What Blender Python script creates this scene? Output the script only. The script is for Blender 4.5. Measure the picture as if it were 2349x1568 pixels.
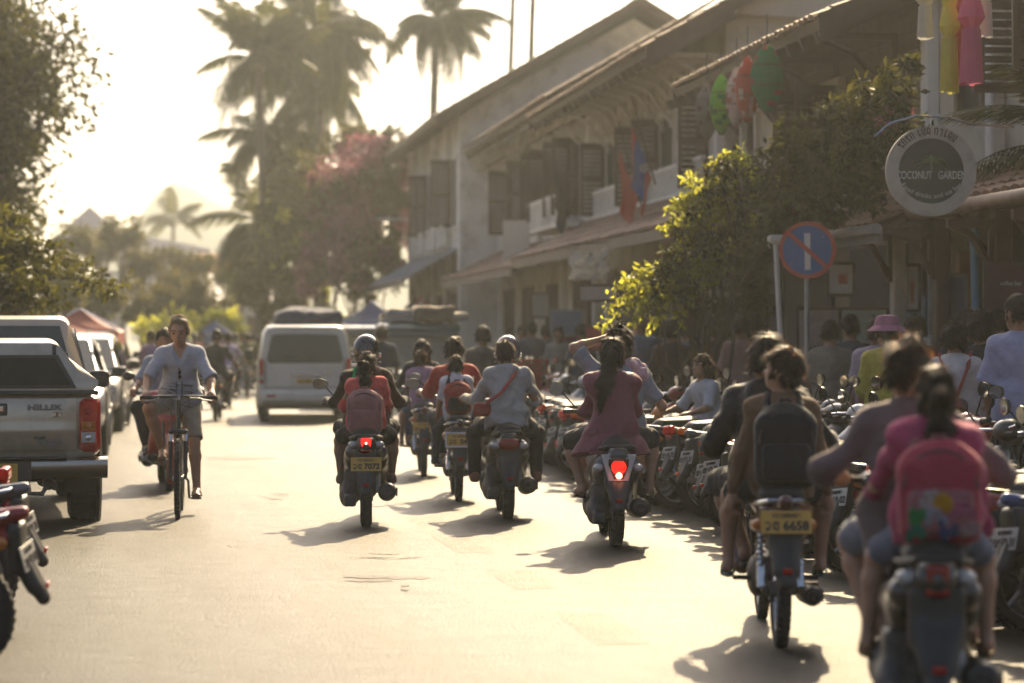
import bpy, math, random
import numpy as np
from mathutils import Vector, Matrix, Euler

for _o in list(bpy.data.objects):
    bpy.data.objects.remove(_o)
SC = bpy.context.scene
COL = SC.collection
R = random.Random(11)
rad = math.radians
PI = math.pi

# ------------------------------------------------------------------ camera, sky, sun, exposure
FU, CXU, HZU, CAMZ = 5546.0, 1174.5, 768.0, 1.58      # focal length, centre, horizon (photo units), eye height
TH = math.atan(774.5 / FU)                            # the street runs along +Y, the camera looks TH to its right
cam = bpy.data.objects.new('camera', bpy.data.cameras.new('camera'))
COL.objects.link(cam)
cam.location = (0, 0, CAMZ)
cam.rotation_euler = (rad(90), 0, -TH)
cam.data.sensor_width = 36
cam.data.lens = 85
cam.data.shift_y = -6.5 / 1024
cam.data.clip_start = 0.2
cam.data.clip_end = 4000
cam.data.dof.use_dof = True
cam.data.dof.focus_distance = 17.8
cam.data.dof.aperture_fstop = 1.7
SC.camera = cam

SUN_EL, SUN_AZ = rad(35.5), TH + rad(9.5)                # azimuth from +Y towards +X
world = bpy.data.worlds.new('World')
SC.world = world
world.use_nodes = True
_n = world.node_tree.nodes
_sky = _n.new('ShaderNodeTexSky')
_sky.sky_type = 'NISHITA'
_sky.sun_disc = False
_sky.sun_elevation = SUN_EL
_sky.sun_rotation = SUN_AZ
_sky.altitude = 300
_sky.air_density = 0.7
_sky.dust_density = 7.5
_sky.ozone_density = 0.2
_n['Background'].inputs['Strength'].default_value = 0.088
world.node_tree.links.new(_sky.outputs[0], _n['Background'].inputs['Color'])

sun = bpy.data.objects.new('sun', bpy.data.lights.new('sun', 'SUN'))
COL.objects.link(sun)
sun.data.energy = 5.0
sun.data.angle = rad(0.53)
sun.data.color = (1.0, 0.78, 0.47)
sun.rotation_euler = (Vector((math.sin(SUN_AZ) * math.cos(SUN_EL), math.cos(SUN_AZ) * math.cos(SUN_EL), math.sin(SUN_EL)))).to_track_quat('Z', 'Y').to_euler()
sun.location = (20, 60, 60)

SC.view_settings.view_transform = 'Standard'
SC.view_settings.look = 'None'
SC.view_settings.gamma = 1
SC.view_settings.use_curve_mapping = False
SC.view_settings.exposure = 1.15
SC.render.engine = 'CYCLES'
SC.cycles.use_denoising = True
SC.cycles.max_bounces = 6
SC.cycles.diffuse_bounces = 3
SC.cycles.glossy_bounces = 3
SC.cycles.transmission_bounces = 4
SC.cycles.volume_bounces = 0
SC.cycles.transparent_max_bounces = 6
SC.cycles.caustics_reflective = False
SC.cycles.caustics_refractive = False
SC.cycles.sample_clamp_indirect = 6

# ------------------------------------------------------------------ helpers
def wp(u, d, v=None):
    """World point that lies at depth d metres, seen at u (and v) of the photograph."""
    r = (u - CXU) / FU * d
    x = r * math.cos(TH) + d * math.sin(TH)
    y = -r * math.sin(TH) + d * math.cos(TH)
    return (x, y) if v is None else (x, y, CAMZ - (v - HZU) / FU * d)

def gp(u, v):
    return wp(u, FU * CAMZ / (v - HZU))

def yx(u, X):
    """Y along the plane x = X that is seen at u."""
    return X / math.tan(math.atan((u - CXU) / FU) + TH)

def tag(o, label=None, cat=None, group=None, kind=None):
    if label: o['label'] = label
    if cat: o['category'] = cat
    if group: o['group'] = group
    if kind: o['kind'] = kind
    return o

def empty(name, loc=(0, 0, 0), rz=0.0, label=None, cat=None, group=None):
    o = bpy.data.objects.new(name, None)
    COL.objects.link(o)
    o.empty_display_size = 0.2
    o.location = loc
    o.rotation_euler = (0, 0, rz)
    return tag(o, label, cat, group)

def kids(o):
    return [c for c in o.children]

KIDS = {}
def link(name, me, parent=None, loc=None, rot=None):
    o = bpy.data.objects.new(name, me)
    COL.objects.link(o)
    if parent is not None:
        o.parent = parent
        KIDS.setdefault(parent.name, []).append(o)
    if loc is not None: o.location = loc
    if rot is not None: o.rotation_euler = rot
    return o

def copy_tree(o, parent=None, swap=None):
    c = o.copy()
    COL.objects.link(c)
    if parent is not None:
        c.parent = parent
        KIDS.setdefault(parent.name, []).append(c)
    if swap and c.type == 'MESH':
        for old, new in swap:
            for s in c.material_slots:
                if s.material and s.material.name == old.name:
                    s.link = 'OBJECT'
                    s.material = new
    for ch in KIDS.get(o.name, []):
        copy_tree(ch, c, swap)
    return c

# ------------------------------------------------------------------ materials
MATS = {}
def mat(name, col, rough=0.6, metal=0.0, var=0.12, scale=9.0, bump=0.0, bscale=60.0, trans=0.0, emit=None, estr=0.0,
        coat=0.0, tcol=None, island=0.0, spec=0.5, dirt=None, rvar=0.0, bdist=.01, sheen=0.0):
    if name in MATS: return MATS[name]
    m = bpy.data.materials.new(name)
    MATS[name] = m
    m.use_nodes = True
    nt = m.node_tree
    N, L = nt.nodes, nt.links
    b = N['Principled BSDF']
    b.inputs['Roughness'].default_value = rough
    b.inputs['Metallic'].default_value = metal
    b.inputs['Specular IOR Level'].default_value = spec
    b.inputs['Coat Weight'].default_value = coat
    b.inputs['Sheen Weight'].default_value = sheen
    b.inputs['Sheen Roughness'].default_value = .35
    b.inputs['Coat Roughness'].default_value = 0.06
    tc = N.new('ShaderNodeTexCoord')
    no = N.new('ShaderNodeTexNoise')
    no.inputs['Scale'].default_value = scale
    no.inputs['Detail'].default_value = 5
    no.inputs['Roughness'].default_value = 0.62
    L.new(tc.outputs['Object'], no.inputs['Vector'])
    mr = N.new('ShaderNodeMapRange')
    mr.inputs['From Min'].default_value = 0.28
    mr.inputs['From Max'].default_value = 0.72
    mr.inputs['To Min'].default_value = 1 - var
    mr.inputs['To Max'].default_value = 1 + var
    L.new(no.outputs['Fac'], mr.inputs['Value'])
    fac = mr.outputs[0]
    if island:
        g = N.new('ShaderNodeNewGeometry')
        m2 = N.new('ShaderNodeMapRange')
        m2.inputs['To Min'].default_value = 1 - island
        m2.inputs['To Max'].default_value = 1 + island
        L.new(g.outputs['Random Per Island'], m2.inputs['Value'])
        mm = N.new('ShaderNodeMath'); mm.operation = 'MULTIPLY'
        L.new(fac, mm.inputs[0]); L.new(m2.outputs[0], mm.inputs[1])
        fac = mm.outputs[0]
    hs = N.new('ShaderNodeHueSaturation')
    hs.inputs['Color'].default_value = (*col, 1)
    L.new(fac, hs.inputs['Value'])
    out = hs.outputs['Color']
    if dirt:
        n3 = N.new('ShaderNodeTexNoise'); n3.inputs['Scale'].default_value = dirt[2]; n3.inputs['Detail'].default_value = 8
        n3.inputs['Roughness'].default_value = 0.7
        L.new(tc.outputs['Object'], n3.inputs['Vector'])
        r3 = N.new('ShaderNodeMapRange'); r3.inputs['From Min'].default_value = 0.48; r3.inputs['From Max'].default_value = 0.68
        r3.inputs['To Max'].default_value = dirt[1]
        L.new(n3.outputs['Fac'], r3.inputs['Value'])
        mx = N.new('ShaderNodeMixRGB'); mx.inputs['Color2'].default_value = (*dirt[0], 1)
        L.new(r3.outputs[0], mx.inputs['Fac']); L.new(out, mx.inputs['Color1'])
        out = mx.outputs[0]
    L.new(out, b.inputs['Base Color'])
    if rvar:
        r2 = N.new('ShaderNodeMapRange')
        r2.inputs['To Min'].default_value = max(0.02, rough - rvar); r2.inputs['To Max'].default_value = min(1, rough + rvar)
        L.new(no.outputs['Fac'], r2.inputs['Value']); L.new(r2.outputs[0], b.inputs['Roughness'])
    if bump:
        n2 = N.new('ShaderNodeTexNoise')
        n2.inputs['Scale'].default_value = bscale
        n2.inputs['Detail'].default_value = 3
        L.new(tc.outputs['Object'], n2.inputs['Vector'])
        bp = N.new('ShaderNodeBump')
        bp.inputs['Strength'].default_value = bump
        bp.inputs['Distance'].default_value = bdist
        L.new(n2.outputs['Fac'], bp.inputs['Height'])
        L.new(bp.outputs[0], b.inputs['Normal'])
    if emit:
        b.inputs['Emission Color'].default_value = (*emit, 1)
        b.inputs['Emission Strength'].default_value = estr
    if trans:
        t = N.new('ShaderNodeBsdfTranslucent')
        if tcol:
            h2 = N.new('ShaderNodeHueSaturation'); h2.inputs['Color'].default_value = (*tcol, 1)
            L.new(fac, h2.inputs['Value']); L.new(h2.outputs[0], t.inputs['Color'])
        else:
            L.new(out, t.inputs['Color'])
        ms = N.new('ShaderNodeMixShader')
        ms.inputs[0].default_value = trans
        L.new(b.outputs[0], ms.inputs[1]); L.new(t.outputs[0], ms.inputs[2])
        L.new(ms.outputs[0], N['Material Output'].inputs['Surface'])
    return m

def glass(name, col=(0.85, 0.9, 0.88), alpha=0.35, rough=0.03):
    """Tinted pane: clear part mixed with a glossy coat."""
    if name in MATS: return MATS[name]
    m = bpy.data.materials.new(name); MATS[name] = m
    m.use_nodes = True
    N, L = m.node_tree.nodes, m.node_tree.links
    b = N['Principled BSDF']
    b.inputs['Base Color'].default_value = (0.012, 0.014, 0.013, 1)
    b.inputs['Roughness'].default_value = rough
    t = N.new('ShaderNodeBsdfTransparent'); t.inputs['Color'].default_value = (*col, 1)
    ms = N.new('ShaderNodeMixShader'); ms.inputs[0].default_value = alpha
    L.new(b.outputs[0], ms.inputs[1]); L.new(t.outputs[0], ms.inputs[2])
    L.new(ms.outputs[0], N['Material Output'].inputs['Surface'])
    return m

# ------------------------------------------------------------------ mesh builder
def rotm(rx=0, ry=0, rz=0):
    return Euler((rx, ry, rz)).to_matrix()

class MB:
    def __init__(s):
        s.v, s.f, s.m = [], [], []
    def add(s, vs, fs, mi=0):
        o = len(s.v)
        s.v.extend([tuple(p) for p in vs])
        s.f.extend([tuple(i + o for i in f) for f in fs])
        s.m.extend([mi] * len(fs))
        return s
    def box(s, c, d, rot=None, mi=0, b=0.0):
        x, y, z = d[0] / 2, d[1] / 2, d[2] / 2
        if b <= 0:
            vs = [Vector((sx * x, sy * y, sz * z)) for sx in (-1, 1) for sy in (-1, 1) for sz in (-1, 1)]
            fs = [(0, 1, 3, 2), (4, 6, 7, 5), (0, 4, 5, 1), (2, 3, 7, 6), (0, 2, 6, 4), (1, 5, 7, 3)]
        else:
            b = min(b, x * .95, y * .95, z * .95)
            vs, idx = [], {}
            for sx in (-1, 1):
                for sy in (-1, 1):
                    for sz in (-1, 1):
                        for a in range(3):
                            p = [sx * (x - b), sy * (y - b), sz * (z - b)]
                            p[a] = (sx * x, sy * y, sz * z)[a]
                            idx[(sx, sy, sz, a)] = len(vs)
                            vs.append(Vector(p))
            fs = []
            I = idx
            for a in range(3):
                u_, w_ = (a + 1) % 3, (a + 2) % 3
                for sg in (-1, 1):
                    def k(su, sw):
                        t = [0, 0, 0]; t[a] = sg; t[u_] = su; t[w_] = sw
                        return I[(*t, a)]
                    q = [k(-1, -1), k(1, -1), k(1, 1), k(-1, 1)]
                    fs.append(tuple(q if sg > 0 else q[::-1]))
            for a in range(3):
                u_, w_ = (a + 1) % 3, (a + 2) % 3
                for su in (-1, 1):
                    for sw in (-1, 1):
                        def k(sa, ax):
                            t = [0, 0, 0]; t[a] = sa; t[u_] = su; t[w_] = sw
                            return I[(*t, ax)]
                        q = [k(-1, u_), k(1, u_), k(1, w_), k(-1, w_)]
                        fs.append(tuple(q if su * sw > 0 else q[::-1]))
            for sx in (-1, 1):
                for sy in (-1, 1):
                    for sz in (-1, 1):
                        q = [I[(sx, sy, sz, 0)], I[(sx, sy, sz, 1)], I[(sx, sy, sz, 2)]]
                        fs.append(tuple(q if sx * sy * sz > 0 else q[::-1]))
        c = Vector(c)
        if rot is not None: vs = [rot @ p for p in vs]
        return s.add([p + c for p in vs], fs, mi)
    def tube(s, pts, r, n=8, mi=0, cap=True, flat=None):
        pts = [Vector(p) for p in pts]
        rs = r if isinstance(r, (list, tuple)) else [r] * len(pts)
        vs, fs = [], []
        ref = None
        for i, p in enumerate(pts):
            t = (pts[min(i + 1, len(pts) - 1)] - pts[max(i - 1, 0)])
            if t.length < 1e-9: t = Vector((0, 0, 1))
            t.normalize()
            if ref is None:
                ref = Vector((0, 0, 1)) if abs(t.z) < .9 else Vector((0, 1, 0))
            a = t.cross(ref)
            if a.length < 1e-6: a = t.orthogonal()
            a.normalize()
            bb = a.cross(t).normalized()
            ref = bb
            for k in range(n):
                an = 2 * PI * k / n
                w = flat if flat else 1.0
                vs.append(p + (a * math.cos(an) + bb * math.sin(an) * w) * rs[i])
        for i in range(len(pts) - 1):
            for k in range(n):
                k2 = (k + 1) % n
                fs.append((i * n + k, i * n + k2, (i + 1) * n + k2, (i + 1) * n + k))
        if cap:
            fs.append(tuple(range(n))[::-1])
            fs.append(tuple((len(pts) - 1) * n + k for k in range(n)))
        return s.add(vs, fs, mi)
    def lathe(s, prof, c=(0, 0, 0), axis='x', n=20, mi=0, rot=None, closed=False, arc=1.0):
        """prof: list of (radius, height along axis)"""
        vs, fs = [], []
        m = len(prof)
        nn = n if arc >= 1 else n + 1
        for k in range(nn):
            a = 2 * PI * arc * k / n
            for r_, h in prof:
                p = {'x': (h, r_ * math.cos(a), r_ * math.sin(a)), 'y': (r_ * math.sin(a), h, r_ * math.cos(a)), 'z': (r_ * math.cos(a), r_ * math.sin(a), h)}[axis]
                vs.append(Vector(p))
        for k in range(n):
            k2 = (k + 1) % nn if arc >= 1 else k + 1
            for i in range(m if closed else m - 1):
                j = (i + 1) % m
                fs.append((k * m + i, k2 * m + i, k2 * m + j, k * m + j))
        if rot is not None: vs = [rot @ p for p in vs]
        c = Vector(c)
        return s.add([p + c for p in vs], fs, mi)
    def loft(s, rings, mi=0, cap=True):
        n = len(rings[0])
        vs = [p for r_ in rings for p in r_]
        fs = []
        for i in range(len(rings) - 1):
            for k in range(n):
                k2 = (k + 1) % n
                fs.append((i * n + k, i * n + k2, (i + 1) * n + k2, (i + 1) * n + k))
        if cap:
            fs.append(tuple(range(n))[::-1])
            fs.append(tuple((len(rings) - 1) * n + k for k in range(n)))
        return s.add(vs, fs, mi)
    def prism(s, poly, axis, a0, a1, mi=0):
        """poly: 2-D outline in the plane normal to axis, extruded from a0 to a1."""
        def P(p, a):
            return {'x': (a, p[0], p[1]), 'y': (p[0], a, p[1]), 'z': (p[0], p[1], a)}[axis]
        n = len(poly)
        vs = [P(p, a0) for p in poly] + [P(p, a1) for p in poly]
        fs = [tuple(range(n))[::-1], tuple(range(n, 2 * n))]
        fs += [(k, (k + 1) % n, n + (k + 1) % n, n + k) for k in range(n)]
        return s.add(vs, fs, mi)
    def ball(s, c, r, n=10, mi=0, rot=None):
        r3 = r if isinstance(r, (list, tuple)) else (r, r, r)
        vs, fs = [], []
        m = max(4, n // 2 + 1)
        for i in range(m + 1):
            t = PI * i / m
            for k in range(n):
                a = 2 * PI * k / n
                vs.append(Vector((r3[0] * math.sin(t) * math.cos(a), r3[1] * math.sin(t) * math.sin(a), r3[2] * math.cos(t))))
        for i in range(m):
            for k in range(n):
                k2 = (k + 1) % n
                fs.append((i * n + k, (i + 1) * n + k, (i + 1) * n + k2, i * n + k2))
        if rot is not None: vs = [rot @ p for p in vs]
        c = Vector(c)
        return s.add([p + c for p in vs], fs, mi)
    def sheet(s, pts_grid, mi=0, th=0.0):
        """grid of points (rows x cols) -> surface, optional thickness along -z"""
        rows, cols = len(pts_grid), len(pts_grid[0])
        vs = [p for r_ in pts_grid for p in r_]
        fs = [(i * cols + j, i * cols + j + 1, (i + 1) * cols + j + 1, (i + 1) * cols + j) for i in range(rows - 1) for j in range(cols - 1)]
        s.add(vs, fs, mi)
        if th:
            s.add([(p[0], p[1], p[2] - th) for p in vs], [f[::-1] for f in fs], mi)
        return s
    def mesh(s, name, mats, smooth=True, ang=38):
        me = bpy.data.meshes.new(name)
        me.from_pydata(s.v, [], s.f)
        for m_ in (mats if isinstance(mats, (list, tuple)) else [mats]):
            me.materials.append(m_)
        if any(s.m):
            me.polygons.foreach_set('material_index', s.m)
        if smooth:
            me.polygons.foreach_set('use_smooth', [True] * len(s.f))
            me.update()
            me.set_sharp_from_angle(angle=rad(ang))
        me.update()
        return me
    def build(s, name, mats, parent=None, loc=None, rot=None, smooth=True, ang=38):
        return link(name, s.mesh(name, mats, smooth, ang), parent, loc, rot)

# ------------------------------------------------------------------ blended solids (signed distances on a grid -> one closed surface)
class SDF:
    def __init__(s, k=0.03):
        s.p, s.k = [], k
    def cone(s, a, b, ra, rb=None, k=None, op='+', sq=None):
        s.p.append(('c', np.array(a, float), np.array(b, float), ra, ra if rb is None else rb, s.k if k is None else k, op, sq)); return s
    def ell(s, c, r, rot=None, k=None, op='+'):
        s.p.append(('e', np.array(c, float), np.array(r, float), None if rot is None else np.array(rot), None, s.k if k is None else k, op, None)); return s
    def box(s, c, h, r=0.02, rot=None, k=None, op='+'):
        s.p.append(('b', np.array(c, float), np.array(h, float), None if rot is None else np.array(rot), r, s.k if k is None else k, op, None)); return s
    def half(s, pt, n, k=0.01):
        """cut away everything on the side the normal points to"""
        s.p.append(('h', np.array(pt, float), np.array(Vector(n).normalized()), None, None, k, '-', None)); return s
    def _bb(s, q):
        if q[0] == 'c':
            r = max(q[3], q[4])
            return np.minimum(q[1], q[2]) - r, np.maximum(q[1], q[2]) + r
        if q[0] == 'h': return None
        if q[0] == 'e': ex = np.full(3, q[2].max()) if q[3] is not None else q[2]
        else: ex = np.full(3, np.linalg.norm(q[2])) if q[3] is not None else q[2]
        return q[1] - ex, q[1] + ex
    def arrays(s, vox, wr=0.0, wsc=9.0, seed=0, smooth=1):
        bbs = [s._bb(q) for q in s.p if q[6] == '+']
        lo = np.min([b[0] for b in bbs], 0) - 3 * vox - .02
        hi = np.max([b[1] for b in bbs], 0) + 3 * vox + .02
        n = np.maximum(np.ceil((hi - lo) / vox).astype(int) + 1, 4)
        D = np.full(n, 1.0, np.float32)
        ax = [lo[i] + np.arange(n[i]) * vox for i in range(3)]
        for q in s.p:
            k = max(q[5], 1e-4)
            bb = s._bb(q)
            if bb is None:
                i0, i1 = np.zeros(3, int), n
            else:
                mg = k + 3 * vox
                i0 = np.clip(np.floor((bb[0] - mg - lo) / vox).astype(int), 0, n)
                i1 = np.clip(np.ceil((bb[1] + mg - lo) / vox).astype(int) + 1, 0, n)
                if (i1 <= i0).any(): continue
            X, Y, Z = np.meshgrid(ax[0][i0[0]:i1[0]], ax[1][i0[1]:i1[1]], ax[2][i0[2]:i1[2]], indexing='ij')
            P = np.stack([X, Y, Z], -1).astype(np.float32)
            if q[0] == 'c':
                a, b = q[1], q[2]
                ba = b - a
                L2 = max(ba @ ba, 1e-9)
                t = np.clip(((P - a) @ ba) / L2, 0, 1)
                d = np.linalg.norm(P - a - t[..., None] * ba, axis=-1) - (q[3] + (q[4] - q[3]) * t)
            elif q[0] == 'e':
                w = P - q[1]
                if q[3] is not None: w = w @ q[3]
                k0 = np.linalg.norm(w / q[2], axis=-1)
                k1 = np.linalg.norm(w / (q[2] ** 2), axis=-1)
                d = k0 * (k0 - 1) / np.maximum(k1, 1e-6)
            elif q[0] == 'b':
                w = P - q[1]
                if q[3] is not None: w = w @ q[3]
                e = np.abs(w) - (q[2] - q[4])
                d = np.linalg.norm(np.maximum(e, 0), axis=-1) + np.minimum(e.max(-1), 0) - q[4]
            else:
                d = -((P - q[1]) @ q[2])
            blk = D[i0[0]:i1[0], i0[1]:i1[1], i0[2]:i1[2]]
            if q[6] == '+':
                h = np.maximum(k - np.abs(blk - d), 0) / k
                blk[...] = np.minimum(blk, d) - h * h * k * .25
            else:
                dd = -d
                h = np.maximum(k - np.abs(blk - dd), 0) / k
                blk[...] = np.maximum(blk, dd) + h * h * k * .25
        if wr:
            rng = np.random.default_rng(seed)
            X, Y, Z = np.meshgrid(*ax, indexing='ij')
            w = 0
            for _ in range(5):
                v = rng.normal(size=3); v /= np.linalg.norm(v); v[2] *= 1.3
                u = rng.normal(size=3)
                f = wsc * rng.uniform(.7, 2.2)
                w = w + np.sin((X * v[0] + Y * v[1] + Z * v[2]) * f * 2 + 1.3 * np.sin((X * u[0] + Y * u[1] + Z * u[2]) * f) + rng.uniform(0, 6)) / 5 ** .5
            D = D + (w * wr).astype(np.float32)
        return surface_net(D, lo, vox, smooth)
    def mesh(s, name, mats, vox=0.012, wr=0.0, wsc=9.0, seed=0, smooth=1):
        V, Q = s.arrays(vox, wr, wsc, seed, smooth)
        return np_mesh(name, V, Q, mats)
    def build(s, name, mats, parent=None, vox=0.012, wr=0.0, wsc=9.0, seed=0, smooth=1, loc=None):
        return link(name, s.mesh(name, mats, vox, wr, wsc, seed, smooth), parent, loc)

def np_mesh(name, V, Q, mats):
    me = bpy.data.meshes.new(name)
    me.vertices.add(len(V)); me.vertices.foreach_set('co', V.astype(np.float32).ravel())
    me.loops.add(len(Q) * 4); me.loops.foreach_set('vertex_index', Q.astype(np.int32).ravel())
    me.polygons.add(len(Q))
    me.polygons.foreach_set('loop_start', np.arange(0, len(Q) * 4, 4, dtype=np.int32))
    me.polygons.foreach_set('use_smooth', np.ones(len(Q), bool))
    for m_ in (mats if isinstance(mats, (list, tuple)) else [mats]):
        me.materials.append(m_)
    me.update(calc_edges=True)
    me.validate()
    return me

def surface_net(D, lo, vox, smooth=1):
    S = D < 0
    n = np.array(D.shape)
    c = [D[i:n[0] - 1 + i, j:n[1] - 1 + j, k:n[2] - 1 + k] for i in (0, 1) for j in (0, 1) for k in (0, 1)]
    sg = [x < 0 for x in c]
    cnt = sum(x.astype(np.int8) for x in sg)
    act = (cnt > 0) & (cnt < 8)
    idx = np.full(act.shape, -1, np.int64)
    A = np.argwhere(act)
    idx[act] = np.arange(len(A))
    cv = np.stack([x[act] for x in c], 1)
    off = np.array([(i, j, k) for i in (0, 1) for j in (0, 1) for k in (0, 1)], float)
    acc = np.zeros((len(A), 3)); num = np.zeros(len(A))
    for a in range(8):
        for b in range(a + 1, 8):
            if np.abs(off[a] - off[b]).sum() != 1: continue
            m = (cv[:, a] < 0) != (cv[:, b] < 0)
            t = cv[m, a] / (cv[m, a] - cv[m, b])
            acc[m] += off[a] + t[:, None] * (off[b] - off[a])
            num[m] += 1
    V = (A + acc / np.maximum(num, 1)[:, None]) * vox + lo
    Qs = []
    for axn in range(3):
        sl0 = [slice(None)] * 3; sl1 = [slice(None)] * 3
        sl0[axn] = slice(0, n[axn] - 1); sl1[axn] = slice(1, n[axn])
        s0, s1 = S[tuple(sl0)], S[tuple(sl1)]
        E = np.argwhere(s0 != s1)
        u, w = (axn + 1) % 3, (axn + 2) % 3
        ok = (E[:, u] > 0) & (E[:, w] > 0) & (E[:, u] < n[u] - 1) & (E[:, w] < n[w] - 1)
        E = E[ok]
        q = []
        for du, dw in ((-1, -1), (0, -1), (0, 0), (-1, 0)):
            e = E.copy(); e[:, u] += du; e[:, w] += dw
            q.append(idx[e[:, 0], e[:, 1], e[:, 2]])
        q = np.stack(q, 1)
        ins = s0[E[:, 0], E[:, 1], E[:, 2]]
        q[~ins] = q[~ins][:, ::-1]
        Qs.append(q)
    Q = np.concatenate(Qs)
    Q = Q[(Q >= 0).all(1)]
    for _ in range(smooth):
        a = np.zeros_like(V); cn = np.zeros(len(V))
        for i in range(4):
            np.add.at(a, Q[:, i], V[Q[:, (i + 1) % 4]] + V[Q[:, (i + 3) % 4]]); np.add.at(cn, Q[:, i], 2)
        V = V * .5 + .5 * a / np.maximum(cn, 1)[:, None]
    return V, Q

# ------------------------------------------------------------------ lettering
def text_mesh(name, body, size, mat_, parent, loc, rot, depth=0.003, bold=0.0, sx=1.0, align='CENTER', curve=None):
    cu = bpy.data.curves.new(name, 'FONT')
    cu.body = body; cu.size = size; cu.extrude = depth; cu.align_x = align; cu.align_y = 'CENTER'; cu.offset = bold
    cu.resolution_u = 3
    t = bpy.data.objects.new(name, cu)
    me = bpy.data.meshes.new_from_object(t)
    bpy.data.objects.remove(t)
    if sx != 1 or curve:
        for v in me.vertices:
            v.co.x *= sx
            if curve:
                a = v.co.x / curve
                rr = abs(curve) + (v.co.y if curve > 0 else -v.co.y)
                v.co.x, v.co.y = rr * math.sin(abs(a)) * (1 if a * curve > 0 else -1), (rr * math.cos(a) - abs(curve)) * (1 if curve > 0 else -1)
    me.materials.clear(); me.materials.append(mat_)
    me.name = name
    return link(name, me, parent, loc, rot)

# Lao letters as pen strokes on a unit square (x 0..1, y 0..1); several strokes each
LAO = {
    'ko': [[(.05, .62), (.12, .9), (.4, 1), (.75, .92), (.85, .7), (.85, 0)], [(.12, .0), (.12, .4), (.3, .55), (.1, .62)]],
    'o': [[(.9, .95), (.6, .75), (.35, .98), (.1, .85), (.3, .62), (.5, .5), (.5, .05), (.7, .02), (.75, .2), (.55, .22)]],
    'e': [[(.35, 1), (.35, .1), (.55, 0), (.72, .12), (.6, .26), (.36, .2)]],
    'no': [[(.1, .95), (.25, .85), (.15, .75), (.2, .05), (.6, .12), (.8, .0), (.92, .12), (.75, .22), (.8, 1)]],
    'do': [[(.3, .1), (.5, .28), (.3, .4), (.12, .2), (.12, .75), (.4, 1), (.75, .9), (.85, .6), (.85, 0)]],
    'a': [[(.2, .85), (.5, 1), (.75, .8), (.75, 0)]],
    'wo': [[(.15, .82), (.5, 1), (.85, .75), (.85, .3), (.55, 0), (.25, .12), (.4, .3), (.55, .1)]],
    'so': [[(.1, .3), (.3, .1), (.5, .3), (.25, .5), (.1, .75), (.4, 1), (.55, .75), (.75, 1), (.9, .9), (.85, .4), (.85, 0), (.55, .05)]],
    'mo': [[(.1, 1), (.25, .85), (.2, .1), (.05, .1), (.2, 0), (.5, .2), (.85, .05), (.8, 1)]],
    'mai': [[(.2, 1.15), (.35, 1.3), (.6, 1.15), (.75, 1.35)]],
}
def lao(mb, keys, x0, y0, w, h, th, z0, z1, gap=.18, mi=0, fn=None):
    """adds the strokes to mb as thin bars; fn maps (x, y, depth) to a 3-D point"""
    fn = fn or (lambda x, y, z: (x, y, z))
    x = x0
    for kx in keys:
        if kx == ' ': x += w * .7; continue
        if kx == 'mai': x -= w * (1 + gap)
        for st in LAO[kx]:
            for (ax_, ay), (bx, by) in zip(st[:-1], st[1:]):
                A = Vector((x + ax_ * w, y0 + ay * h)); B = Vector((x + bx * w, y0 + by * h))
                t = B - A
                if t.length < 1e-6: continue
                t.normalize(); nn = Vector((-t.y, t.x)) * th / 2; e = t * th * .4
                c = [A - e - nn, B + e - nn, B + e + nn, A - e + nn]
                vs = [fn(p.x, p.y, z0) for p in c] + [fn(p.x, p.y, z1) for p in c]
                mb.add(vs, [(0, 1, 2, 3), (7, 6, 5, 4), (0, 4, 5, 1), (1, 5, 6, 2), (2, 6, 7, 3), (3, 7, 4, 0)], mi)
        x += w * (1 + gap)
    return x
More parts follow.
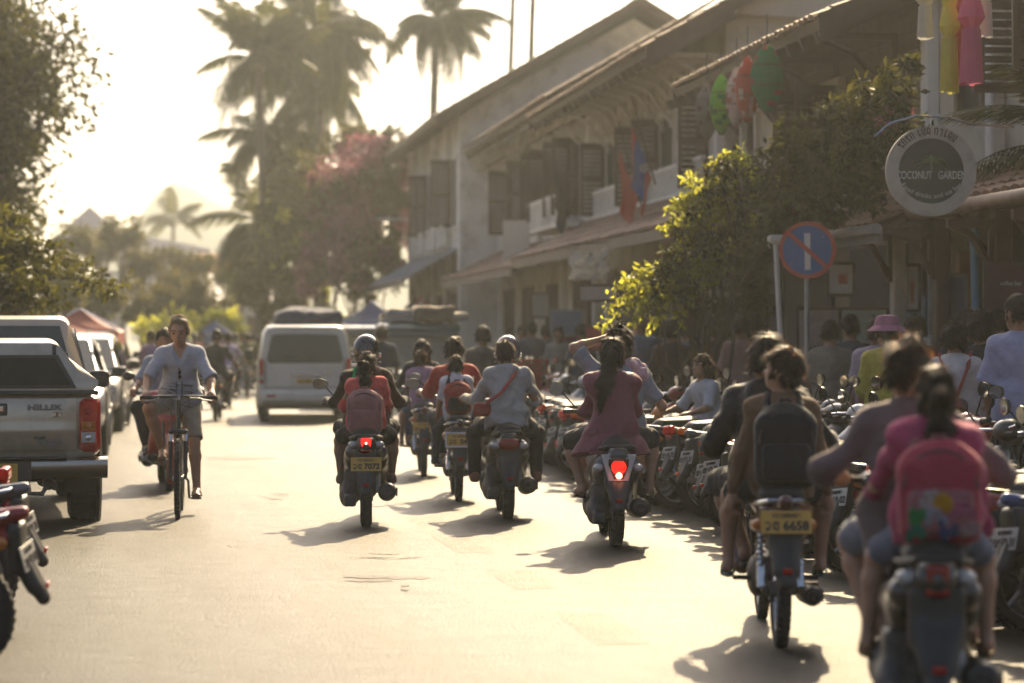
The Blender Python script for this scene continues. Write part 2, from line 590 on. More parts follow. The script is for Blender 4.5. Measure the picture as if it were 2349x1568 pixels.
# ------------------------------------------------------------------ road, pavement, hills, haze
def asphalt(name='asphalt_worn', tint=None, spec=.23):
    m = bpy.data.materials.new(name); m.use_nodes = True
    N, L = m.node_tree.nodes, m.node_tree.links
    b = N['Principled BSDF']
    tc = N.new('ShaderNodeTexCoord')
    def noise(sc, det=6, rough=.6, vec=None):
        n = N.new('ShaderNodeTexNoise'); n.inputs['Scale'].default_value = sc; n.inputs['Detail'].default_value = det; n.inputs['Roughness'].default_value = rough
        L.new(vec or tc.outputs['Object'], n.inputs['Vector']); return n.outputs['Fac']
    def rng(v, a, b_, c, d):
        n = N.new('ShaderNodeMapRange'); n.inputs['From Min'].default_value = a; n.inputs['From Max'].default_value = b_; n.inputs['To Min'].default_value = c; n.inputs['To Max'].default_value = d
        L.new(v, n.inputs['Value']); return n.outputs[0]
    def mixc(f, a, c2):
        n = N.new('ShaderNodeMixRGB'); L.new(f, n.inputs['Fac'])
        for s_, v in (('Color1', a), ('Color2', c2)):
            if isinstance(v, tuple): n.inputs[s_].default_value = (*v, 1)
            else: L.new(v, n.inputs[s_])
        return n.outputs[0]
    mp = N.new('ShaderNodeMapping'); mp.inputs['Scale'].default_value = (1.0, .16, 1)
    L.new(tc.outputs['Object'], mp.inputs['Vector'])
    grain = noise(70, 3, .75)
    base = mixc(rng(noise(.55, 6), .35, .68, 0, 1), (.017, .0125, .0055), (.038, .028, .012))      # dusty and bare areas
    base = mixc(rng(noise(3.5, 6, .65, mp.outputs[0]), .5, .72, 0, .55), base, (.056, .045, .026))   # wheel-polished streaks
    base = mixc(rng(noise(11, 5, .7), .42, .66, .55, 0), base, (.026, .024, .020))
    base = mixc(rng(noise(.9, 4, .55, mp.outputs[0]), .56, .70, 0, .6), base, (.012, .010, .008))
    base = mixc(rng(noise(2.6, 3, .5), .66, .74, 0, .7), base, (.010, .009, .007))
    base = mixc(rng(grain, .35, .7, .9, 0), base, (.008, .007, .006))
    vo = N.new('ShaderNodeTexVoronoi'); vo.feature = 'DISTANCE_TO_EDGE'; vo.inputs['Scale'].default_value = .42
    wv = N.new('ShaderNodeMixRGB'); wv.blend_type = 'ADD'; wv.inputs['Fac'].default_value = .5
    nz = N.new('ShaderNodeTexNoise'); nz.inputs['Scale'].default_value = 1.6; nz.inputs['Detail'].default_value = 6
    L.new(tc.outputs['Object'], nz.inputs['Vector']); L.new(tc.outputs['Object'], wv.inputs['Color1']); L.new(nz.outputs['Color'], wv.inputs['Color2'])
    L.new(wv.outputs[0], vo.inputs['Vector'])
    crack = N.new('ShaderNodeMath'); crack.operation = 'MULTIPLY'
    L.new(rng(vo.outputs['Distance'], .0, .010, 1, 0), crack.inputs[0]); L.new(rng(noise(.35, 3), .56, .64, 0, .85), crack.inputs[1])
    base = mixc(crack.outputs[0], base, (.018, .017, .016))
    if tint:
        tn = N.new('ShaderNodeMixRGB'); tn.blend_type = 'MULTIPLY'; tn.inputs['Fac'].default_value = 1; tn.inputs['Color2'].default_value = (*tint, 1)
        L.new(base, tn.inputs['Color1']); base = tn.outputs[0]
    L.new(base, b.inputs['Base Color'])
    # the ridden lanes are polished, the verge on the left is dusty and dull
    sx = N.new('ShaderNodeSeparateXYZ'); L.new(tc.outputs['Object'], sx.inputs[0])
    wob = N.new('ShaderNodeMath'); wob.operation = 'ADD'
    L.new(sx.outputs[0], wob.inputs[0]); L.new(rng(noise(.35, 4, .6, mp.outputs[0]), 0, 1, -1.2, 1.2), wob.inputs[1])
    pol = rng(wob.outputs[0], -1.6, 2.6, 0, 1)
    ra = N.new('ShaderNodeMath'); ra.operation = 'MULTIPLY_ADD'
    L.new(pol, ra.inputs[0]); ra.inputs[1].default_value = -.10
    L.new(rng(noise(1.2, 5, .6, mp.outputs[0]), .3, .7, .46, .58), ra.inputs[2])
    L.new(ra.outputs[0], b.inputs['Roughness'])
    L.new(rng(pol, 0, 1, spec * .62, spec * 1.75), b.inputs['Specular IOR Level'])
    bp = N.new('ShaderNodeBump'); bp.inputs['Strength'].default_value = 1.0; bp.inputs['Distance'].default_value = .022
    L.new(noise(48, 4, .75), bp.inputs['Height'])
    b2 = N.new('ShaderNodeBump'); b2.inputs['Strength'].default_value = .35; b2.inputs['Distance'].default_value = .05
    L.new(noise(2.2, 5, .55), b2.inputs['Height']); L.new(bp.outputs[0], b2.inputs['Normal'])
    b3 = N.new('ShaderNodeBump'); b3.inputs['Strength'].default_value = .6; b3.inputs['Distance'].default_value = -.01
    L.new(crack.outputs[0], b3.inputs['Height']); L.new(b2.outputs[0], b3.inputs['Normal'])
    L.new(b3.outputs[0], b.inputs['Normal'])
    return m

KERB_R, KERB_L = 5.95, -3.7
M_CONC = mat('pavement_concrete', (.20, .185, .16), .75, var=.25, scale=2.0, bump=.4, bscale=40, dirt=((.10, .08, .06), .5, 3))
def ground_sheet():
    g = MB()
    N_ = 24
    xs = [-900 + 1800 * i / N_ for i in range(N_ + 1)]
    g.sheet([[(x, y, -.012) for x in xs] for y in (-120, 0, 100, 300, 900)])
    tag(g.build('ground', mat('ground_earth', (.17, .14, .10), .9, var=.3, scale=.3, bump=.4, bscale=5)), kind='structure')
    # the road bed has a faint crown and dips
    rows = []
    ys = [-8 + 1.0 * i for i in range(90)] + [82 + 8 * i for i in range(42)]
    rr = random.Random(5)
    for y in ys:
        row = []
        for i in range(25):
            x = KERB_L + (KERB_R - KERB_L) * i / 24
            row.append((x, y, 0.0))
        rows.append(row)
    tag(g.__class__().sheet(rows).build('road', asphalt()), kind='structure')
ground_sheet()
def pavement(name, xa, xb, y0, y1):
    m = MB()
    m.box(((xa + xb) / 2, (y0 + y1) / 2, .055), (abs(xb - xa), y1 - y0, .13), b=.02)
    p = tag(m.build(name, M_CONC), kind='structure')
    # kerb stones one by one along the road edge
    side = 1 if xa > 0 else -1
    kx = (xa if xa > 0 else xb) - side * .075
    me = MB().box((0, 0, 0), (.15, .97, .15), b=.018).mesh('kerb_stone', M_KERB)
    n = min(60, int((y1 - y0) / 1.0))
    for i in range(n):
        link('kerb_stone', me, p, (kx, y0 + .5 + i, .06 + R.uniform(-.006, .006)), (0, 0, R.uniform(-.006, .006)))
M_KERB = mat('kerb_concrete', (.26, .24, .20), .8, var=.25, scale=4, bump=.4, bscale=30, dirt=((.12, .1, .08), .5, 6))
pavement('pavement_right', KERB_R + .15, 9.2, 8, 150)
pavement('pavement_left', -7.5, KERB_L - .15, 8, 150)

# worn paint patches down the middle of the road
M_LINE = asphalt('worn_road_paint', (2.8, 1.9, .7), .17)
for (u0, v0, u1, v1, w) in ((1268, 1405, 1375, 1480, .30), (1110, 1307, 1178, 1352, .30), (996, 1233, 1050, 1268, .28), (918, 1184, 962, 1207, .28), (850, 1138, 880, 1155, .26), (800, 1097, 822, 1110, .25)):
    a, b_ = Vector(gp(u0, v0)), Vector(gp(u1, v1))
    rgt = Vector((1, .12)).normalized() * w
    m = MB()
    k = 6
    rows = []
    for i in range(k + 1):
        p = a.lerp(b_, i / k)
        j = R.uniform(-.012, .012)
        rows.append([(p.x + j, p.y, .0016), (p.x + rgt.x * .5, p.y + rgt.y * .5, .0016), (p.x + rgt.x + R.uniform(-.02, .02), p.y + rgt.y, .0016)])
    tag(m.sheet(rows).build('road_marking', M_LINE), kind='structure')
# tar seams and pot-hole patches
M_TAR = asphalt('tar_patch', (.6, .55, .5), .15)
for (u0, u1, v, h) in ((755, 1050, 1325, .34), (905, 960, 1352, .10), (760, 940, 1278, .07), (455, 640, 1046, .55), (590, 680, 1140, .14), (905, 985, 1279, .05), (165, 215, 1262, .05)):
    for q in range(5):
        ua = u0 + (u1 - u0) * R.uniform(0, .5); ub = ua + (u1 - u0) * R.uniform(.25, .5)
        vv = v + (R.uniform(-9, 9) if q else 0)
        a, b_ = Vector(gp(ua, vv)), Vector(gp(ub, vv + R.uniform(-2, 2)))
        n = 12
        top, bot = [], []
        for i in range(n + 1):
            p = a.lerp(b_, i / n)
            e = math.sin(PI * i / n) ** .6 * h * R.uniform(.25, 1.1)
            top.append((p.x, p.y + e * .4, .0016 + .0006 * q)); bot.append((p.x, p.y - e * .4, .0016 + .0006 * q))
        tag(MB().sheet([bot, top]).build('tar_patch', M_TAR), kind='structure')

# far hills
def hill(cx, cy, w, h, seed, name='hill'):
    rr = random.Random(seed)
    n = 40
    rows = []
    ph = [rr.uniform(0, 6) for _ in range(6)]
    for j in range(9):
        t = j / 8
        row = []
        for i in range(n + 1):
            s = i / n * 2 - 1
            prof = (math.exp(-(s * 2.4) ** 2) + .16 * math.sin(s * 9 + ph[0]) * (1 - abs(s)) + .08 * math.sin(s * 21 + ph[1]) * (1 - abs(s))) * (1 - abs(s) ** 3)
            row.append((cx + s * w, cy + (t - .5) * 2 * w * .5, max(-1, h * prof * math.sin(PI * t) ** .8 + .9 * math.sin(s * 40 + t * 9) * (.2 if 0 < j < 8 else 0))))
        rows.append(row)
    tag(MB().sheet(rows).build(name, mat('hill_forest', (.05, .065, .03), .95, var=.35, scale=.05)), kind='structure')
hx_, hy_ = wp(440, 640)
hill(hx_, hy_, 95, 36, 3)
hx_, hy_ = wp(950, 700)
hill(hx_, hy_, 160, 30, 8)

hz = MB().box((40, 360, 22.5), (420, 880, 47))
HAZE = hz.build('haze', None, smooth=False)
HAZE.data.materials.clear()
_hm = bpy.data.materials.new('haze_air'); _hm.use_nodes = True
_nt = _hm.node_tree
_nt.nodes.remove(_nt.nodes['Principled BSDF'])
_pv = _nt.nodes.new('ShaderNodeVolumePrincipled')
_pv.inputs['Color'].default_value = (.88, .93, .90, 1)
_pv.inputs['Density'].default_value = 0.0007
_pv.inputs['Anisotropy'].default_value = 0.68
_nt.links.new(_pv.outputs[0], _nt.nodes['Material Output'].inputs['Volume'])
HAZE.data.materials.append(_hm)
tag(HAZE, kind='stuff')
# ------------------------------------------------------------------ people
SKIN = lambda i: [mat('skin_tan', (.42, .23, .14), .5, var=.16, scale=10, sheen=.15), mat('skin_brown', (.30, .16, .095), .5, var=.16, scale=10, sheen=.15),
                  mat('skin_fair', (.55, .31, .21), .5, var=.1, scale=14)][i]
def cloth(name, col, rough=.85, var=.14, bump=.25, trans=.0):
    return mat(name, col, rough, var=var, scale=16, bump=max(bump, .5), bscale=17, bdist=.035, sheen=.22, trans=trans, spec=.25)

def V3(*a): return Vector(a if len(a) > 1 else a[0])

def ik(A, T, l1, l2, pole):
    d = T - A
    D = d.length
    mx = (l1 + l2) * .998
    if D > mx: T = A + d * (mx / D); d = T - A; D = mx
    D = max(D, abs(l1 - l2) + .01)
    x = (l1 * l1 - l2 * l2 + D * D) / (2 * D)
    h = math.sqrt(max(l1 * l1 - x * x, 0))
    n = d.normalized()
    p = pole - n * pole.dot(n)
    p = p.normalized() if p.length > 1e-5 else n.orthogonal()
    return A + n * x + p * h, T

HAIRM = lambda i: [mat('hair_black', (.010, .007, .006), .6, var=.3, scale=40, spec=.18),
                   mat('hair_brown', (.026, .014, .009), .6, var=.3, scale=40, spec=.2),
                   mat('hair_sandy', (.24, .18, .11), .65, var=.3, scale=40, trans=.2, tcol=(.65, .45, .22))][i]

FUZZM = lambda m: mat(m.name + '_strand', {'hair_black': (.02, .013, .009), 'hair_brown': (.05, .026, .014)}.get(m.name, (.50, .42, .30)), .5, trans=.45, tcol={'hair_black': (.22, .10, .035), 'hair_brown': (.45, .20, .07)}.get(m.name, (.75, .55, .30)))
def hand_prims(s, W, fdir, up, side, S, curl=1.0):
    """palm and five fingers from the wrist W; fdir points along the palm, up is the back of the hand, side the thumb side"""
    fd, up, sd = fdir.normalized(), up.normalized(), side.normalized()
    s.ell(W + fd * .045 * S, (.036 * S, .036 * S, .036 * S), k=.01)
    s.cone(W, W + fd * .08 * S, .024 * S, .026 * S, k=.02)
    s.cone(W + fd * .05 * S + sd * .018 * S, W + fd * .085 * S - sd * .02 * S, .02 * S, .02 * S, k=.02)
    for i, (off, ln) in enumerate(((.03, .9), (.011, 1.0), (-.009, .94), (-.028, .76))):
        b = W + fd * .085 * S + sd * off * S
        k1 = b + (fd * .8 - up * .45 * curl).normalized() * .036 * ln * S
        k2 = k1 + (fd * (1 - 1.1 * curl) - up * 1.1 * curl + fd * .05).normalized() * .026 * ln * S
        k3 = k2 + (-fd * .75 * curl + fd * (1 - curl) - up * .6).normalized() * .02 * ln * S
        s.cone(b, k1, .0105 * S, .0095 * S, k=.006); s.cone(k1, k2, .0095 * S, .0085 * S, k=.004); s.cone(k2, k3, .0085 * S, .0075 * S, k=.004)
    b = W + fd * .03 * S + sd * .03 * S
    k1 = b + (fd * .55 + sd * .55 - up * .45).normalized() * .042 * S
    k2 = k1 + (fd * .8 - sd * .35 * curl - up * .5).normalized() * .03 * S
    s.cone(b, k1, .014 * S, .0115 * S, k=.012); s.cone(k1, k2, .011 * S, .009 * S, k=.005)

def person(label, loc, rz, S=1.0, pel=(0, 0, .9), lean=8, side=0, twist=0, hl=None, hr=None, fl=(-.12, 0, 0), fr=(.12, 0, 0), hyaw=0, hpitch=0, htilt=0,
           skin=0, shirt=None, vest=None, pants=None, shoes=None, hair=None, vox=.012, g=1.0, kpole=(0, 1, .25), kout=.25, epole=(0, -.5, -1), eout=.8, eyes=False,
           face=True, group=None, neck=.08, barefoot=False, fdir=(0, 1, 0), hcurl=1.0, extra=None, kpoleL=None, kpoleR=None, eyesc=(.02, .012, .01)):
    """All joints in the person's own frame: x right, y forward, z up; feet targets are the ankles' ground points (sole)."""
    root = empty('person', loc, rz, label, 'person', group)
    P = V3(pel)
    ln, sdn, tw = rad(lean), rad(side), rad(twist)
    M = (Matrix.Rotation(sdn, 3, 'Y') @ Matrix.Rotation(-ln, 3, 'X'))
    up = M @ V3(0, 0, 1)
    f0 = M @ V3(0, 1, 0)
    r0 = M @ V3(1, 0, 0)
    Mt = Matrix.Rotation(-tw, 3, up)
    rt, ft = Mt @ r0, Mt @ f0
    spine = .47 * S
    bend = .05 * S
    N = P + up * spine
    chestc = P + up * .33 * S - f0 * .012 * S
    shl = N - up * .055 * S - rt * .150 * S * (g * .5 + .5)
    shr = N - up * .055 * S + rt * .150 * S * (g * .5 + .5)
    hipl, hipr = P - r0 * .088 * S, P + r0 * .088 * S
    # head
    hm = Matrix.Rotation(-rad(hyaw), 3, 'Z') @ Matrix.Rotation(rad(htilt), 3, 'Y') @ Matrix.Rotation(-rad(hpitch), 3, 'X')
    nk = N + (up * .75 + V3(0, 0, 1) * .25).normalized() * neck * S + ft * .012 * S
    hf, hu, hr_ = hm @ V3(0, 1, 0), hm @ V3(0, 0, 1), hm @ V3(1, 0, 0)
    HC = nk + hu * .095 * S + hf * .012 * S
    Rh = np.array([[*hr_], [*hf], [*hu]]).T
    def hp(x, y, z): return HC + (hr_ * x + hf * y + hu * z) * S
    Rt = np.array([[*rt], [*ft], [*up]]).T
    Rp = np.array([[*r0], [*f0], [*up]]).T
    ua, fa = .275 * S, .245 * S
    th, sh = .405 * S, .395 * S
    # arms
    arms = []
    for sg, sho, tgt, key in ((-1, shl, hl, 'l'), (1, shr, hr, 'r')):
        if tgt is None:
            tgt = sho + V3(0, .07 * S, -.49 * S) + r0 * sg * .05 * S
        t = V3(tgt[:3])
        ep = V3(tgt[3:6]) if len(tgt) >= 6 else V3(epole) + rt * sg * eout
        E, W = ik(sho, t, ua, fa, ep)
        arms.append((sg, sho, E, W))
    legs = []
    for sg, hip, tgt, kp in ((-1, hipl, fl, kpoleL), (1, hipr, fr, kpoleR)):
        t = V3(tgt[:3]) + V3(0, 0, .075 * S)
        K, A = ik(hip, t, th, sh, V3(kp) if kp else V3(kpole) + V3(sg * kout, 0, 0))
        d = V3(tgt[3:6]) if len(tgt) >= 6 else V3(fdir)
        legs.append((sg, hip, K, A, d.normalized()))
    b = SDF(.03 * S)
    b.ell(HC, (.076 * S, .095 * S, .112 * S), Rh)
    b.ell(hp(0, .012, -.055), (.06 * S, .075 * S, .07 * S), Rh, k=.03)
    if face:
        b.ell(hp(0, .062, -.095), (.028 * S, .026 * S, .022 * S), Rh, k=.03)
        b.cone(hp(0, .092, -.005), hp(0, .112, -.042), .008 * S, .014 * S, k=.012)
        b.cone(hp(-.028, .084, .018), hp(.028, .084, .018), .012 * S, k=.02)
        b.cone(hp(-.016, .09, -.07), hp(.016, .09, -.07), .008 * S, k=.008)
        for sx in (-1, 1):
            b.ell(hp(sx * .032, .099, -.002), (.011 * S,) * 3, k=.012, op='-')
            b.ell(hp(sx * .082, -.005, -.015), (.014 * S, .022 * S, .034 * S), Rh, k=.008)
    b.cone(N - up * .03 * S, nk + hu * .03 * S, .056 * S * g, .05 * S * g)
    torso = [('e', P + up * .02 * S, (.158 * S * g, .115 * S * g, .125 * S), Rp), ('e', P + up * .17 * S - f0 * .01 * S, (.132 * S * g, .100 * S * g, .15 * S), Rp),
             ('e', chestc, (.148 * S * g, .110 * S * g, .17 * S), Rt), ('c', N - up * .06 * S - rt * .03 * S, shl, .064 * S * g, .052 * S * g), ('c', N - up * .06 * S + rt * .03 * S, shr, .064 * S * g, .052 * S * g)]
    def put(s, q, inf=0, k=.05):
        if q[0] == 'e': s.ell(q[1], tuple(a + inf for a in q[2]), q[3], k=k)
        else: s.cone(q[1], q[2], q[3] + inf, q[4] + inf, k=k)
    for q in torso: put(b, q)
    for sg, sho, E, W in arms:
        b.cone(sho, E, .047 * S * g, .035 * S * g); b.cone(E, E.lerp(W, .3), .035 * S * g, .037 * S * g, k=.02); b.cone(E.lerp(W, .3), W, .037 * S * g, .025 * S, k=.02)
        fd = (W - E).normalized()
        if hl is None and sg < 0 or hr is None and sg > 0:
            hand_prims(b, W, fd, rt * sg + ft * .3, ft, S, .35)
        else:
            a = V3(fd.x * .4, fd.y, fd.z * .6 - .1).normalized()
            uu = (V3(0, 0, 1) - a * a.z).normalized()
            hand_prims(b, W, a, uu, rt * -sg, S, hcurl)
    for sg, hip, K, A, d in legs:
        b.cone(hip, K, .078 * S * g, .049 * S * g); b.cone(K, K.lerp(A, .3), .052 * S * g, .054 * S * g, k=.03); b.cone(K.lerp(A, .3), A, .054 * S * g, .034 * S, k=.03)
        b.cone(A - d * .03 * S - V3(0, 0, .03 * S), A + d * .06 * S - V3(0, 0, .035 * S), .033 * S, .032 * S, k=.03)
        b.cone(A + d * .06 * S - V3(0, 0, .035 * S), A + d * .15 * S - V3(0, 0, .052 * S), .033 * S, .022 * S, k=.02)
        perp = d.cross(V3(0, 0, 1))
        for i in range(4):
            pp = A + d * (.15 - .006 * abs(i - 1)) * S - V3(0, 0, .057 * S) + perp * (i - 1.5) * .019 * S * (-sg)
            b.cone(pp - d * .03 * S, pp + d * .018 * S, .013 * S, .0095 * S, k=.008)
    b.build('body', SKIN(skin), root, vox)
    if eyes:
        for sx in (-1, 1):
            MB().ball(hp(sx * .032, .086, -.002), (.013 * S, .012 * S, .009 * S), 8, rot=hm).build('eye', mat('eye_dark', (.02, .015, .012), .2), root)
            MB().tube([hp(sx * .014, .101, .022), hp(sx * .034, .099, .027), hp(sx * .052, .086, .02)], .005 * S, 5).build('eyebrow', mat('brow_brown', (.06, .035, .02), .7), root)
        MB().tube([hp(-.022, .088, -.071), hp(0, .098, -.069), hp(.022, .088, -.071)], .0045 * S, 5).build('mouth', mat('lip', (.22, .085, .065), .5), root)
    # shirt -------------------------------------------------
    for shirt in [q_ for q_ in (shirt, vest) if q_]:
        c = dict(t=.018, sleeve=.5, hem=-.10, flare=0.0, cuff=.016, mat=None, wr=.004, hood=False, collar=False, tight=False, name='shirt', puff=0.0, wsc=9.0, low=None)
        c.update(shirt)
        s = SDF(.04 * S)
        for q in torso: put(s, q, c['t'] * S, k=.06)
        hz = P + up * c['hem'] * S
        w = c['flare']
        if c['hem'] < -.02 or w:
            s.cone(P + up * .05 * S - r0 * .05 * S, hz - r0 * (.05 + w) * S - up * .05, (.115 + c['t']) * S * g, (.11 + c['t'] + w * .35) * S * g, k=.07)
            s.cone(P + up * .05 * S + r0 * .05 * S, hz + r0 * (.05 + w) * S - up * .05, (.115 + c['t']) * S * g, (.11 + c['t'] + w * .35) * S * g, k=.07)
            if w: s.cone(hz - r0 * w * S - f0 * .04 * S - up * .03, hz + r0 * w * S - f0 * .04 * S - up * .03, (.12 + c['t']) * S, k=.08)
        for sg, sho, E, W in arms:
            sl = c['sleeve']
            rr = .046 * S * g + c['t'] * S * .7 + c['puff']
            if sl > .55:
                s.cone(sho, E, rr, .034 * S * g + c['cuff'] * S * .6 + c['puff'] * .8, k=.04)
                e2 = E.lerp(W, min(1, (sl - .5) * 2) * .97)
                s.cone(E, e2, .034 * S * g + c['cuff'] * S * .6 + c['puff'] * .8, .03 * S + c['cuff'] * S * .6 + c['puff'] * .3, k=.03)
            elif sl > 0:
                e2 = sho.lerp(E, sl * 2)
                dr = (E - sho).normalized()
                s.cone(sho, e2 + dr * .05, rr, .044 * S * g + c['cuff'] * S * 1.5, k=.05)
                s.half(e2, dr, k=.004) if False else None
                s.p.append(('b', np.array(e2 + dr * .13), np.array((.105, .105, .13)), np.array(dr.to_track_quat('Z', 'Y').to_matrix()), .002, .004, '-', None))
        if c['hood']:
            s.cone(N - ft * .075 * S - rt * .06 * S + up * .01, N - ft * .075 * S + rt * .06 * S + up * .01, .045 * S, k=.04)
            s.cone(N - ft * .10 * S - up * .05 * S, N - ft * .09 * S - up * .10 * S, .06 * S, .03 * S, k=.05)
        if c['collar']:
            s.cone(N - up * .0 - ft * .02, nk - hu * .015 - ft * .012, .068 * S, .064 * S, k=.02)
        if c['low'] is None:
            s.cone(N + ft * .015, nk + hu * .03 + ft * .02, .05 * S * g, .062 * S, k=.008, op='-')
        else:
            s.cone(N + ft * .02, nk + hu * .03 + ft * .02, .05 * S * g, .062 * S, k=.008, op='-')
            s.cone(N + ft * .15 * S - up * c['low'] * S, N + ft * .1 * S + up * .07 * S, .008, .085 * S, k=.01, op='-')
        s.p.append(('b', np.array(hz - up * .2), np.array((.6, .6, .2)), Rp, .002, .006, '-', None))
        s.build(c['name'], c['mat'], root, vox, wr=c['wr'], wsc=c['wsc'], seed=len(label))
    # trousers, shorts, skirt --------------------------------
    if pants:
        c = dict(t=.012, length=1.0, mat=None, wr=.003, wide=.0, name='trousers')
        c.update(pants)
        s = SDF(.05 * S)
        for q in torso[:1]: put(s, q, c['t'] * S)
        s.ell(P + up * .07 * S, (.15 * S * g, .11 * S * g, .08 * S), Rp)
        for sg, hip, K, A, d in legs:
            L = c['length']
            k1 = hip.lerp(K, min(1, L * 2))
            dr = (K - hip).normalized()
            tt = c['t'] * S
            if L <= .5:
                s.cone(hip, k1 + dr * .04, .079 * S * g + tt, (.079 - .03 * L * 2) * S * g + tt + c['wide'] * .7)
                s.p.append(('b', np.array(k1 + dr * .14), np.array((.125, .125, .14)), np.array(dr.to_track_quat('Z', 'Y').to_matrix()), .002, .004, '-', None))
            else:
                s.cone(hip, K, .080 * S * g + tt, .055 * S * g + tt + c['wide'] * .5)
                e2 = K.lerp(A, min(1, (L - .5) * 2) * .96)
                s.cone(K, e2, .056 * S * g + tt + c['wide'] * .5, (.056 - .016 * (L - .5) * 2) * S * g + tt + c['wide'])
        s.build(c['name'], c['mat'], root, vox, wr=c['wr'], seed=len(label) + 3)
    # footwear ------------------------------------------------
    if shoes:
        kind, mt = shoes[0], shoes[1]
        for sg, hip, K, A, d in legs:
            if kind == 'shoe':
                s = SDF(.03)
                s.cone(A - d * .045 * S - V3(0, 0, .04 * S), A + d * .14 * S - V3(0, 0, .05 * S), .042 * S, .034 * S); s.cone(A - d * .02 * S, A - V3(0, 0, .03 * S), .045 * S, k=.04)
                z = A.z - .078 * S
                s.half((A.x, A.y, z), (0, 0, -1), k=.006)
                s.build('shoe', mt, root, vox)
            else:
                m_ = MB()
                pd = d.cross(V3(0, 0, 1)).normalized()
                ring = []
                for q in range(14):
                    a = 2 * PI * q / 14
                    wv = .042 if math.cos(a) > 0 else .034
                    ring.append(A + d * (.05 + .125 * math.cos(a)) * S + pd * wv * math.sin(a) * S)
                bz = -.072 * S
                m_.loft([[p + V3(0, 0, bz - .02 * S) for p in ring], [p + V3(0, 0, bz) for p in ring]])
                tp = A + d * .12 * S + V3(0, 0, -.06 * S)
                for sx in (-1, 1):
                    m_.tube([tp, A + d * .08 * S + pd * sx * .03 * S + V3(0, 0, -.028 * S), A + d * .02 * S + pd * sx * .04 * S + V3(0, 0, -.07 * S)], .008 * S, 6)
                m_.build('sandal', mt, root)
    # hair ------------------------------------------------------
    if hair:
        c = dict(style='short', mat=HAIRM(0), tail=.3, fuzz=140, thick=.013, wr=.008)
        c.update(hair)
        s = SDF(.02)
        t = c['thick']
        s.ell(hp(0, -.008, .012), ((.078 + t) * S, (.097 + t) * S, (.112 + t) * S), Rh)
        st = c['style']
        low = {'short': -.055, 'bowl': -.08, 'crop': -.035}.get(st, -.1)
        s.ell(hp(0, -.03, -.045), ((.068 + t) * S, (.068 + t) * S, .07 * S), Rh, k=.03)
        # face and underside stay clear
        s.box(hp(0, .115, -.075 + (.035 if st == 'crop' else 0)), (.11 * S, .075 * S, .115 * S), .03, Rh, k=.02, op='-')
        s.box(hp(0, .09, -.15), (.2 * S, .12 * S, .11 * S), .02, Rh, k=.02, op='-')
        s.box(hp(0, 0, low - .2), (.2 * S, .3 * S, .2 * S), .01, Rh, k=.015, op='-')
        for sx in (-1, 1):
            s.ell(hp(sx * .1, .0, -.02), (.022 * S, .026 * S, .034 * S), Rh, k=.01, op='-')
        tails = []
        if st == 'ponytail':
            a0 = hp(0, -.112, .03)
            dwn = V3(0, 0, -1)
            p1 = a0 - hf * .045 * S + V3(0, 0, -.03)
            L = c['tail']
            p2 = p1 + dwn * L * .5 - hf * .005 + V3(c.get('sway', 0) * .5, 0, 0)
            p3 = p1 + dwn * L + hf * .01 + V3(c.get('sway', 0), 0, 0)
            w = c.get('tw', .04)
            s.cone(a0, p1, .022, .034, k=.02); s.cone(p1, p2, .034, w, k=.02); s.cone(p2, p3, w, .012, k=.02)
            tails = [(p1, p2, w), (p2, p3, w * .6)]
        if st == 'long':
            L = c['tail']
            w = c.get('tw', .085)
            for sx in (-.6, 0, .6):
                a0 = hp(sx * .07, -.055, .0)
                p1 = a0 + V3(sx * .02, 0, -.18) - hf * .03
                p2 = a0 + V3(sx * .03 + c.get('sway', 0), 0, -L) - hf * .045
                s.cone(a0, p1, .055, w * .6, k=.04); s.cone(p1, p2, w * .6, .02, k=.03)
                tails += [(a0, p1, .07), (p1, p2, .05)]
        if st in ('bun',):
            s.ell(hp(.01, -.02, .135), (.028, .03, .022), k=.015)
            for q in range(3):
                s.cone(hp(.01, -.02, .145), hp(.01 + (q - 1) * .022, -.02 + .01 * q, .178), .006, .0035, k=.006)
        V, Q = s.arrays(vox * .9, wr=c['wr'], wsc=30, seed=len(label) + 5)
        me = np_mesh('hair', V, Q, c['mat'])
        # loose strands that catch the light
        nf = c['fuzz']
        if nf:
            rng = random.Random(len(label))
            vs = [v.co for v in me.vertices]
            nm = [v.normal for v in me.vertices]
            m_ = MB()
            m_.add([tuple(v) for v in vs], [tuple(p.vertices) for p in me.polygons])
            for k_ in range(nf * 6):
                i = rng.randrange(len(vs))
                n_ = Vector(nm[i]); p = Vector(vs[i])
                tv = Vector((rng.uniform(-1, 1), rng.uniform(-1, 1), rng.uniform(-1.2, .8)))
                if k_ < nf * 1.6:
                    d_ = (n_ * .9 + tv * .8).normalized() * rng.uniform(.014, .042) * (.5 if st == 'crop' else 1)
                else:
                    away = (p - hp(0, -.03, .10)); away = away - n_ * away.dot(n_)
                    if away.length < 1e-4: continue
                    d_ = (away.normalized() + n_ * rng.uniform(.12, .32) + tv * .22).normalized() * rng.uniform(.03, .06) * S * (.45 if st == 'crop' else 1)
                q = (n_.cross(d_)).normalized() * (.0016 if k_ < nf * 1.6 else .0035)
                m_.add([p - q, p + q, p + d_ + Vector((0, 0, -.004))], [(0, 1, 2)], 1 if k_ < nf else 0)
            me2 = m_.mesh('hair', [c['mat'], FUZZM(c['mat'])], ang=60)
            bpy.data.meshes.remove(me)
            me = me2
        link('hair', me, root)
    info = dict(root=root, P=P, N=N, up=up, f=f0, r=r0, ft=ft, rt=rt, HC=HC, hp=hp, Rh=Rh, S=S, arms=arms, legs=legs, nk=nk, shl=shl, shr=shr, hu=hu, hf=hf, hr=hr_, chest=chestc, Rt=Rt)
    return info

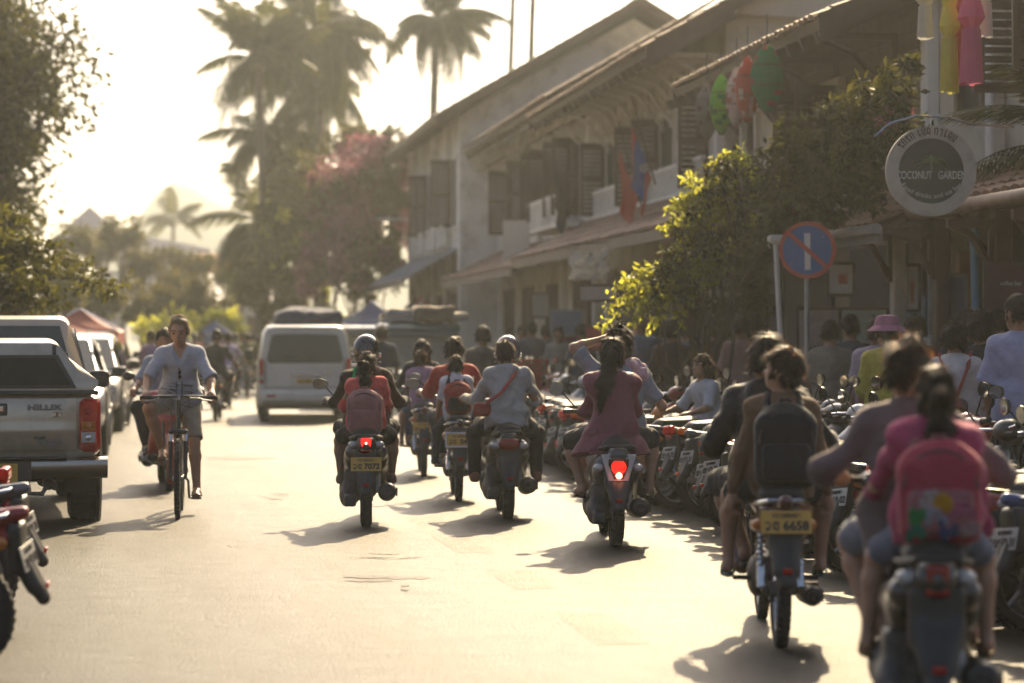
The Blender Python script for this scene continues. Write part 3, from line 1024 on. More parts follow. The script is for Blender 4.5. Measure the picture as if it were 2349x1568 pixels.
def world_of(info, p):
    o = info['root']
    return Matrix.Translation(o.location) @ Matrix.Rotation(o.rotation_euler.z, 4, 'Z') @ Vector(p)

def at_person(name, info, label, cat, group=None):
    """A thing worn or carried by a person: an own top-level object in the person's frame."""
    o = info['root']
    return empty(name, o.location, o.rotation_euler.z, label, cat, group)

def helmet(info, label, mt, vox=.011, visor=True):
    S, hp, Rh = info['S'], info['hp'], info['Rh']
    h = at_person('helmet', info, label, 'helmet')
    s = SDF(.02)
    s.ell(hp(0, -.005, .015), (.122 * S, .14 * S, .145 * S), Rh)
    s.box(hp(0, .13, -.06), (.2 * S, .1 * S, .11 * S), .02, Rh, k=.02, op='-')
    s.box(hp(0, 0, -.22), (.3 * S, .3 * S, .13 * S), .01, Rh, k=.012, op='-')
    s.ell(hp(0, -.005, -.02), (.092 * S, .11 * S, .125 * S), Rh, k=.006, op='-')
    s.build('shell', mt, h, vox, smooth=2)
    m = MB()
    ring = []
    for q in range(17):
        a = PI * (1.0 + q / 16)
        ring.append(hp(.123 * math.cos(a), .141 * math.sin(a) + 0.005, -.087))
    m.tube(ring, .008, 6)
    m.build('rim', mat('black_rubber', (.02, .02, .02), .6), h)
    for sx in (-1, 1):
        m = MB().tube([hp(sx * .112, .03, -.03), hp(sx * .128, .03, -.03)], .02, 10)
        m.build('pivot', mat('chrome', (.6, .6, .6), .15, 1.0), h)
    if visor:
        m = MB()
        rows = []
        for zz in (.03, .075):
            rows.append([hp(.13 * math.cos(a), .02 + .15 * math.sin(a), zz) for a in [PI * (.1 + .8 * q / 10) for q in range(11)]])
        m.sheet(rows)
        m.build('visor', glass('visor_glass', (.3, .3, .3), .4), h)
    return h

def backpack(info, label, mt, mt2, w=.30, h=.40, d=.15, dz=-.05, vox=.011, strap=None, pic=None, big=1.0):
    S, up, ft, rt, P, N = info['S'], info['up'], info['ft'], info['rt'], info['P'], info['N']
    b = at_person('backpack', info, label, 'backpack')
    C = N - up * (h / 2 + .03 - dz) - ft * (.135 * S + d * .45)
    Rb = info['Rt']
    s = SDF(.03)
    s.box(C - up * h * .08, (w / 2, d / 2, h * .42), .06, Rb)
    s.ell(C + up * h * .22, (w * .46, d * .45, h * .28), Rb, k=.05)
    s.build('bag', mt, b, vox, wr=.002)
    s = SDF(.02)
    s.box(C - up * h * .20 - ft * d * .5, (w * .4, d * .18, h * .22), .03, Rb)
    s.build('pocket', mt2, b, vox)
    m = MB()
    for sx in (-1, 1):
        sh = (info['shl'] if sx < 0 else info['shr'])
        p0 = C + up * h * .4 + rt * sx * .09 + ft * d * .4
        p1 = sh.lerp(N, .45) + up * .075 * S - ft * .03
        p2 = sh.lerp(N, .45) + up * .02 * S + ft * .12 * S
        p3 = C + up * -.12 * h + rt * sx * w * .5 + ft * .2
        m.tube([p0, p1, p2, p3, C - up * h * .3 + rt * sx * w * .45 + ft * d * .4], .02, 8, flat=.45)
    m.build('strap', strap or mt2, b)
    m = MB().tube([C + up * h * .44 - rt * .035, C + up * h * .52 - rt * .02, C + up * h * .52 + rt * .02, C + up * h * .44 + rt * .035], .008, 6)
    m.build('handle', mt2, b)
    # zip round the main compartment
    pts = []
    for q in range(15):
        a = PI * q / 14
        pts.append(C + rt * math.cos(a) * w * .44 + up * (h * .02 + math.sin(a) * h * .36) - ft * (d * .5 - .012))
    MB().tube(pts, .006, 5).build('zip', mat('zip_dark', (.05, .04, .04), .4), b)
    return b, C
# ------------------------------------------------------------------ motor scooters and bicycle
M_TYRE = mat('tyre_rubber', (.030, .028, .026), .75, var=.2, scale=30, bump=.3, bscale=120)
M_BLK = mat('black_plastic', (.030, .030, .028), .42, var=.2, scale=12, bump=.15, bscale=200)
M_SEAT = mat('seat_vinyl', (.02, .019, .018), .5, var=.15, scale=20, bump=.4, bscale=260)
M_CHR = mat('chrome', (.6, .6, .6), .15, 1.0)
M_ALU = mat('cast_alloy', (.32, .31, .30), .42, .8, var=.2, scale=20)
M_ENG = mat('engine_metal', (.10, .095, .09), .5, .6, var=.35, scale=25, dirt=((.12, .09, .06), .6, 30))
M_EXH = mat('muffler_black', (.05, .048, .045), .38, .6, var=.2, scale=20)
M_MIR = mat('mirror_glass', (.85, .87, .88), .03, 1.0, var=.02)
M_REDL = mat('red_lens', (.38, .012, .010), .15, spec=.6, coat=.5, trans=.35, tcol=(.9, .03, .02))
M_REDON = mat('red_lamp_lit', (.5, .02, .015), .2, emit=(1.0, .012, .006), estr=1.3)
M_LENSW = mat('lamp_core_lit', (.6, .1, .05), .2, emit=(1.0, .25, .14), estr=5.0)
M_AMB = mat('amber_lens', (.55, .20, .03), .15, coat=.4, trans=.3, tcol=(.9, .35, .05))
M_CLR = mat('clear_lens', (.45, .44, .42), .12, coat=.4)
M_PLATE = mat('plate_yellow', (.62, .36, .06), .45, var=.08, scale=30)
M_INK = mat('plate_ink', (.03, .025, .03), .6)
def paint(name, col, rough=.28): return mat(name, col, rough, var=.06, scale=6, coat=.6, dirt=((.2, .15, .1), .25, 14))

def wheel_parts(root, y, r, w, kind, par=None, rimm=None, x=0.0):
    """tyre, rim, spokes as parts; kind 'spoke' or 'cast'"""
    p = par or root
    t = w * .5
    m = MB().lathe([(r - .075, -t * .75), (r - .045, -t * .98), (r - .018, -t * .82), (r - .004, -t * .42), (r, 0), (r - .004, t * .42), (r - .018, t * .82), (r - .045, t * .98), (r - .075, t * .75)], (x, y, r), 'x', 30)
    n = 40
    for k in range(n):          # tread blocks
        a = 2 * PI * k / n
        for sx in (-1, 1):
            c = (x + sx * t * .5, y + (r - .0065) * math.sin(a + sx * .04), r + (r - .0065) * math.cos(a + sx * .04))
            m.box(c, (t * .55, .016, .010), Matrix.Rotation(-a, 3, 'X'), 0)
    ty = m.build('tyre', M_TYRE, p)
    ri = r - .07
    m = MB().lathe([(ri - .012, -t * .62), (ri + .012, -t * .7), (ri + .004, -t * .5), (ri - .02, 0), (ri + .004, t * .5), (ri + .012, t * .7), (ri - .012, t * .62), (ri - .03, 0)], (x, y, r), 'x', 28, closed=True)
    m.build('rim', rimm or M_ALU, p)
    m = MB()
    if kind == 'spoke':
        for k in range(18):
            a = 2 * PI * k / 18
            b = a + (.5 if k % 2 else -.5)
            sx = .035 if k % 4 < 2 else -.035
            m.tube([(x + sx, y + .04 * math.sin(b), r + .04 * math.cos(b)), (x, y + (ri - .01) * math.sin(a), r + (ri - .01) * math.cos(a))], .0028, 4)
    else:
        for k in range(5):
            a = 2 * PI * k / 5
            m.tube([(x, y + .03 * math.sin(a), r + .03 * math.cos(a)), (x, y + ri * math.sin(a + .2), r + ri * math.cos(a + .2))], [.022, .015], 6, flat=.6)
    m.build('spokes', M_CHR if kind == 'spoke' else (rimm or M_ALU), p)
    m = MB().lathe([(.0, -.06), (.05, -.055), (.055, -.03), (.035, -.02), (.035, .02), (.055, .03), (.05, .055), (0, .06)], (x, y, r), 'x', 16)
    m.build('hub', M_ENG, p)

def plate(root, c, w, h, tilt, digits, letters, framem=None, frame=False, name='number_plate', pmat=None):
    """yellow number plate seen from behind; c its centre; tilt leans the top forward"""
    e = MB().box((0, 0, 0), (w, .004, h), b=.001)
    o = e.build(name, pmat or M_PLATE, root, c, (rad(-tilt), 0, 0))
    if frame:
        m = MB()
        for sx, sz, bw, bh in ((0, 1, w + .03, .015), (0, -1, w + .03, .015), (-1, 0, .015, h), (1, 0, .015, h)):
            m.box((sx * (w / 2 + .0075), -.004, sz * (h / 2 + .0075)), (bw, .012, bh))
        m.build('plate_frame', framem or M_CHR, o)
    m = MB()
    fn = lambda x, y, z: (x, z, y)
    dh = h * .36
    lao(m, letters, -w * .43, -h * .36, w * .13, dh, w * .022, -.006, -.003, .22, fn=fn)
    lao(m, ['ko', 'wo', 'a', 'no', 'so', 'do', 'ko', 'mo', 'a'], -w * .27, h * .20, w * .05, h * .16, w * .011, -.006, -.003, .25, fn=fn)
    m.build('province_letters', M_INK, o)
    text_mesh('digits', digits, h * .55, M_INK, o, (w * .19, -.004, -h * .18), (rad(90), 0, 0), .0015, bold=.002)
    return o

def bike_mirror(root, side, y, z, x, tilt=0, rnd=False, drop=0.0, face=0.0, stemm=None):
    m = MB().tube([(side * x * .55, y, z - .20), (side * x * .8, y - .01, z - .10), (side * x, y - .02, z - .02)], .0065, 6)
    mi = m.build('mirror', stemm or M_BLK, root)
    R_ = rotm(rad(6), 0, rad(side * 8 + face))
    rx, rz = (.058, .058) if rnd else (.068, .046)
    c = Vector((side * (x + .035), y - .03, z + drop))
    ol, inn = [], []
    for q in range(18):
        a = 2 * PI * q / 18
        ol.append((rx * math.cos(a), rz * math.sin(a) * (1 if rnd else 1 + .15 * math.cos(a) * side)))
    rings = []
    for yy, sc in ((.04, .25), (.035, .6), (.02, .92), (0, 1.0), (-.006, 1.0), (-.006, .93)):
        rings.append([c + R_ @ Vector((p[0] * sc, yy, p[1] * sc)) for p in ol])
    MB().loft(rings).build('mirror_shell', stemm or M_BLK, mi)
    MB().add([c + R_ @ Vector((p[0] * .93, -.0075, p[1] * .93)) for p in ol], [tuple(range(18))]).build('mirror_glass', M_MIR, mi, smooth=False)
    return mi

def scooter(label, loc, rz, kind='scoot', col=None, col2=None, lit=True, pl=None, cat='scooter', group=None, lean=0, steer=0, lamp='small', detail=True, mirrors=(1, 1), rndm=False, stands=False, framed=False, pmat=None, platez=None, vox=.012, wmat=None, name='motor_scooter'):
    root = empty(name, loc, rz, label, cat, group)
    root.rotation_euler = (0, rad(lean), rz)
    col = col or M_BLK
    col2 = col2 or M_BLK
    sc = kind == 'scoot'
    r = .265 if sc else .285
    w = .10 if sc else .075
    WB = 1.25
    wheel_parts(root, 0, r, w, 'cast' if sc else 'spoke', rimm=wmat)
    # front assembly -----------------------------------------------
    wheel_parts(root, WB, r, w * .85, 'cast' if sc else 'spoke', rimm=wmat)
    s = SDF(.02)
    for q in range(7):
        a = rad(-55 + q * 25); a2 = rad(-55 + (q + 1) * 25)
        s.cone((0, WB + (r + .03) * math.sin(a), r + (r + .03) * math.cos(a)), (0, WB + (r + .03) * math.sin(a2), r + (r + .03) * math.cos(a2)), .042, .042)
    s.cone((0, WB, r), (0, WB + .001, r), r + .012, op='-', k=.01)
    s.build('front_fender', col, root, vox * 1.3)
    hx, hy, hz = 0, WB - .27, .98
    m = MB()
    for sx in (-1, 1):
        m.tube([(sx * .055, WB, r), (sx * .055, WB - .16, .70)], .017, 8)
    m.tube([(0, WB - .15, .66), (0, hy, hz - .03)], .022, 8)
    m.build('fork', M_ENG, root)
    # body -----------------------------------------------------------
    if sc:
        s = SDF(.05)
        s.cone((0, -.20, .68), (0, .35, .62), .085, .14); s.cone((0, .35, .62), (0, .50, .45), .14, .13)
        s.cone((-.11, -.10, .62), (-.12, .45, .52), .065, .09); s.cone((.11, -.10, .62), (.12, .45, .52), .065, .09)
        s.cone((-.10, .0, .53), (-.13, .5, .34), .07, .06); s.cone((.10, .0, .53), (.13, .5, .34), .07, .06)
        s.build('tail_cowl', col, root, vox)
        s = SDF(.04)
        s.box((0, .68, .31), (.17, .22, .035), .03); s.cone((-.15, .5, .30), (-.17, .88, .33), .04); s.cone((.15, .5, .30), (.17, .88, .33), .04)
        s.build('footboard', M_BLK, root, vox * 1.2)
        s = SDF(.05)
        s.cone((0, .92, .32), (0, .99, .80), .10, .07); s.cone((-.16, .93, .40), (-.10, .99, .78), .05); s.cone((.16, .93, .40), (.10, .99, .78), .05); s.cone((0, .95, .52), (0, .97, .7), .17, .14)
        s.build('leg_shield', col, root, vox * 1.2)
        s = SDF(.04)
        s.ell((0, hy + .04, hz - .03), (.15, .09, .085)); s.ell((0, hy + .1, hz - .06), (.09, .07, .08)); s.cone((-.2, hy, hz - .01), (.2, hy, hz - .01), .04)
        s.build('handlebar_cowl', col, root, vox * 1.2)
    else:
        s = SDF(.04)
        s.cone((0, -.33, .76), (0, .22, .63), .035, .085); s.cone((-.065, -.12, .69), (-.085, .35, .60), .035, .05); s.cone((.065, -.12, .69), (.085, .35, .60), .035, .05); s.cone((0, .2, .6), (0, .5, .50), .09, .06)
        s.build('tail_cowl', col, root, vox)
        s = SDF(.04)
        s.cone((-.14, .80, .34), (-.17, .92, .72), .05, .045); s.cone((.14, .80, .34), (.17, .92, .72), .05, .045); s.cone((0, .90, .72), (0, .96, .80), .1, .07); s.cone((0, .55, .52), (0, .93, .70), .06, .08)
        s.build('leg_shield', col, root, vox * 1.2)
        s = SDF(.04)
        s.ell((0, hy + .05, hz - .02), (.12, .09, .08)); s.ell((0, hy + .13, hz - .05), (.08, .05, .075))
        s.build('handlebar_cowl', col, root, vox * 1.2)
    # seat
    s = SDF(.05)
    s.box((0, .10, .755 if sc else .775), (.115, .26, .045), .04); s.box((0, .47, .735), (.12, .20, .045), .04); s.cone((0, -.1, .77), (0, .2, .765), .06, .09)
    s.build('seat', M_SEAT, root, vox)
    m = MB().tube([(-.13, .12, .72), (-.13, -.14, .74), (-.08, -.27, .76), (.08, -.27, .76), (.13, -.14, .74), (.13, .12, .72)], .013, 8)
    m.build('grab_rail', M_CHR if not sc else M_BLK, root)
    # engine, swing arm, shocks, exhaust
    s = SDF(.03)
    if sc:
        s.cone((-.125, -.01, r), (-.125, .42, r + .03), .08, .09); s.cone((0, .42, .30), (0, .6, .32), .10, .08); s.ell((-.165, .02, r), (.055, .11, .10)); s.ell((-.165, .38, r + .03), (.06, .12, .11)); s.box((-.125, .1, r + .14), (.06, .14, .07), .03); s.box((-.13, -.10, r - .04), (.05, .05, .05), .02); s.cone((-.09, .2, r + .1), (.1, .3, r + .1), .06)
    else:
        s.cone((0, .42, .32), (0, .70, .36), .11, .075); s.ell((-.09, .45, .32), (.05, .13, .11)); s.ell((.09, .45, .32), (.05, .13, .11)); s.cone((0, .7, .36), (0, .85, .38), .07, .06)
        s.cone((-.07, 0, r), (-.07, .4, .33), .028, .035); s.cone((.07, 0, r), (.07, .4, .33), .025, .03)
    s.build('engine', M_ENG, root, vox)
    for sx in ((-1, 1) if not sc else (-1, 1)):
        a, b = Vector((sx * .10, -.02, r + .02)), Vector((sx * .095, .08, .62))
        m = MB().tube([a, a.lerp(b, .45)], .022, 8).tube([a.lerp(b, .4), b], .012, 8)
        sp = []
        for q in range(45):
            t = q / 44
            c = a.lerp(b, .3 + .6 * t)
            sp.append(c + Vector((math.cos(t * 14 * PI) * .024, math.sin(t * 14 * PI) * .024, 0)))
        m.tube(sp, .005, 5)
        m.build('shock_absorber', M_CHR if not sc else M_ALU, root)
    s0 = Vector((.175 if sc else .155, -.12, .30 if sc else .27))
    d_ = Vector((-.01, 1, -.09 if sc else -.06)).normalized()
    rr = .074 if sc else .052
    q_ = d_.to_track_quat('Z', 'Y').to_matrix()
    m = MB().lathe([(.0, .0), (.02, -.001), (.022, -.02), (.028, -.02), (.03, .0), (rr * .8, .004), (rr, .03), (rr, .40), (rr * .7, .47), (.02, .52)], s0, 'z', 18, rot=q_)
    m.tube([s0 + d_ * .5, s0 + d_ * .62 + Vector((-.03, 0, 0)), Vector((.1, .75, .25))], .016, 8)
    ex = m.build('muffler', M_EXH, root)
    m = MB()
    for q in range(6):
        a = rad(-60 + q * 24)
    m.box(s0 + d_ * .22 + Vector((rr + .006, 0, 0)), (.012, .26, .07), Matrix.Rotation(rad(-5), 3, 'X'), 0, .005)
    m.build('heat_guard', M_CHR if not sc else M_BLK, ex)
    # rear mudguard and plate
    s = SDF(.02)
    y0, z0 = (-.19, .60) if sc else (-.28, .66)
    s.box((0, y0 - .02, z0 - .06), (.105 if sc else .085, .035, .12), .025); s.cone((-.06 if sc else -.03, y0 - .03, z0 - .10), (-.035, y0 - .10, z0 - .24), .04, .035); s.cone((.06 if sc else .03, y0 - .03, z0 - .10), (.035, y0 - .10, z0 - .24), .04, .035); s.cone((-.03, y0 - .04, z0 - .12), (-.015, y0 - .14, z0 - .30), .035, .03); s.cone((.03, y0 - .04, z0 - .12), (.015, y0 - .14, z0 - .30), .035, .03)
    if not sc:
        s.cone((0, y0, z0), (0, .05, .62), .05, .05)
    s.build('mudguard', M_BLK, root, vox)
    MB().box((0, y0 - .16, z0 - .235), (.05, .012, .03), b=.004).build('reflector', M_REDL, root)
    if pl:
        plate(root, (0, y0 - .075, platez or z0 - .10), .25, .115, 14, pl[0], pl[1], pmat=pmat, frame=framed, framem=mat('plate_frame_white', (.6, .62, .65), .4))
    # lamps
    if lamp == 'tri':          # pale triangular housing with round lens
        pan = mat('pearl_panel', (.55, .54, .51), .3, coat=.6, var=.04)
        tri = [(-.13, .70), (.13, .70), (.075, .50), (-.075, .50)]
        rings = []
        for yy, k in ((-.20, .9), (-.255, 1.0), (-.268, .93)):
            rings.append([(px * k, yy - .04 * (pz - .5) * -1, .6 + (pz - .6) * k) for px, pz in tri])
        MB().loft(rings).build('lamp_housing', pan, root)
        rings = []
        tri2 = [(-.075, .665), (.075, .665), (.075, .62), (.035, .515), (-.035, .515), (-.075, .62)]
        rings = [[(px, -.262, pz) for px, pz in tri2], [(px * .95, -.272, .59 + (pz - .59) * .95) for px, pz in tri2]]
        MB().loft(rings).build('lamp_bezel', mat('dark_red_trim', (.08, .01, .012), .25), root)
        tl = MB().lathe([(0, -.02), (.035, -.016), (.055, 0), (.06, .02)], (0, -.272, .607), 'y', 24).build('tail_lamp', M_REDON if lit else M_REDL, root)
        MB().ball((0, -.292, .545), .024, 12).build('bulb', M_LENSW if lit else M_REDL, tl)
        m = MB()
        for q in range(-2, 3):
            m.box((q * .02, -.294, .615), (.003, .003, .07)); m.box((0, -.294, .615 + q * .016), (.085, .003, .003))
        m.build('lens_ribs', mat('lens_rib_dark', (.3, .015, .01), .3), tl)
        text_mesh('maker_lettering', 'HONDA', .028, M_INK, root, (0, -.287, .686), (rad(90), 0, 0), .001, sx=1.35, bold=.0008)
        lz, lx, ly = .60, .145, -.20
    elif lamp == 'wide':
        s = SDF(.02); s.ell((0, -.255, .655), (.095, .05, .055))
        s.build('tail_lamp', M_REDON if lit else M_REDL, root, vox * .8)
        lz, lx, ly = .64, .12, -.23
    else:
        s = SDF(.01); s.box((0, y0 - .06, z0 + .10), (.042 if sc else .07, .03, .04), .015)
        tl = s.build('tail_lamp', M_REDON if lit else M_REDL, root, vox * .6)
        if lit:
            MB().ball((0, y0 - .086, z0 + .095), (.014, .008, .018), 10).build('bulb', M_LENSW, tl)
        s = SDF(.01); s.box((0, y0 - .06, z0 + .04), (.045, .025, .018), .012); s.build('lower_lens', M_REDL, root, vox * .6)
        lz, lx, ly = z0 + .085, .105, y0 + .02
    for sx in (-1, 1):
        s = SDF(.01); s.ell((sx * lx, ly, lz), (.045, .06, .034))
        s.build('indicator_lamp', M_CLR if sc else M_AMB, root, vox)
    # handlebar
    m = MB().tube([(-.33, hy - .06, hz), (-.2, hy - .02, hz), (-.08, hy, hz - .01), (.08, hy, hz - .01), (.2, hy - .02, hz), (.33, hy - .06, hz)], .012, 8)
    hb = m.build('handlebar', M_CHR, root)
    for sx in (-1, 1):
        MB().lathe([(.0, 0), (.019, .002), (.02, .01), (.0165, .015), (.0165, .12), (.022, .125), (0, .127)], (sx * .345, hy - .063, hz), 'x', 12, rot=Matrix.Rotation(0 if sx < 0 else PI, 3, 'Z') @ Matrix.Rotation(rad(-12 if sx > 0 else 12) * sx, 3, 'Z')).build('grip', M_TYRE, hb)
        MB().tube([(sx * .16, hy + .03, hz + .01), (sx * .2, hy + .045, hz), (sx * .32, hy + .01, hz - .015)], .007, 6).build('lever', M_ALU, hb)
    for sx, on in ((-1, mirrors[0]), (1, mirrors[1])):
        if on: bike_mirror(root, sx, hy, 1.16, .36, rnd=rndm)
    # pegs, stand
    for sx in (-1, 1):
        MB().tube([(sx * .13, .32, .32), (sx * .22, .30, .325)], .013, 8).build('foot_peg', M_TYRE, root)
    m = MB().tube([(-.12, .36, .24), (-.17, .30, .10), (-.22, .22, .13)], .011, 6); m.box((-.23, .21, .13), (.04, .06, .012))
    if stands: m.build('stand', M_ENG, root)
    if not sc:
        MB().tube([(0, .45, .30), (.16, .50, .27), (.24, .5, .27)], .012, 6).build('brake_pedal', M_ENG, root)
    return root

def bicycle(label, loc, rz):
    root = empty('bicycle', loc, rz, label, 'bicycle')
    fm = mat('bike_black', (.02, .02, .022), .3, coat=.4)
    r, WB = .345, 1.05      # origin under the front axle, +y forward
    for y in (0, -WB):
        m = MB().lathe([(r - .05, -.014), (r - .035, -.026), (r - .008, -.02), (r, 0), (r - .008, .02), (r - .035, .026), (r - .05, .014)], (0, y, r), 'x', 36)
        for k in range(50):
            a = 2 * PI * k / 50
            for sx in (-1, 1):
                m.box((sx * .012, y + r * math.sin(a), r + r * math.cos(a)), (.014, .016, .01), Matrix.Rotation(-a, 3, 'X'))
        m.build('tyre', M_TYRE, root)
        MB().lathe([(r - .06, -.012), (r - .045, -.014), (r - .045, .014), (r - .06, .012)], (0, y, r), 'x', 32, closed=True).build('rim', fm, root)
        m = MB()
        for k in range(20):
            a = 2 * PI * k / 20
            m.tube([(.03 * (1 if k % 2 else -1), y + .02 * math.sin(a + .6), r + .02 * math.cos(a + .6)), (0, y + (r - .05) * math.sin(a), r + (r - .05) * math.cos(a))], .0016, 4)
        m.build('spokes', M_ALU, root)
        MB().lathe([(0, -.05), (.02, -.05), (.024, -.03), (.016, -.02), (.016, .02), (.024, .03), (.02, .05), (0, .05)], (0, y, r), 'x', 14).build('hub', M_ALU, root)
    m = MB()
    for sx in (-1, 1):
        m.tube([(sx * .065, 0, r), (sx * .065, -.10, .66)], [.014, .021], 10)
        m.tube([(sx * .065, -.10, .64), (sx * .065, -.125, .75)], .013, 8)
    m.box((0, -.115, .745), (.17, .06, .045), Matrix.Rotation(rad(14), 3, 'X'), b=.015)
    m.tube([(0, -.12, .74), (0, -.19, 1.0)], .021, 10)
    m.build('fork', mat('fork_dark', (.035, .036, .04), .3, .3), root)
    m = MB()
    for sx in (-1, 1):
        m.tube([(sx * .066, -.098, .655), (sx * .066, -.122, .745)], .0175, 8)
    m.build('stanchion', mat('stanchion_grey', (.55, .60, .68), .15, .9), root)
    bb = Vector((0, -.62, .31)); st = Vector((0, -.80, .82)); hd = Vector((0, -.15, .84)); hd2 = Vector((0, -.18, .95)); ra = Vector((0, -WB, r))
    m = MB().tube([hd, bb], .024, 10).tube([hd2, st - Vector((0, 0, .06))], .02, 10).tube([bb, st], .018, 10)
    for sx in (-1, 1):
        m.tube([bb, ra + Vector((sx * .06, 0, 0))], .01, 8).tube([st - Vector((0, -.02, .1)), ra + Vector((sx * .06, 0, 0))], .009, 8)
    m.build('frame', fm, root)
    MB().tube([st - Vector((0, 0, .05)), Vector((0, -.85, .93))], .014, 8).build('seat_post', M_ALU, root)
    s = SDF(.03); s.cone((0, -.98, .96), (0, -.72, .96), .055, .02); s.ell((0, -.97, .96), (.075, .07, .03)); s.build('saddle', M_SEAT, root, .014)
    m = MB().tube([(-.31, -.27, 1.035), (-.13, -.25, 1.045), (0, -.24, 1.045), (.13, -.25, 1.045), (.31, -.27, 1.035)], .0145, 8).tube([(0, -.19, 1.0), (0, -.245, 1.045)], .021, 8)
    hb = m.build('handlebar', fm, root)
    for sx in (-1, 1):
        MB().tube([(sx * .21, -.262, 1.038), (sx * .335, -.272, 1.033)], .018, 10).build('grip', M_TYRE, hb)
        MB().tube([(sx * .17, -.235, 1.035), (sx * .20, -.20, 1.02), (sx * .29, -.2, 1.005)], .007, 6).build('brake_lever', M_ALU, hb)
    m = MB().tube([(.2, -.22, 1.03), (.14, -.09, 1.02), (.06, -.08, .93), (.06, -.1, .75)], .004, 5).tube([(-.2, -.22, 1.03), (-.1, -.07, 1.04), (0, -.1, .95), (-.04, -.16, .8)], .004, 5)
    m.build('cable', M_BLK, root)
    cr = rad(0)
    m = MB().lathe([(.08, -.004), (.095, -.004), (.095, .004), (.08, .004)], bb + Vector((.05, 0, 0)), 'x', 24, closed=True)
    for k in range(4):
        a = k * PI / 2 + .4
        m.tube([bb + Vector((.05, 0, 0)), bb + Vector((.05, .085 * math.sin(a), .085 * math.cos(a)))], .008, 6)
    m.build('chainring', M_ENG, root)
    for sx, dz in ((-1, -1), (1, 1)):
        e = bb + Vector((sx * .085, .03, dz * .17))
        m = MB().tube([bb + Vector((sx * .06, 0, 0)), bb + Vector((sx * .075, 0, dz * .02)), e], .011, 8)
        cp = m.build('crank', M_ENG, root)
        m = MB().box(e + Vector((sx * .06, 0, 0)), (.09, .08, .018), b=.004)
        m.tube([e, e + Vector((sx * .03, 0, 0))], .007, 6)
        m.build('pedal', M_BLK, cp)
    return root
# ------------------------------------------------------------------ shop houses along the right-hand pavement
M_WALLW = mat('white_plaster', (.78, .76, .70), .85, var=.10, scale=1.3, bump=.25, bscale=14, dirt=((.30, .25, .18), .55, 1.6))
M_WALLC = mat('cream_plaster', (.56, .51, .42), .85, var=.12, scale=1.3, bump=.25, bscale=14, dirt=((.24, .19, .13), .55, 1.8))
M_WALLB = mat('blue_board_wall', (.07, .13, .22), .7, var=.15, scale=4)
M_WOOD = mat('dark_timber', (.085, .050, .032), .6, var=.3, scale=5, bump=.3, bscale=40)
M_SHUT = mat('brown_shutter', (.085, .042, .028), .6, var=.2, scale=6, bump=.2, bscale=40)
M_TILE = mat('clay_tile', (.20, .105, .065), .75, var=.25, scale=3, bump=.3, bscale=25, dirt=((.06, .05, .04), .6, 4), island=.3)
M_TIN = mat('tin_sheet', (.34, .34, .34), .45, .35, var=.15, scale=3, dirt=((.2, .13, .08), .5, 4))
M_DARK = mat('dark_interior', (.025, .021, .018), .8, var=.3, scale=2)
M_RED = mat('red_oxide_board', (.30, .09, .06), .7, var=.15, scale=5)
M_GREYB = mat('grey_board', (.20, .20, .20), .7, var=.15, scale=4)

def tiles(name, parent, p0, along, slope, nx, nz, m=M_TILE):
    """overlapping tiles over the slope spanned by along and slope from p0; each tile has its own edges"""
    p0, al, sl = Vector(p0), Vector(along), Vector(slope)
    nrm = al.cross(sl).normalized()
    if nrm.z < 0: nrm = -nrm
    mb = MB()
    a1, s1 = al / nx, sl / nz
    for j in range(nz):
        for i in range(nx):
            o = p0 + a1 * i + s1 * j + nrm * R.uniform(0, .012)
            e = a1 * .94
            t = s1 * 1.18
            lo, hi = nrm * .034, nrm * .010
            vs = [o + lo, o + e * .5 + lo + nrm * .022, o + e + lo, o + e + t + hi, o + e * .5 + t + hi + nrm * .022, o + t + hi, o, o + e]
            mb.add(vs, [(0, 1, 4, 5), (1, 2, 3, 4), (6, 7, 2, 1, 0)])
    o = mb.build(name, m, parent, smooth=False)
    tag(o, kind='stuff')
    return o

def slab(mb, p0, along, slope, th, mi=0):
    p0, al, sl = Vector(p0), Vector(along), Vector(slope)
    n = al.cross(sl).normalized()
    if n.z < 0: n = -n
    c = [p0, p0 + al, p0 + al + sl, p0 + sl]
    vs = c + [p - n * th for p in c]
    return mb.add(vs, [(0, 1, 2, 3), (7, 6, 5, 4), (0, 4, 5, 1), (1, 5, 6, 2), (2, 6, 7, 3), (3, 7, 4, 0)], mi)

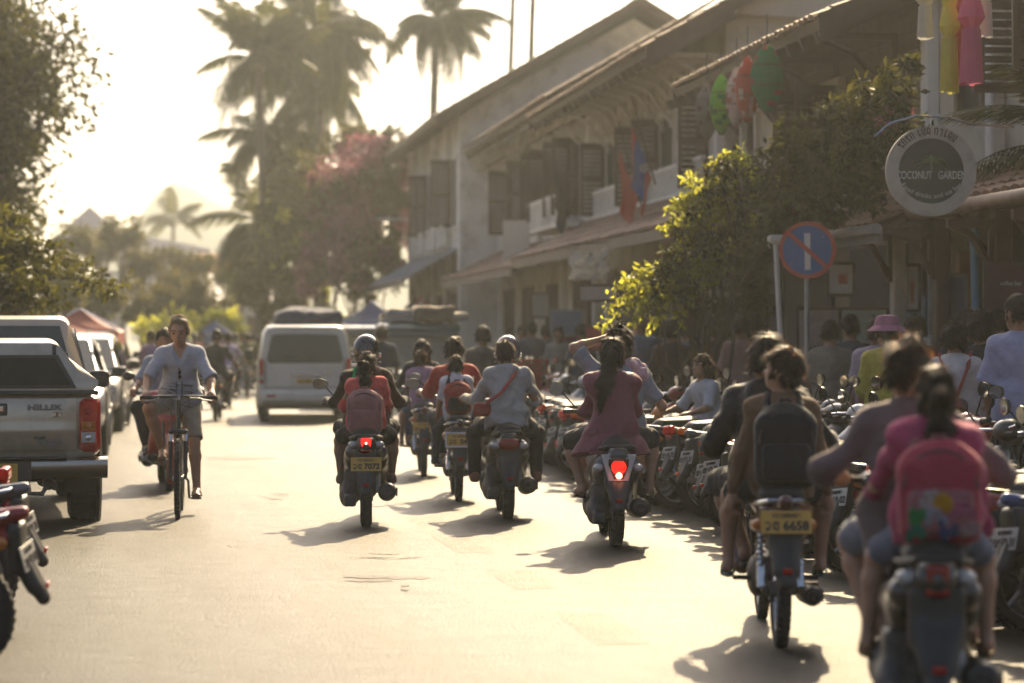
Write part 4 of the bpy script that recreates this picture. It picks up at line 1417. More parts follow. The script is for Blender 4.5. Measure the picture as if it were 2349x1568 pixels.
def window(parent, X, y0, y1, z0, z1, shut=(1, 1), fr=M_WALLW, pane=M_DARK, sh=M_SHUT, open_=90, ws=None):
    """opening in a street front at x = X (the street lies towards -x); shutters swing out over the street"""
    m = MB()
    t = .09
    m.box((X - .03, (y0 + y1) / 2, z0 - t / 2), (.12, y1 - y0 + 2 * t, t)).box((X - .03, (y0 + y1) / 2, z1 + t / 2), (.10, y1 - y0 + 2 * t, t))
    m.box((X - .03, y0 - t / 2, (z0 + z1) / 2), (.10, t, z1 - z0)).box((X - .03, y1 + t / 2, (z0 + z1) / 2), (.10, t, z1 - z0))
    w = m.build('window', fr, parent)
    MB().box((X - .006, (y0 + y1) / 2, (z0 + z1) / 2), (.02, y1 - y0, z1 - z0)).build('pane', pane, w)
    sw = ws or (y1 - y0) / 2
    for s_, yy in ((shut[0], y0), (shut[1], y1)):
        if not s_: continue
        m = MB()
        a = rad(open_)
        d = Vector((-math.sin(a), (1 if yy == y0 else -1) * math.cos(a), 0))
        d2 = Vector((d.y, -d.x, 0))
        c0 = Vector((X - .085, yy, 0))
        ang = math.atan2(d.y, d.x)
        rz_ = rotm(0, 0, ang)
        hh = z1 - z0
        for q in (.03, sw - .03):
            m.box(c0 + d * q + Vector((0, 0, (z0 + z1) / 2)), (.06, .04, hh), rz_)
        for zz in (z0 + .04, (z0 + z1) / 2, z1 - .04):
            m.box(c0 + d * sw / 2 + Vector((0, 0, zz)), (sw - .12, .038, .08), rz_)
        n = int(hh / .085)
        for i in range(n):
            m.box(c0 + d * sw / 2 + Vector((0, 0, z0 + .07 + i * (hh - .1) / n)), (sw - .11, .012, .075), rz_ @ rotm(rad(35), 0, 0))
        m.build('shutter', sh, w)
    return w

def roof_gable(parent, xe, xr, xb, ye0, ye1, ze, zr, zb, th=.10, tile=True, nx=40, nz=14, m=M_TILE, soffit=M_WOOD):
    """street eave at (xe, ze), ridge at (xr, zr), rear eave at (xb, zb), running from ye0 to ye1"""
    mb = MB()
    slab(mb, (xe, ye0, ze), (0, ye1 - ye0, 0), (xr - xe, 0, zr - ze), th)
    slab(mb, (xb, ye0, zb), (0, ye1 - ye0, 0), (xr - xb, 0, zr - zb), th)
    r = mb.build('roof', soffit, parent, smooth=False)
    if tile:
        tiles('tiles', r, (xe - .05, ye0, ze + .012), (0, ye1 - ye0, 0), (xr - xe + .05, 0, zr - ze), nx, nz, m)
        tiles('tiles', r, (xb + .05, ye0, zb + .012), (0, ye1 - ye0, 0), (xr - xb - .05, 0, zr - zb), nx // 2, max(3, nz // 2), m)
    # barge boards on both rakes
    for y in (ye0 - .02, ye1 + .02):
        for (xa, za, xc, zc) in ((xe, ze, xr, zr), (xb, zb, xr, zr)):
            mb = MB()
            a, c = Vector((xa, y, za - .06)), Vector((xc, y, zc - .06))
            mb.add([a + Vector((0, s_ * .02, dz)) for s_ in (-1, 1) for dz in (-.12, .12)] + [c + Vector((0, s_ * .02, dz)) for s_ in (-1, 1) for dz in (-.12, .12)],
                   [(0, 1, 3, 2), (4, 6, 7, 5), (0, 4, 5, 1), (2, 3, 7, 6), (0, 2, 6, 4), (1, 5, 7, 3)])
            mb.build('barge_board', M_WOOD, r, smooth=False)
    mb = MB().tube([(xr, ye0, zr + .04), (xr, ye1, zr + .04)], .09, 8)
    mb.build('ridge_cap', m, r)
    return r

def rafters(parent, xe, xw, ze, zw, y0, y1, step=.6, s=(.09, .14), m=M_WOOD):
    me = MB()
    d = Vector((xw - xe, 0, zw - ze))
    a = math.atan2(d.z, d.x)
    me.box((0, 0, 0), (d.length, s[0], s[1]), rotm(0, -a, 0))
    mesh = me.mesh('rafter', m)
    n = int((y1 - y0) / step)
    for i in range(n + 1):
        link('rafter', mesh, parent, ((xe + xw) / 2, y0 + i * (y1 - y0) / max(n, 1), (ze + zw) / 2 - .12))

def brackets(parent, X, reach, z, drop, ys, m):
    me = MB()
    me.box((-.03, 0, -drop / 2), (.07, .07, drop)).box((-reach / 2, 0, -.04), (reach, .07, .08))
    pts = [(-reach * .92, 0, -.06), (-reach * .5, 0, -drop * .28), (-.05, 0, -drop * .9)]
    me.tube(pts, .035, 6)
    mesh = me.mesh('bracket', m)
    for y in ys: link('bracket', mesh, parent, (X, y, z))

def wall_box(parent, name, m, xa, xb, ya, yb, za, zb):
    return MB().box(((xa + xb) / 2, (ya + yb) / 2, (za + zb) / 2), (abs(xb - xa), abs(yb - ya), abs(zb - za))).build(name, m, parent, smooth=False)

def awning(parent, xe, xw, ze, zw, y0, y1, m=M_TILE, tile=True, posts=0, fascia=None, name='awning'):
    mb = MB()
    slab(mb, (xe, y0, ze), (0, y1 - y0, 0), (xw - xe, 0, zw - ze), .05)
    a = mb.build(name, M_WOOD if tile else m, parent, smooth=False)
    if tile: tiles('tiles', a, (xe - .03, y0, ze + .008), (0, y1 - y0, 0), (xw - xe, 0, zw - ze), max(6, int((y1 - y0) / .24)), 5, m)
    else:
        mb = MB()
        n = int((y1 - y0) / .16)
        for i in range(n):
            y = y0 + (i + .5) * (y1 - y0) / n
            mb.tube([(xe, y, ze + .012), (xw, y, zw + .012)], .028, 5)
        tag(mb.build('corrugation', m, a), kind='stuff')
    MB().box((xe, (y0 + y1) / 2, ze - .07), (.035, y1 - y0, .15)).build('fascia', fascia or M_WOOD, a, smooth=False)
    return a

# ---- the tall white house (far)
HB = empty('shop_house', (7, 58, 0), 0, 'tall white plaster house with a long sloping roof and open brown shutters', 'building', 'old shop houses on the right-hand side')
def inb(root, fn):
    return fn
def base(root):
    """children are written in world coordinates"""
    root['_o'] = 1
    return root
HB.location = (0, 0, 0)
X1 = 7.0
wall_box(HB, 'wall', M_WALLW, X1, 15.2, 58, 71.5, .1, 7.0)
MB().prism([(X1, 7.0), (15.2, 7.0), (11.1, 9.3)], 'y', 58.0, 58.25).build('gable', M_WALLW, HB, smooth=False)
MB().prism([(X1, 7.0), (15.2, 7.0), (11.1, 9.3)], 'y', 71.2, 71.5).build('gable', M_WALLW, HB, smooth=False)
roof_gable(HB, 6.15, 11.1, 16, 57.0, 72.3, 6.75, 9.65, 6.75, nx=64, nz=22, m=mat('grey_tile', (.13, .11, .095), .7, var=.25, scale=3, bump=.3, bscale=25, island=.3))
rafters(HB, 6.2, 7.0, 6.72, 7.2, 57.3, 72, .75)
for y, sh_ in ((59.7, (0, 1)), (65.6, (0, 1)), (69.2, (0, 0))):
    window(HB, X1, y, y + 1.05, 4.3, 6.0, ws=.50, shut=sh_)
for y in (58.1, 61.4, 64.4, 67.4, 70.6):
    MB().box((X1 - .09, y + .15, 3.5), (.18, .34, 6.8), b=.02).build('pilaster', M_WALLW, HB)
MB().box((X1 - .05, 64.7, 3.72), (.14, 13.4, .18)).build('string_course', M_WALLW, HB)
awning(HB, 5.55, 6.95, 2.95, 3.75, 59, 71, m=M_TIN, tile=False)
for y in (59.5, 63, 66.5, 70):
    m = MB().box((X1 - .02, y + .9, 1.4), (.05, 1.9, 2.5))
    for q in range(4): m.box((X1 - .06, y + .15 + q * .5, 1.4), (.04, .06, 2.5))
    m.build('folding_door', M_SHUT, HB, smooth=False)
for q, y in enumerate((60.5, 62, 63.4, 65.2, 67)):
    m = MB()
    for k in range(5): m.box((X1 - .35, y + k * .16, 4.05), (.05, .07, .5))
    m.box((X1 - .35, y + .32, 4.32), (.08, .8, .06)).box((X1 - .35, y + .32, 3.8), (.08, .8, .06)).box((X1 - .2, y + .32, 3.8), (.4, .8, .05))
    m.build('window_balcony', M_WALLW, HB, smooth=False)
# street lamp arm on its corner
lampx = empty('street_lamp', (0, 0, 0), 0, 'small street lamp on a white arm at the far corner of the tall house', 'street lamp')
MB().tube([(7.0, 71.0, 4.98), (5.75, 71.0, 5.0), (5.72, 71.0, 4.72)], .04, 8).build('arm', M_WALLW, lampx)
MB().lathe([(.0, .16), (.05, .15), (.09, .02), (.12, 0), (.0, -.02)], (5.72, 71.0, 4.56), 'z', 14).build('lamp_head', M_TIN, lampx)

# ---- its lower white wing
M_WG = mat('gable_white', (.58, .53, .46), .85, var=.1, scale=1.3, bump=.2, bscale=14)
HW = empty('shop_house', (0, 0, 0), 0, 'white two storey wing with small window hoods beside the tall white house', 'building', 'old shop houses on the right-hand side')
X2 = 7.85
wall_box(HW, 'wall', M_WALLW, X2, 14.5, 44.6, 57.95, .1, 6.2)
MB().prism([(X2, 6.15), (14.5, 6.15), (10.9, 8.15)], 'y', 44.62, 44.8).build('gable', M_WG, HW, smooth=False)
mbr = MB(); slab(mbr, (6.9, 44.6, 6.0), (0, 13.2, 0), (4, 0, 2.3), .1)
rf = mbr.build('roof', M_WOOD, HW, smooth=False)
tiles('tiles', rf, (6.85, 44.6, 6.02), (0, 13.2, 0), (4, 0, 2.3), 52, 16)
rafters(HW, 6.95, 7.85, 5.97, 6.5, 45, 57.6, .9)
for y in (46.2, 49.4, 52.6, 55.6):
    w = window(HW, X2, y, y + 1.1, 3.9, 5.4, ws=.55, shut=(1, 0) if y > 50 else (1, 1))
    mb = MB(); slab(mb, (X2 - .75, y - .3, 5.48), (0, 1.7, 0), (.75, 0, .35), .04)
    h_ = mb.build('window_hood', M_WOOD, HW, smooth=False)
    brackets(HW, X2, .6, 5.55, .35, (y - .1, y + 1.2), M_WALLW)
for y in (45, 48.3, 51.5, 54.6, 57.5):
    MB().box((X2 - .07, y, 3.2), (.14, .28, 6.0), b=.02).build('pilaster', M_WALLW, HW)
awning(HW, 6.35, 7.8, 2.85, 3.55, 45.5, 57.5)
m = MB()
for q in range(16): m.box((X2 - .55, 46 + q * .24, 3.98), (.06, .09, .5))
m.box((X2 - .55, 47.8, 4.26), (.09, 4.0, .07)).box((X2 - .3, 47.8, 3.7), (.6, 4.0, .08))
m.build('balustrade', M_WALLW, HW, smooth=False)
for y in (46, 49.5, 53, 56):
    m = MB().box((X2 - .02, y, 1.4), (.05, 2.2, 2.5)); [m.box((X2 - .06, y - 1 + q * .5, 1.4), (.04, .06, 2.5)) for q in range(5)]
    m.build('folding_door', M_SHUT, HW, smooth=False)

# ---- low house with brackets under the eave
HC_ = empty('shop_house', (0, 0, 0), 0, 'low shop house with curved brackets under its tiled eave and white balustrade', 'building', 'old shop houses on the right-hand side')
X3 = 7.9
wall_box(HC_, 'wall', M_WALLC, X3, 14.0, 34.2, 44.5, .1, 6.25)
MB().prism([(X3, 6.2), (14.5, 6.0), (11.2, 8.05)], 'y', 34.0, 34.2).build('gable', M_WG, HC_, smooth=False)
roof_gable(HC_, 6.6, 11.2, 15.2, 33.6, 44.9, 5.62, 8.25, 5.6, nx=48, nz=20)
rafters(HC_, 6.65, 7.9, 5.57, 6.28, 33.6, 44.6, .55)
brackets(HC_, X3, .85, 5.7, .8, [34.6 + .82 * i for i in range(12)], M_WALLW)
for i, y in enumerate((35.0, 37.6, 40.2, 42.6)):
    window(HC_, X3, y, y + 1.15, 3.75, 5.1, ws=.45, open_=84, shut=(0, 1) if i % 2 else (1, 0))
for y in (34.4, 37.0, 39.6, 42.1, 44.3):
    MB().box((X3 - .06, y, 4.7), (.12, .2, 1.9), b=.015).build('post', M_WALLW, HC_)
m = MB()
for q in range(42): m.box((X3 - .28, 34.6 + q * .232, 3.93), (.05, .08, .42))
m.box((X3 - .28, 39.4, 4.17), (.08, 9.9, .06)).box((X3 - .2, 39.4, 3.70), (.3, 9.9, .07))
m.build('balustrade', M_WALLW, HC_, smooth=False)
awning(HC_, 6.2, 7.85, 2.95, 3.75, 29.5, 44.3)
for y in (35.5, 38.5, 41.5):
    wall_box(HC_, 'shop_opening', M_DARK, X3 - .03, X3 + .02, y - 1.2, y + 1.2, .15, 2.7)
for y in (34.3, 37, 40, 43, 44.4):
    MB().box((X3 - .1, y, 1.45), (.2, .3, 2.7), b=.02).build('pillar', M_WALLW if y > 40 else M_WALLC, HC_)
MB().tube([(6.28, 30, .1), (6.28, 30, 2.95)], .05, 8).tube([(6.28, 36.5, .1), (6.28, 36.5, 2.95)], .05, 8).build('awning_post', M_WOOD, HC_)

# ---- dark timber house with a balcony
HD = empty('shop_house', (0, 0, 0), 0, 'dark timber house with a small white balustraded balcony and fish kites under its eave', 'building', 'old shop houses on the right-hand side')
X4 = 8.0
wall_box(HD, 'wall', M_WOOD, X4 + .05, 14.0, 25.4, 33.9, .1, 5.3)
pl_ = MB().box((0, 0, 0), (.03, 8.7, .19), b=.004).mesh('plank', M_WOOD)
for i in range(11): link('plank', pl_, HD, (X4 + .03 + (i % 2) * .004, 29.78, 3.0 + i * .2), (0, rad(-4), 0))
MB().prism([(X4, 5.25), (14.0, 5.25), (11.3, 6.75)], 'y', 25.4, 25.6).build('gable', M_WALLC, HD, smooth=False)
roof_gable(HD, 6.75, 11.3, 15.3, 24.9, 32.4, 4.92, 6.9, 4.9, nx=36, nz=20)
rafters(HD, 6.8, 8.0, 4.88, 5.42, 25.2, 33, .6)
brackets(HD, X4, 1.0, 4.95, .8, (26.2, 28.6, 31, 33), M_WOOD)
window(HD, X4, 31.4, 32.5, 2.75, 4.65, fr=M_WALLW, pane=M_WALLC, ws=.4, shut=(0, 0))
window(HD, X4, 28.4, 29.5, 3.2, 4.6, fr=M_WALLC, ws=.5)
bal = MB().box((X4 - .35, 32.0, 3.02), (.7, 2.4, .1)).build('balcony_floor', M_WOOD, HD, smooth=False)
bm = MB().lathe([(.02, 0), (.035, .05), (.022, .12), (.045, .3), (.022, .42), (.035, .5), (.03, .56)], (0, 0, 0), 'z', 8).mesh('baluster', M_WALLW)
for i in range(5): link('baluster', bm, HD, (X4 - .62 + i * .14, 30.85, 3.07))
for i in range(14): link('baluster', bm, HD, (X4 - .66, 30.9 + i * .17, 3.07))
MB().box((X4 - .34, 30.85, 3.66), (.7, .07, .06)).box((X4 - .66, 32, 3.66), (.07, 2.4, .06)).build('hand_rail', M_WOOD, HD, smooth=False)
MB().box((X4 - .64, 30.86, 3.9), (.08, .08, 1.7)).build('post', M_WALLW, HD, smooth=False)
for y in (27, 30, 32.5):
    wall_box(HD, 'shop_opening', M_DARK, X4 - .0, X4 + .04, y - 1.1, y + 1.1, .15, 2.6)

# ---- nearest house: cream upper wall over a dark open shop front
HE = empty('shop_house', (0, 0, 0), 0, 'nearest cream house over a dark open shop front with a low tiled lean-to roof', 'building', 'old shop houses on the right-hand side')
X5 = 8.15
wall_box(HE, 'upper_wall', M_WALLC, X5, 14.5, 17, 25.3, 3.0, 7.2)
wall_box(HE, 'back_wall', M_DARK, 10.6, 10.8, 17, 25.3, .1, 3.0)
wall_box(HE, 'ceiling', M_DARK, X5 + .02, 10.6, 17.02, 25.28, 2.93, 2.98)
wall_box(HE, 'side_wall', M_WALLC, X5, 10.6, 25.1, 25.3, .13, 2.93)
window(HE, X5, 23.6, 24.3, 3.9, 5.5, fr=M_WOOD, ws=.35, shut=(0, 0))
window(HE, X5, 21.2, 22.3, 3.9, 5.6, fr=M_WOOD, ws=.5)
window(HE, X5, 18.8, 19.9, 3.9, 5.6, fr=M_WOOD, ws=.5)
for y in (25.2, 23.1, 20.4):
    MB().box((X5 - .08, y, 5.1), (.16, .2, 4.1), b=.02).build('post', M_WALLW, HE)
lean = awning(HE, 6.75, 8.1, 2.62, 3.2, 22.6, 26.6, fascia=M_GREYB)
MB().tube([(6.68, 22.5, 2.60), (6.68, 26.6, 2.60)], .055, 8).build('gutter', M_TIN, HE)
# ground-floor front pieces
front = [('wall_panel', M_WALLC, 24.1, 24.9, .13, 2.6), ('wall_panel', M_WALLB, 25.0, 26.3, .13, 2.0), ('door', mat('orange_wood', (.30, .14, .055), .55, var=.25, scale=8), 23.85, 24.02, .13, 2.45)]
for nm, mt_, a, b_, z0, z1 in front:
    wall_box(HE, nm, mt_, 7.95, 8.08, a, b_, z0, z1)
for y in (24.0, 22.6, 20.9, 19.2):
    MB().box((7.35, y, 1.4), (.14, .14, 2.6), b=.01).build('post', M_WALLC if y > 23 else M_WOOD, HE)
    brackets(HE, 7.3, .45, 2.62, .5, (y,), M_WOOD)
for q in range(5):
    m = MB()
    y = 17.5 + q * 1.45
    m.box((8.5, y, 1.0), (.9, .6, .06)); [m.box((8.5 + a_ * .38, y + b__ * .24, .55), (.05, .05, .85)) for a_ in (-1, 1) for b__ in (-1, 1)]
    m.build('counter', M_WOOD, HE, smooth=False)
# ------------------------------------------------------------------ trees and plants
M_LEAFD = mat('leaf_dark', (.026, .034, .009), .6, var=.2, scale=1.5, trans=.18, tcol=(.17, .16, .025), island=.6, spec=.12)
M_LEAFB = mat('leaf_bright', (.09, .115, .018), .45, var=.2, scale=1.5, trans=.62, tcol=(.62, .62, .07), island=.4)
M_LEAFO = mat('leaf_olive', (.034, .036, .011), .6, spec=.12, var=.2, scale=.8, trans=.22, tcol=(.22, .19, .04), island=.4)
M_PALM = mat('palm_leaf', (.022, .026, .009), .6, spec=.12, var=.2, scale=1.2, trans=.16, tcol=(.22, .22, .05), island=.35)
M_BOUG = mat('bougainvillea_bract', (.30, .115, .145), .6, var=.3, scale=1.2, trans=.25, tcol=(.48, .18, .23), island=.3)
M_BARK = mat('bark', (.085, .062, .045), .85, var=.35, scale=6, bump=.7, bscale=18)
M_TRUNKP = mat('palm_bark', (.13, .11, .09), .85, var=.3, scale=5, bump=.6, bscale=20)

def leaf_cloud(mb, c, r, n, size, rr, shell=.55, droop=.3, mi=0, asp=.45):
    c = Vector(c)
    for _ in range(n):
        d = Vector((rr.gauss(0, 1), rr.gauss(0, 1), rr.gauss(0, 1))).normalized()
        k = (shell + (1 - shell) * rr.random()) * (.75 + .35 * rr.random())
        p = c + Vector((d.x * r[0], d.y * r[1], d.z * r[2])) * k
        t = (d * .7 + Vector((rr.uniform(-1, 1), rr.uniform(-1, 1), rr.uniform(-1, 1) - droop))).normalized()
        s_ = size * rr.uniform(.6, 1.35)
        b = t.cross(Vector((rr.uniform(-1, 1), rr.uniform(-1, 1), rr.uniform(-.3, 1)))).normalized()
        m = p + t * s_ * .5
        up = t.cross(b) * s_ * .12
        mb.add([p, m + b * s_ * asp * .5 + up, p + t * s_, m - b * s_ * asp * .5 + up], [(0, 1, 2), (0, 2, 3)], mi)

def branch_path(a, b, rr, n=5, wob=.12):
    a, b = Vector(a), Vector(b)
    L = (b - a).length
    out = []
    for i in range(n + 1):
        t = i / n
        w = wob * L * math.sin(PI * t)
        out.append(a.lerp(b, t) + Vector((rr.uniform(-w, w), rr.uniform(-w, w), rr.uniform(0, w))) * (1 if 0 < i < n else 0))
    return out

def tree(label, x, y, h, cr, cz=None, crz=None, n=5200, size=.16, m=M_LEAFD, seed=0, group=None, clumps=26, tr=.18, name='broadleaf_tree', mats=None, squash=1.0, z0=0.0):
    rr = random.Random(seed)
    root = empty(name, (x, y, z0), rr.uniform(0, 6), label, 'tree', group)
    cz = cz or h * .62
    crz = crz or h * .38
    mb = MB()
    top = Vector((rr.uniform(-.3, .3), rr.uniform(-.3, .3), cz))
    mb.tube([(0, 0, -.2), (0, 0, .25)] + branch_path((0, 0, .3), top, rr, 5, .06), [tr * 1.35, tr * 1.05] + [tr * (1 - .12 * i) for i in range(6)], 9)
    cl = []
    for i in range(clumps):
        d = Vector((rr.gauss(0, 1), rr.gauss(0, 1), rr.gauss(0, .9))).normalized()
        k = rr.uniform(.35, .92)
        c = Vector((d.x * cr * k, d.y * cr * k * squash, cz + d.z * crz * k))
        cl.append(c)
        if c.z > .8:
            s0 = Vector((0, 0, min(c.z - .3, cz * rr.uniform(.45, .95))))
            mb.tube(branch_path(s0, c, rr, 4, .1), [tr * .42, tr * .33, tr * .25, tr * .16, tr * .08], 6)
    mb.build('trunk', M_BARK, root)
    fb = MB()
    for c in cl:
        q = rr.uniform(.24, .42)
        leaf_cloud(fb, c, (cr * q, cr * q * squash, crz * q * .9), int(n / clumps * rr.uniform(.6, 1.4)), size, rr, .45)
    leaf_cloud(fb, (0, 0, cz), (cr * .95, cr * .95 * squash, crz * .95), n // 7, size, rr, .1)
    fb.build('crown', mats or m, root, smooth=False)
    return root

def frond_mesh(L, rr, nl=26, droop=.55, w=.035, name='frond', m=M_PALM, lw=.045, ll=.62):
    """one coconut leaf along +x: arching rib with hanging leaflets"""
    mb = MB()
    pts = []
    for i in range(12):
        t = i / 11
        pts.append(Vector((L * (t - .18 * t * t * droop), 0, L * (.32 * t - droop * .95 * t * t))))
    mb.tube(pts, [w * (1 - .85 * i / 11) for i in range(12)], 5)
    for i in range(nl):
        t = .12 + .87 * i / (nl - 1)
        f = t * 11
        k = min(int(f), 10)
        p = pts[k].lerp(pts[k + 1], f - k)
        tg = (pts[k + 1] - pts[k]).normalized()
        l = L * ll * .55 * math.sin(PI * (.12 + .80 * t)) ** .7 * rr.uniform(.8, 1.1)
        for s_ in (-1, 1):
            d = (tg * .65 + Vector((0, s_ * .8, -.30 - .25 * rr.random()))).normalized()
            e1 = p + d * l * .55
            e2 = p + d * l + Vector((0, 0, -l * .28))
            wv = tg.cross(d).cross(d).normalized() * lw * L * .12
            wv = tg * lw * L * .22
            mb.add([p - wv * .6, p + wv * .6, e1 + wv, e2, e1 - wv], [(0, 1, 2, 4), (4, 2, 3)])
    return mb.mesh(name, m, smooth=False)

_pr = random.Random(77)
FRONDS = [frond_mesh(3.3, _pr, 34, dr, lw=.075) for dr in (.35, .6, .85, 1.1)]
def palm(label, x, y, h, n=20, sc=1.0, seed=0, lean=(0, 0), group='coconut palms over the street', tr=.16, trunk=True):
    rr = random.Random(seed)
    root = empty('coconut_palm', (x, y, 0), 0, label, 'palm tree', group)
    top = Vector((lean[0], lean[1], h))
    mb = MB()
    pts, rs = [], []
    for i in range(25):
        t = i / 24
        pts.append(Vector((lean[0] * t * t, lean[1] * t * t, -.2 + (h + .2) * t)))
        rs.append(tr * (1.35 - .55 * t ** .5) * (1.0 + .07 * (i % 2)))
    mb.tube(pts, rs, 9)
    mb.build('trunk', M_TRUNKP, root)
    for i in range(n):
        el = rr.choice([-38, -25, -12, -2, 8, 20, 35, 55, 74])
        f = FRONDS[min(3, max(0, int((60 - el) / 28)))]
        o = link('frond', f, root, top + Vector((0, 0, .05)), (0, -rad(el) * .8, rad(i * 360 / n * 3.2 + rr.uniform(-14, 14))))
        s_ = sc * rr.uniform(.82, 1.12)
        o.scale = (s_, s_, s_)
        o.rotation_euler[0] = rr.uniform(-.3, .3)
    cm = mat('coconut_husk', (.16, .14, .05), .6, var=.2)
    for i in range(6):
        a = i * 1.05
        MB().ball((0, 0, 0), (.11 * sc, .11 * sc, .14 * sc), 8).build('coconut', cm, root, top + Vector((.22 * math.cos(a), .22 * math.sin(a), -.22)) * 1.0)
    return root

# big tree on the left with its low near branch
x, y = wp(-60, 46)
tree('big leafy tree whose crown fills the upper left corner', x - .6, y, 10.2, 2.55, cz=6.1, crz=4.3, n=30000, size=.18, seed=4, clumps=70, tr=.3, name='roadside_tree', mats=[M_LEAFD])
x, y = wp(-160, 30)
br = empty('roadside_tree', (x, y, 0), 0, 'low tree reaching a thin drooping leafy branch over the parked pickup', 'tree')
rr_ = random.Random(9)
mb = MB().tube([(0, 0, -.1), (-.05, 0, 1.2), (0, .1, 2.4), (.2, .1, 3.2)], [.16, .13, .11, .07], 8)
fb = MB()
tips = [((.0, .1, 2.3), wp(262, 29, 655)), ((.1, .1, 2.6), wp(190, 30.5, 600)), ((.05, .1, 2.5), wp(130, 29, 690)), ((.1, .1, 2.9), wp(60, 30, 560)), ((.2, .1, 3.1), wp(40, 31, 500)), ((0, .1, 2.4), wp(60, 29, 640)), ((0, .1, 2.4), wp(30, 29, 700)), ((0, .1, 2.4), wp(95, 29.5, 620)), ((0, .1, 2.5), wp(120, 30, 560)), ((0, .1, 2.5), wp(20, 30, 600)), ((0, .1, 2.5), wp(80, 30, 690))]
for a, t in tips:
    b_ = Vector((t[0] - x, t[1] - y, t[2]))
    path = branch_path(a, b_, rr_, 9, .05)
    mb.tube(path, [.045 * (1 - .09 * i) for i in range(10)], 5)
    for i, p in enumerate(path[2:]):
        for q in range(9):
            d = Vector((rr_.uniform(-1, 1), rr_.uniform(-1, 1), rr_.uniform(-.9, .5))).normalized() * rr_.uniform(.1, .34) * (1 - .06 * i)
            leaf_cloud(fb, p + d, (.12, .12, .08), 7, .095, rr_, .2, .6)
mb.build('trunk', M_BARK, br)
fb.build('crown', mat('leaf_dark_warm', (.022, .027, .007), .6, var=.2, scale=2, trans=.20, tcol=(.24, .23, .03), island=.55, spec=.12), br, smooth=False)

# coconut palms: (u of the trunk, crown v, depth, size)
for i, (u, v, d, sc, n, lab) in enumerate((
        (610, 140, 82, .74, 26, 'slender coconut palm standing at the outer edge of the tall palm group'),
        (748, 75, 86, .90, 36, 'tallest coconut palm, its thick crown in the middle of the palm group'),
        (985, 45, 84, .72, 28, 'coconut palm rising beside the long roof of the tall white house'),
        (730, 180, 90, .85, 32, 'coconut palm with a drooping crown low behind the tallest palm'),
        (640, 320, 88, .78, 22, 'shorter coconut palm hanging over the street below the palm group'),
        (600, 515, 92, .82, 18, 'low coconut palm leaning out over the far end of the street'),
        (395, 505, 180, .8, 14, 'faint distant coconut palm above the pale grey roof'))):
    X_, Y_ = wp(u, d)
    z = CAMZ - (v - HZU) / FU * d
    palm(lab, X_, Y_, z, n, sc, 30 + i, (R.uniform(-.6, .3), R.uniform(-.4, .4)))
for i, (u, d, lab) in enumerate(((1160, 96, 'thinner of two bare palm trunks over the long roof'), (1207, 92, 'right-hand of two bare palm trunks over the long roof'))):
    X_, Y_ = wp(u, d)
    palm(lab, X_, Y_, 19.5 + i * .5, 18, 1.0, 50 + i, (.5, 0), tr=.13)

# pink bougainvillea and the greenery round it
def bush(label, pts, n, size, mats, seed, name='flowering_bush', cat='bush', stems=True, group=None, pink=0.0, base=None, mi2=1, maxs=9):
    rr = random.Random(seed)
    c0 = Vector(base or (pts[0][0], pts[0][1], 0))
    root = empty(name, c0, 0, label, cat, group)
    fb, sb = MB(), MB()
    for (px, py, pz, rx, ry, rz_) in pts:
        c = Vector((px, py, pz)) - c0
        k = max(1, int(n * (rx * rz_)))
        leaf_cloud(fb, c, (rx * .95, ry * .95, rz_ * .95), k // 3, size, rr, .05, .5, mi2 if pink > .5 and rr.random() < .5 else 0)
        nq = max(7, int(16 * rx * rz_))
        for q in range(nq):
            d = Vector((rr.uniform(-1, 1) * rx, rr.uniform(-1, 1) * ry, rr.uniform(-1, 1) * rz_)) * .75
            s_ = rr.uniform(.14, .40)
            mi = mi2 if rr.random() < pink else 0
            leaf_cloud(fb, c + d, (min(rx, .9) * s_, min(ry, .9) * s_, min(rz_, .9) * s_), max(4, int(k * .7 / nq)), size, rr, .2, .5, mi)
        if stems and len(sb.f) < 25 * 5 * maxs:
            sb.tube(branch_path((rr.uniform(-.15, .15), rr.uniform(-.1, .1), -.05), c, rr, 5, .08), [.032, .028, .024, .02, .014, .008], 5)
    if stems: sb.build('stems', M_BARK, root)
    fb.build('leaves', mats, root, smooth=False)
    return root
def uvd(u, v, d, ru, rv, rd):
    p = wp(u, d, v)
    return (*p, ru / FU * d, rd, rv / FU * d)
bush('large pink bougainvillea cascading beside the tall white house',
     [uvd(790, 400, 72, 90, 60, 1.6), uvd(850, 370, 73, 80, 70, 1.6), uvd(740, 440, 71, 60, 70, 1.4), uvd(880, 450, 73, 60, 90, 1.4), uvd(800, 520, 71, 80, 80, 1.5), uvd(850, 580, 71, 70, 80, 1.2), uvd(770, 600, 70, 50, 70, 1.2), uvd(900, 620, 71, 40, 60, 1.2), uvd(820, 660, 70, 60, 40, 1), uvd(930, 360, 74, 40, 70, 1.2), uvd(930, 500, 74, 40, 90, 1.2), uvd(720, 520, 71, 40, 70, 1.2), uvd(780, 460, 73, 90, 90, 1.5), uvd(850, 480, 74, 90, 120, 1.5), uvd(720, 620, 70, 40, 60, 1.0)],
     3400, .16, [M_LEAFO, M_BOUG], 3, 'bougainvillea', 'bush', pink=.62)
bush('olive crown of leaves spilling over the top of the bougainvillea', [uvd(850, 310, 75, 80, 40, 1.5), uvd(780, 330, 75, 60, 40, 1.3), uvd(720, 380, 75, 40, 50, 1.2)], 1500, .16, [M_LEAFO], 5, 'climbing_plant', 'climbing plant')
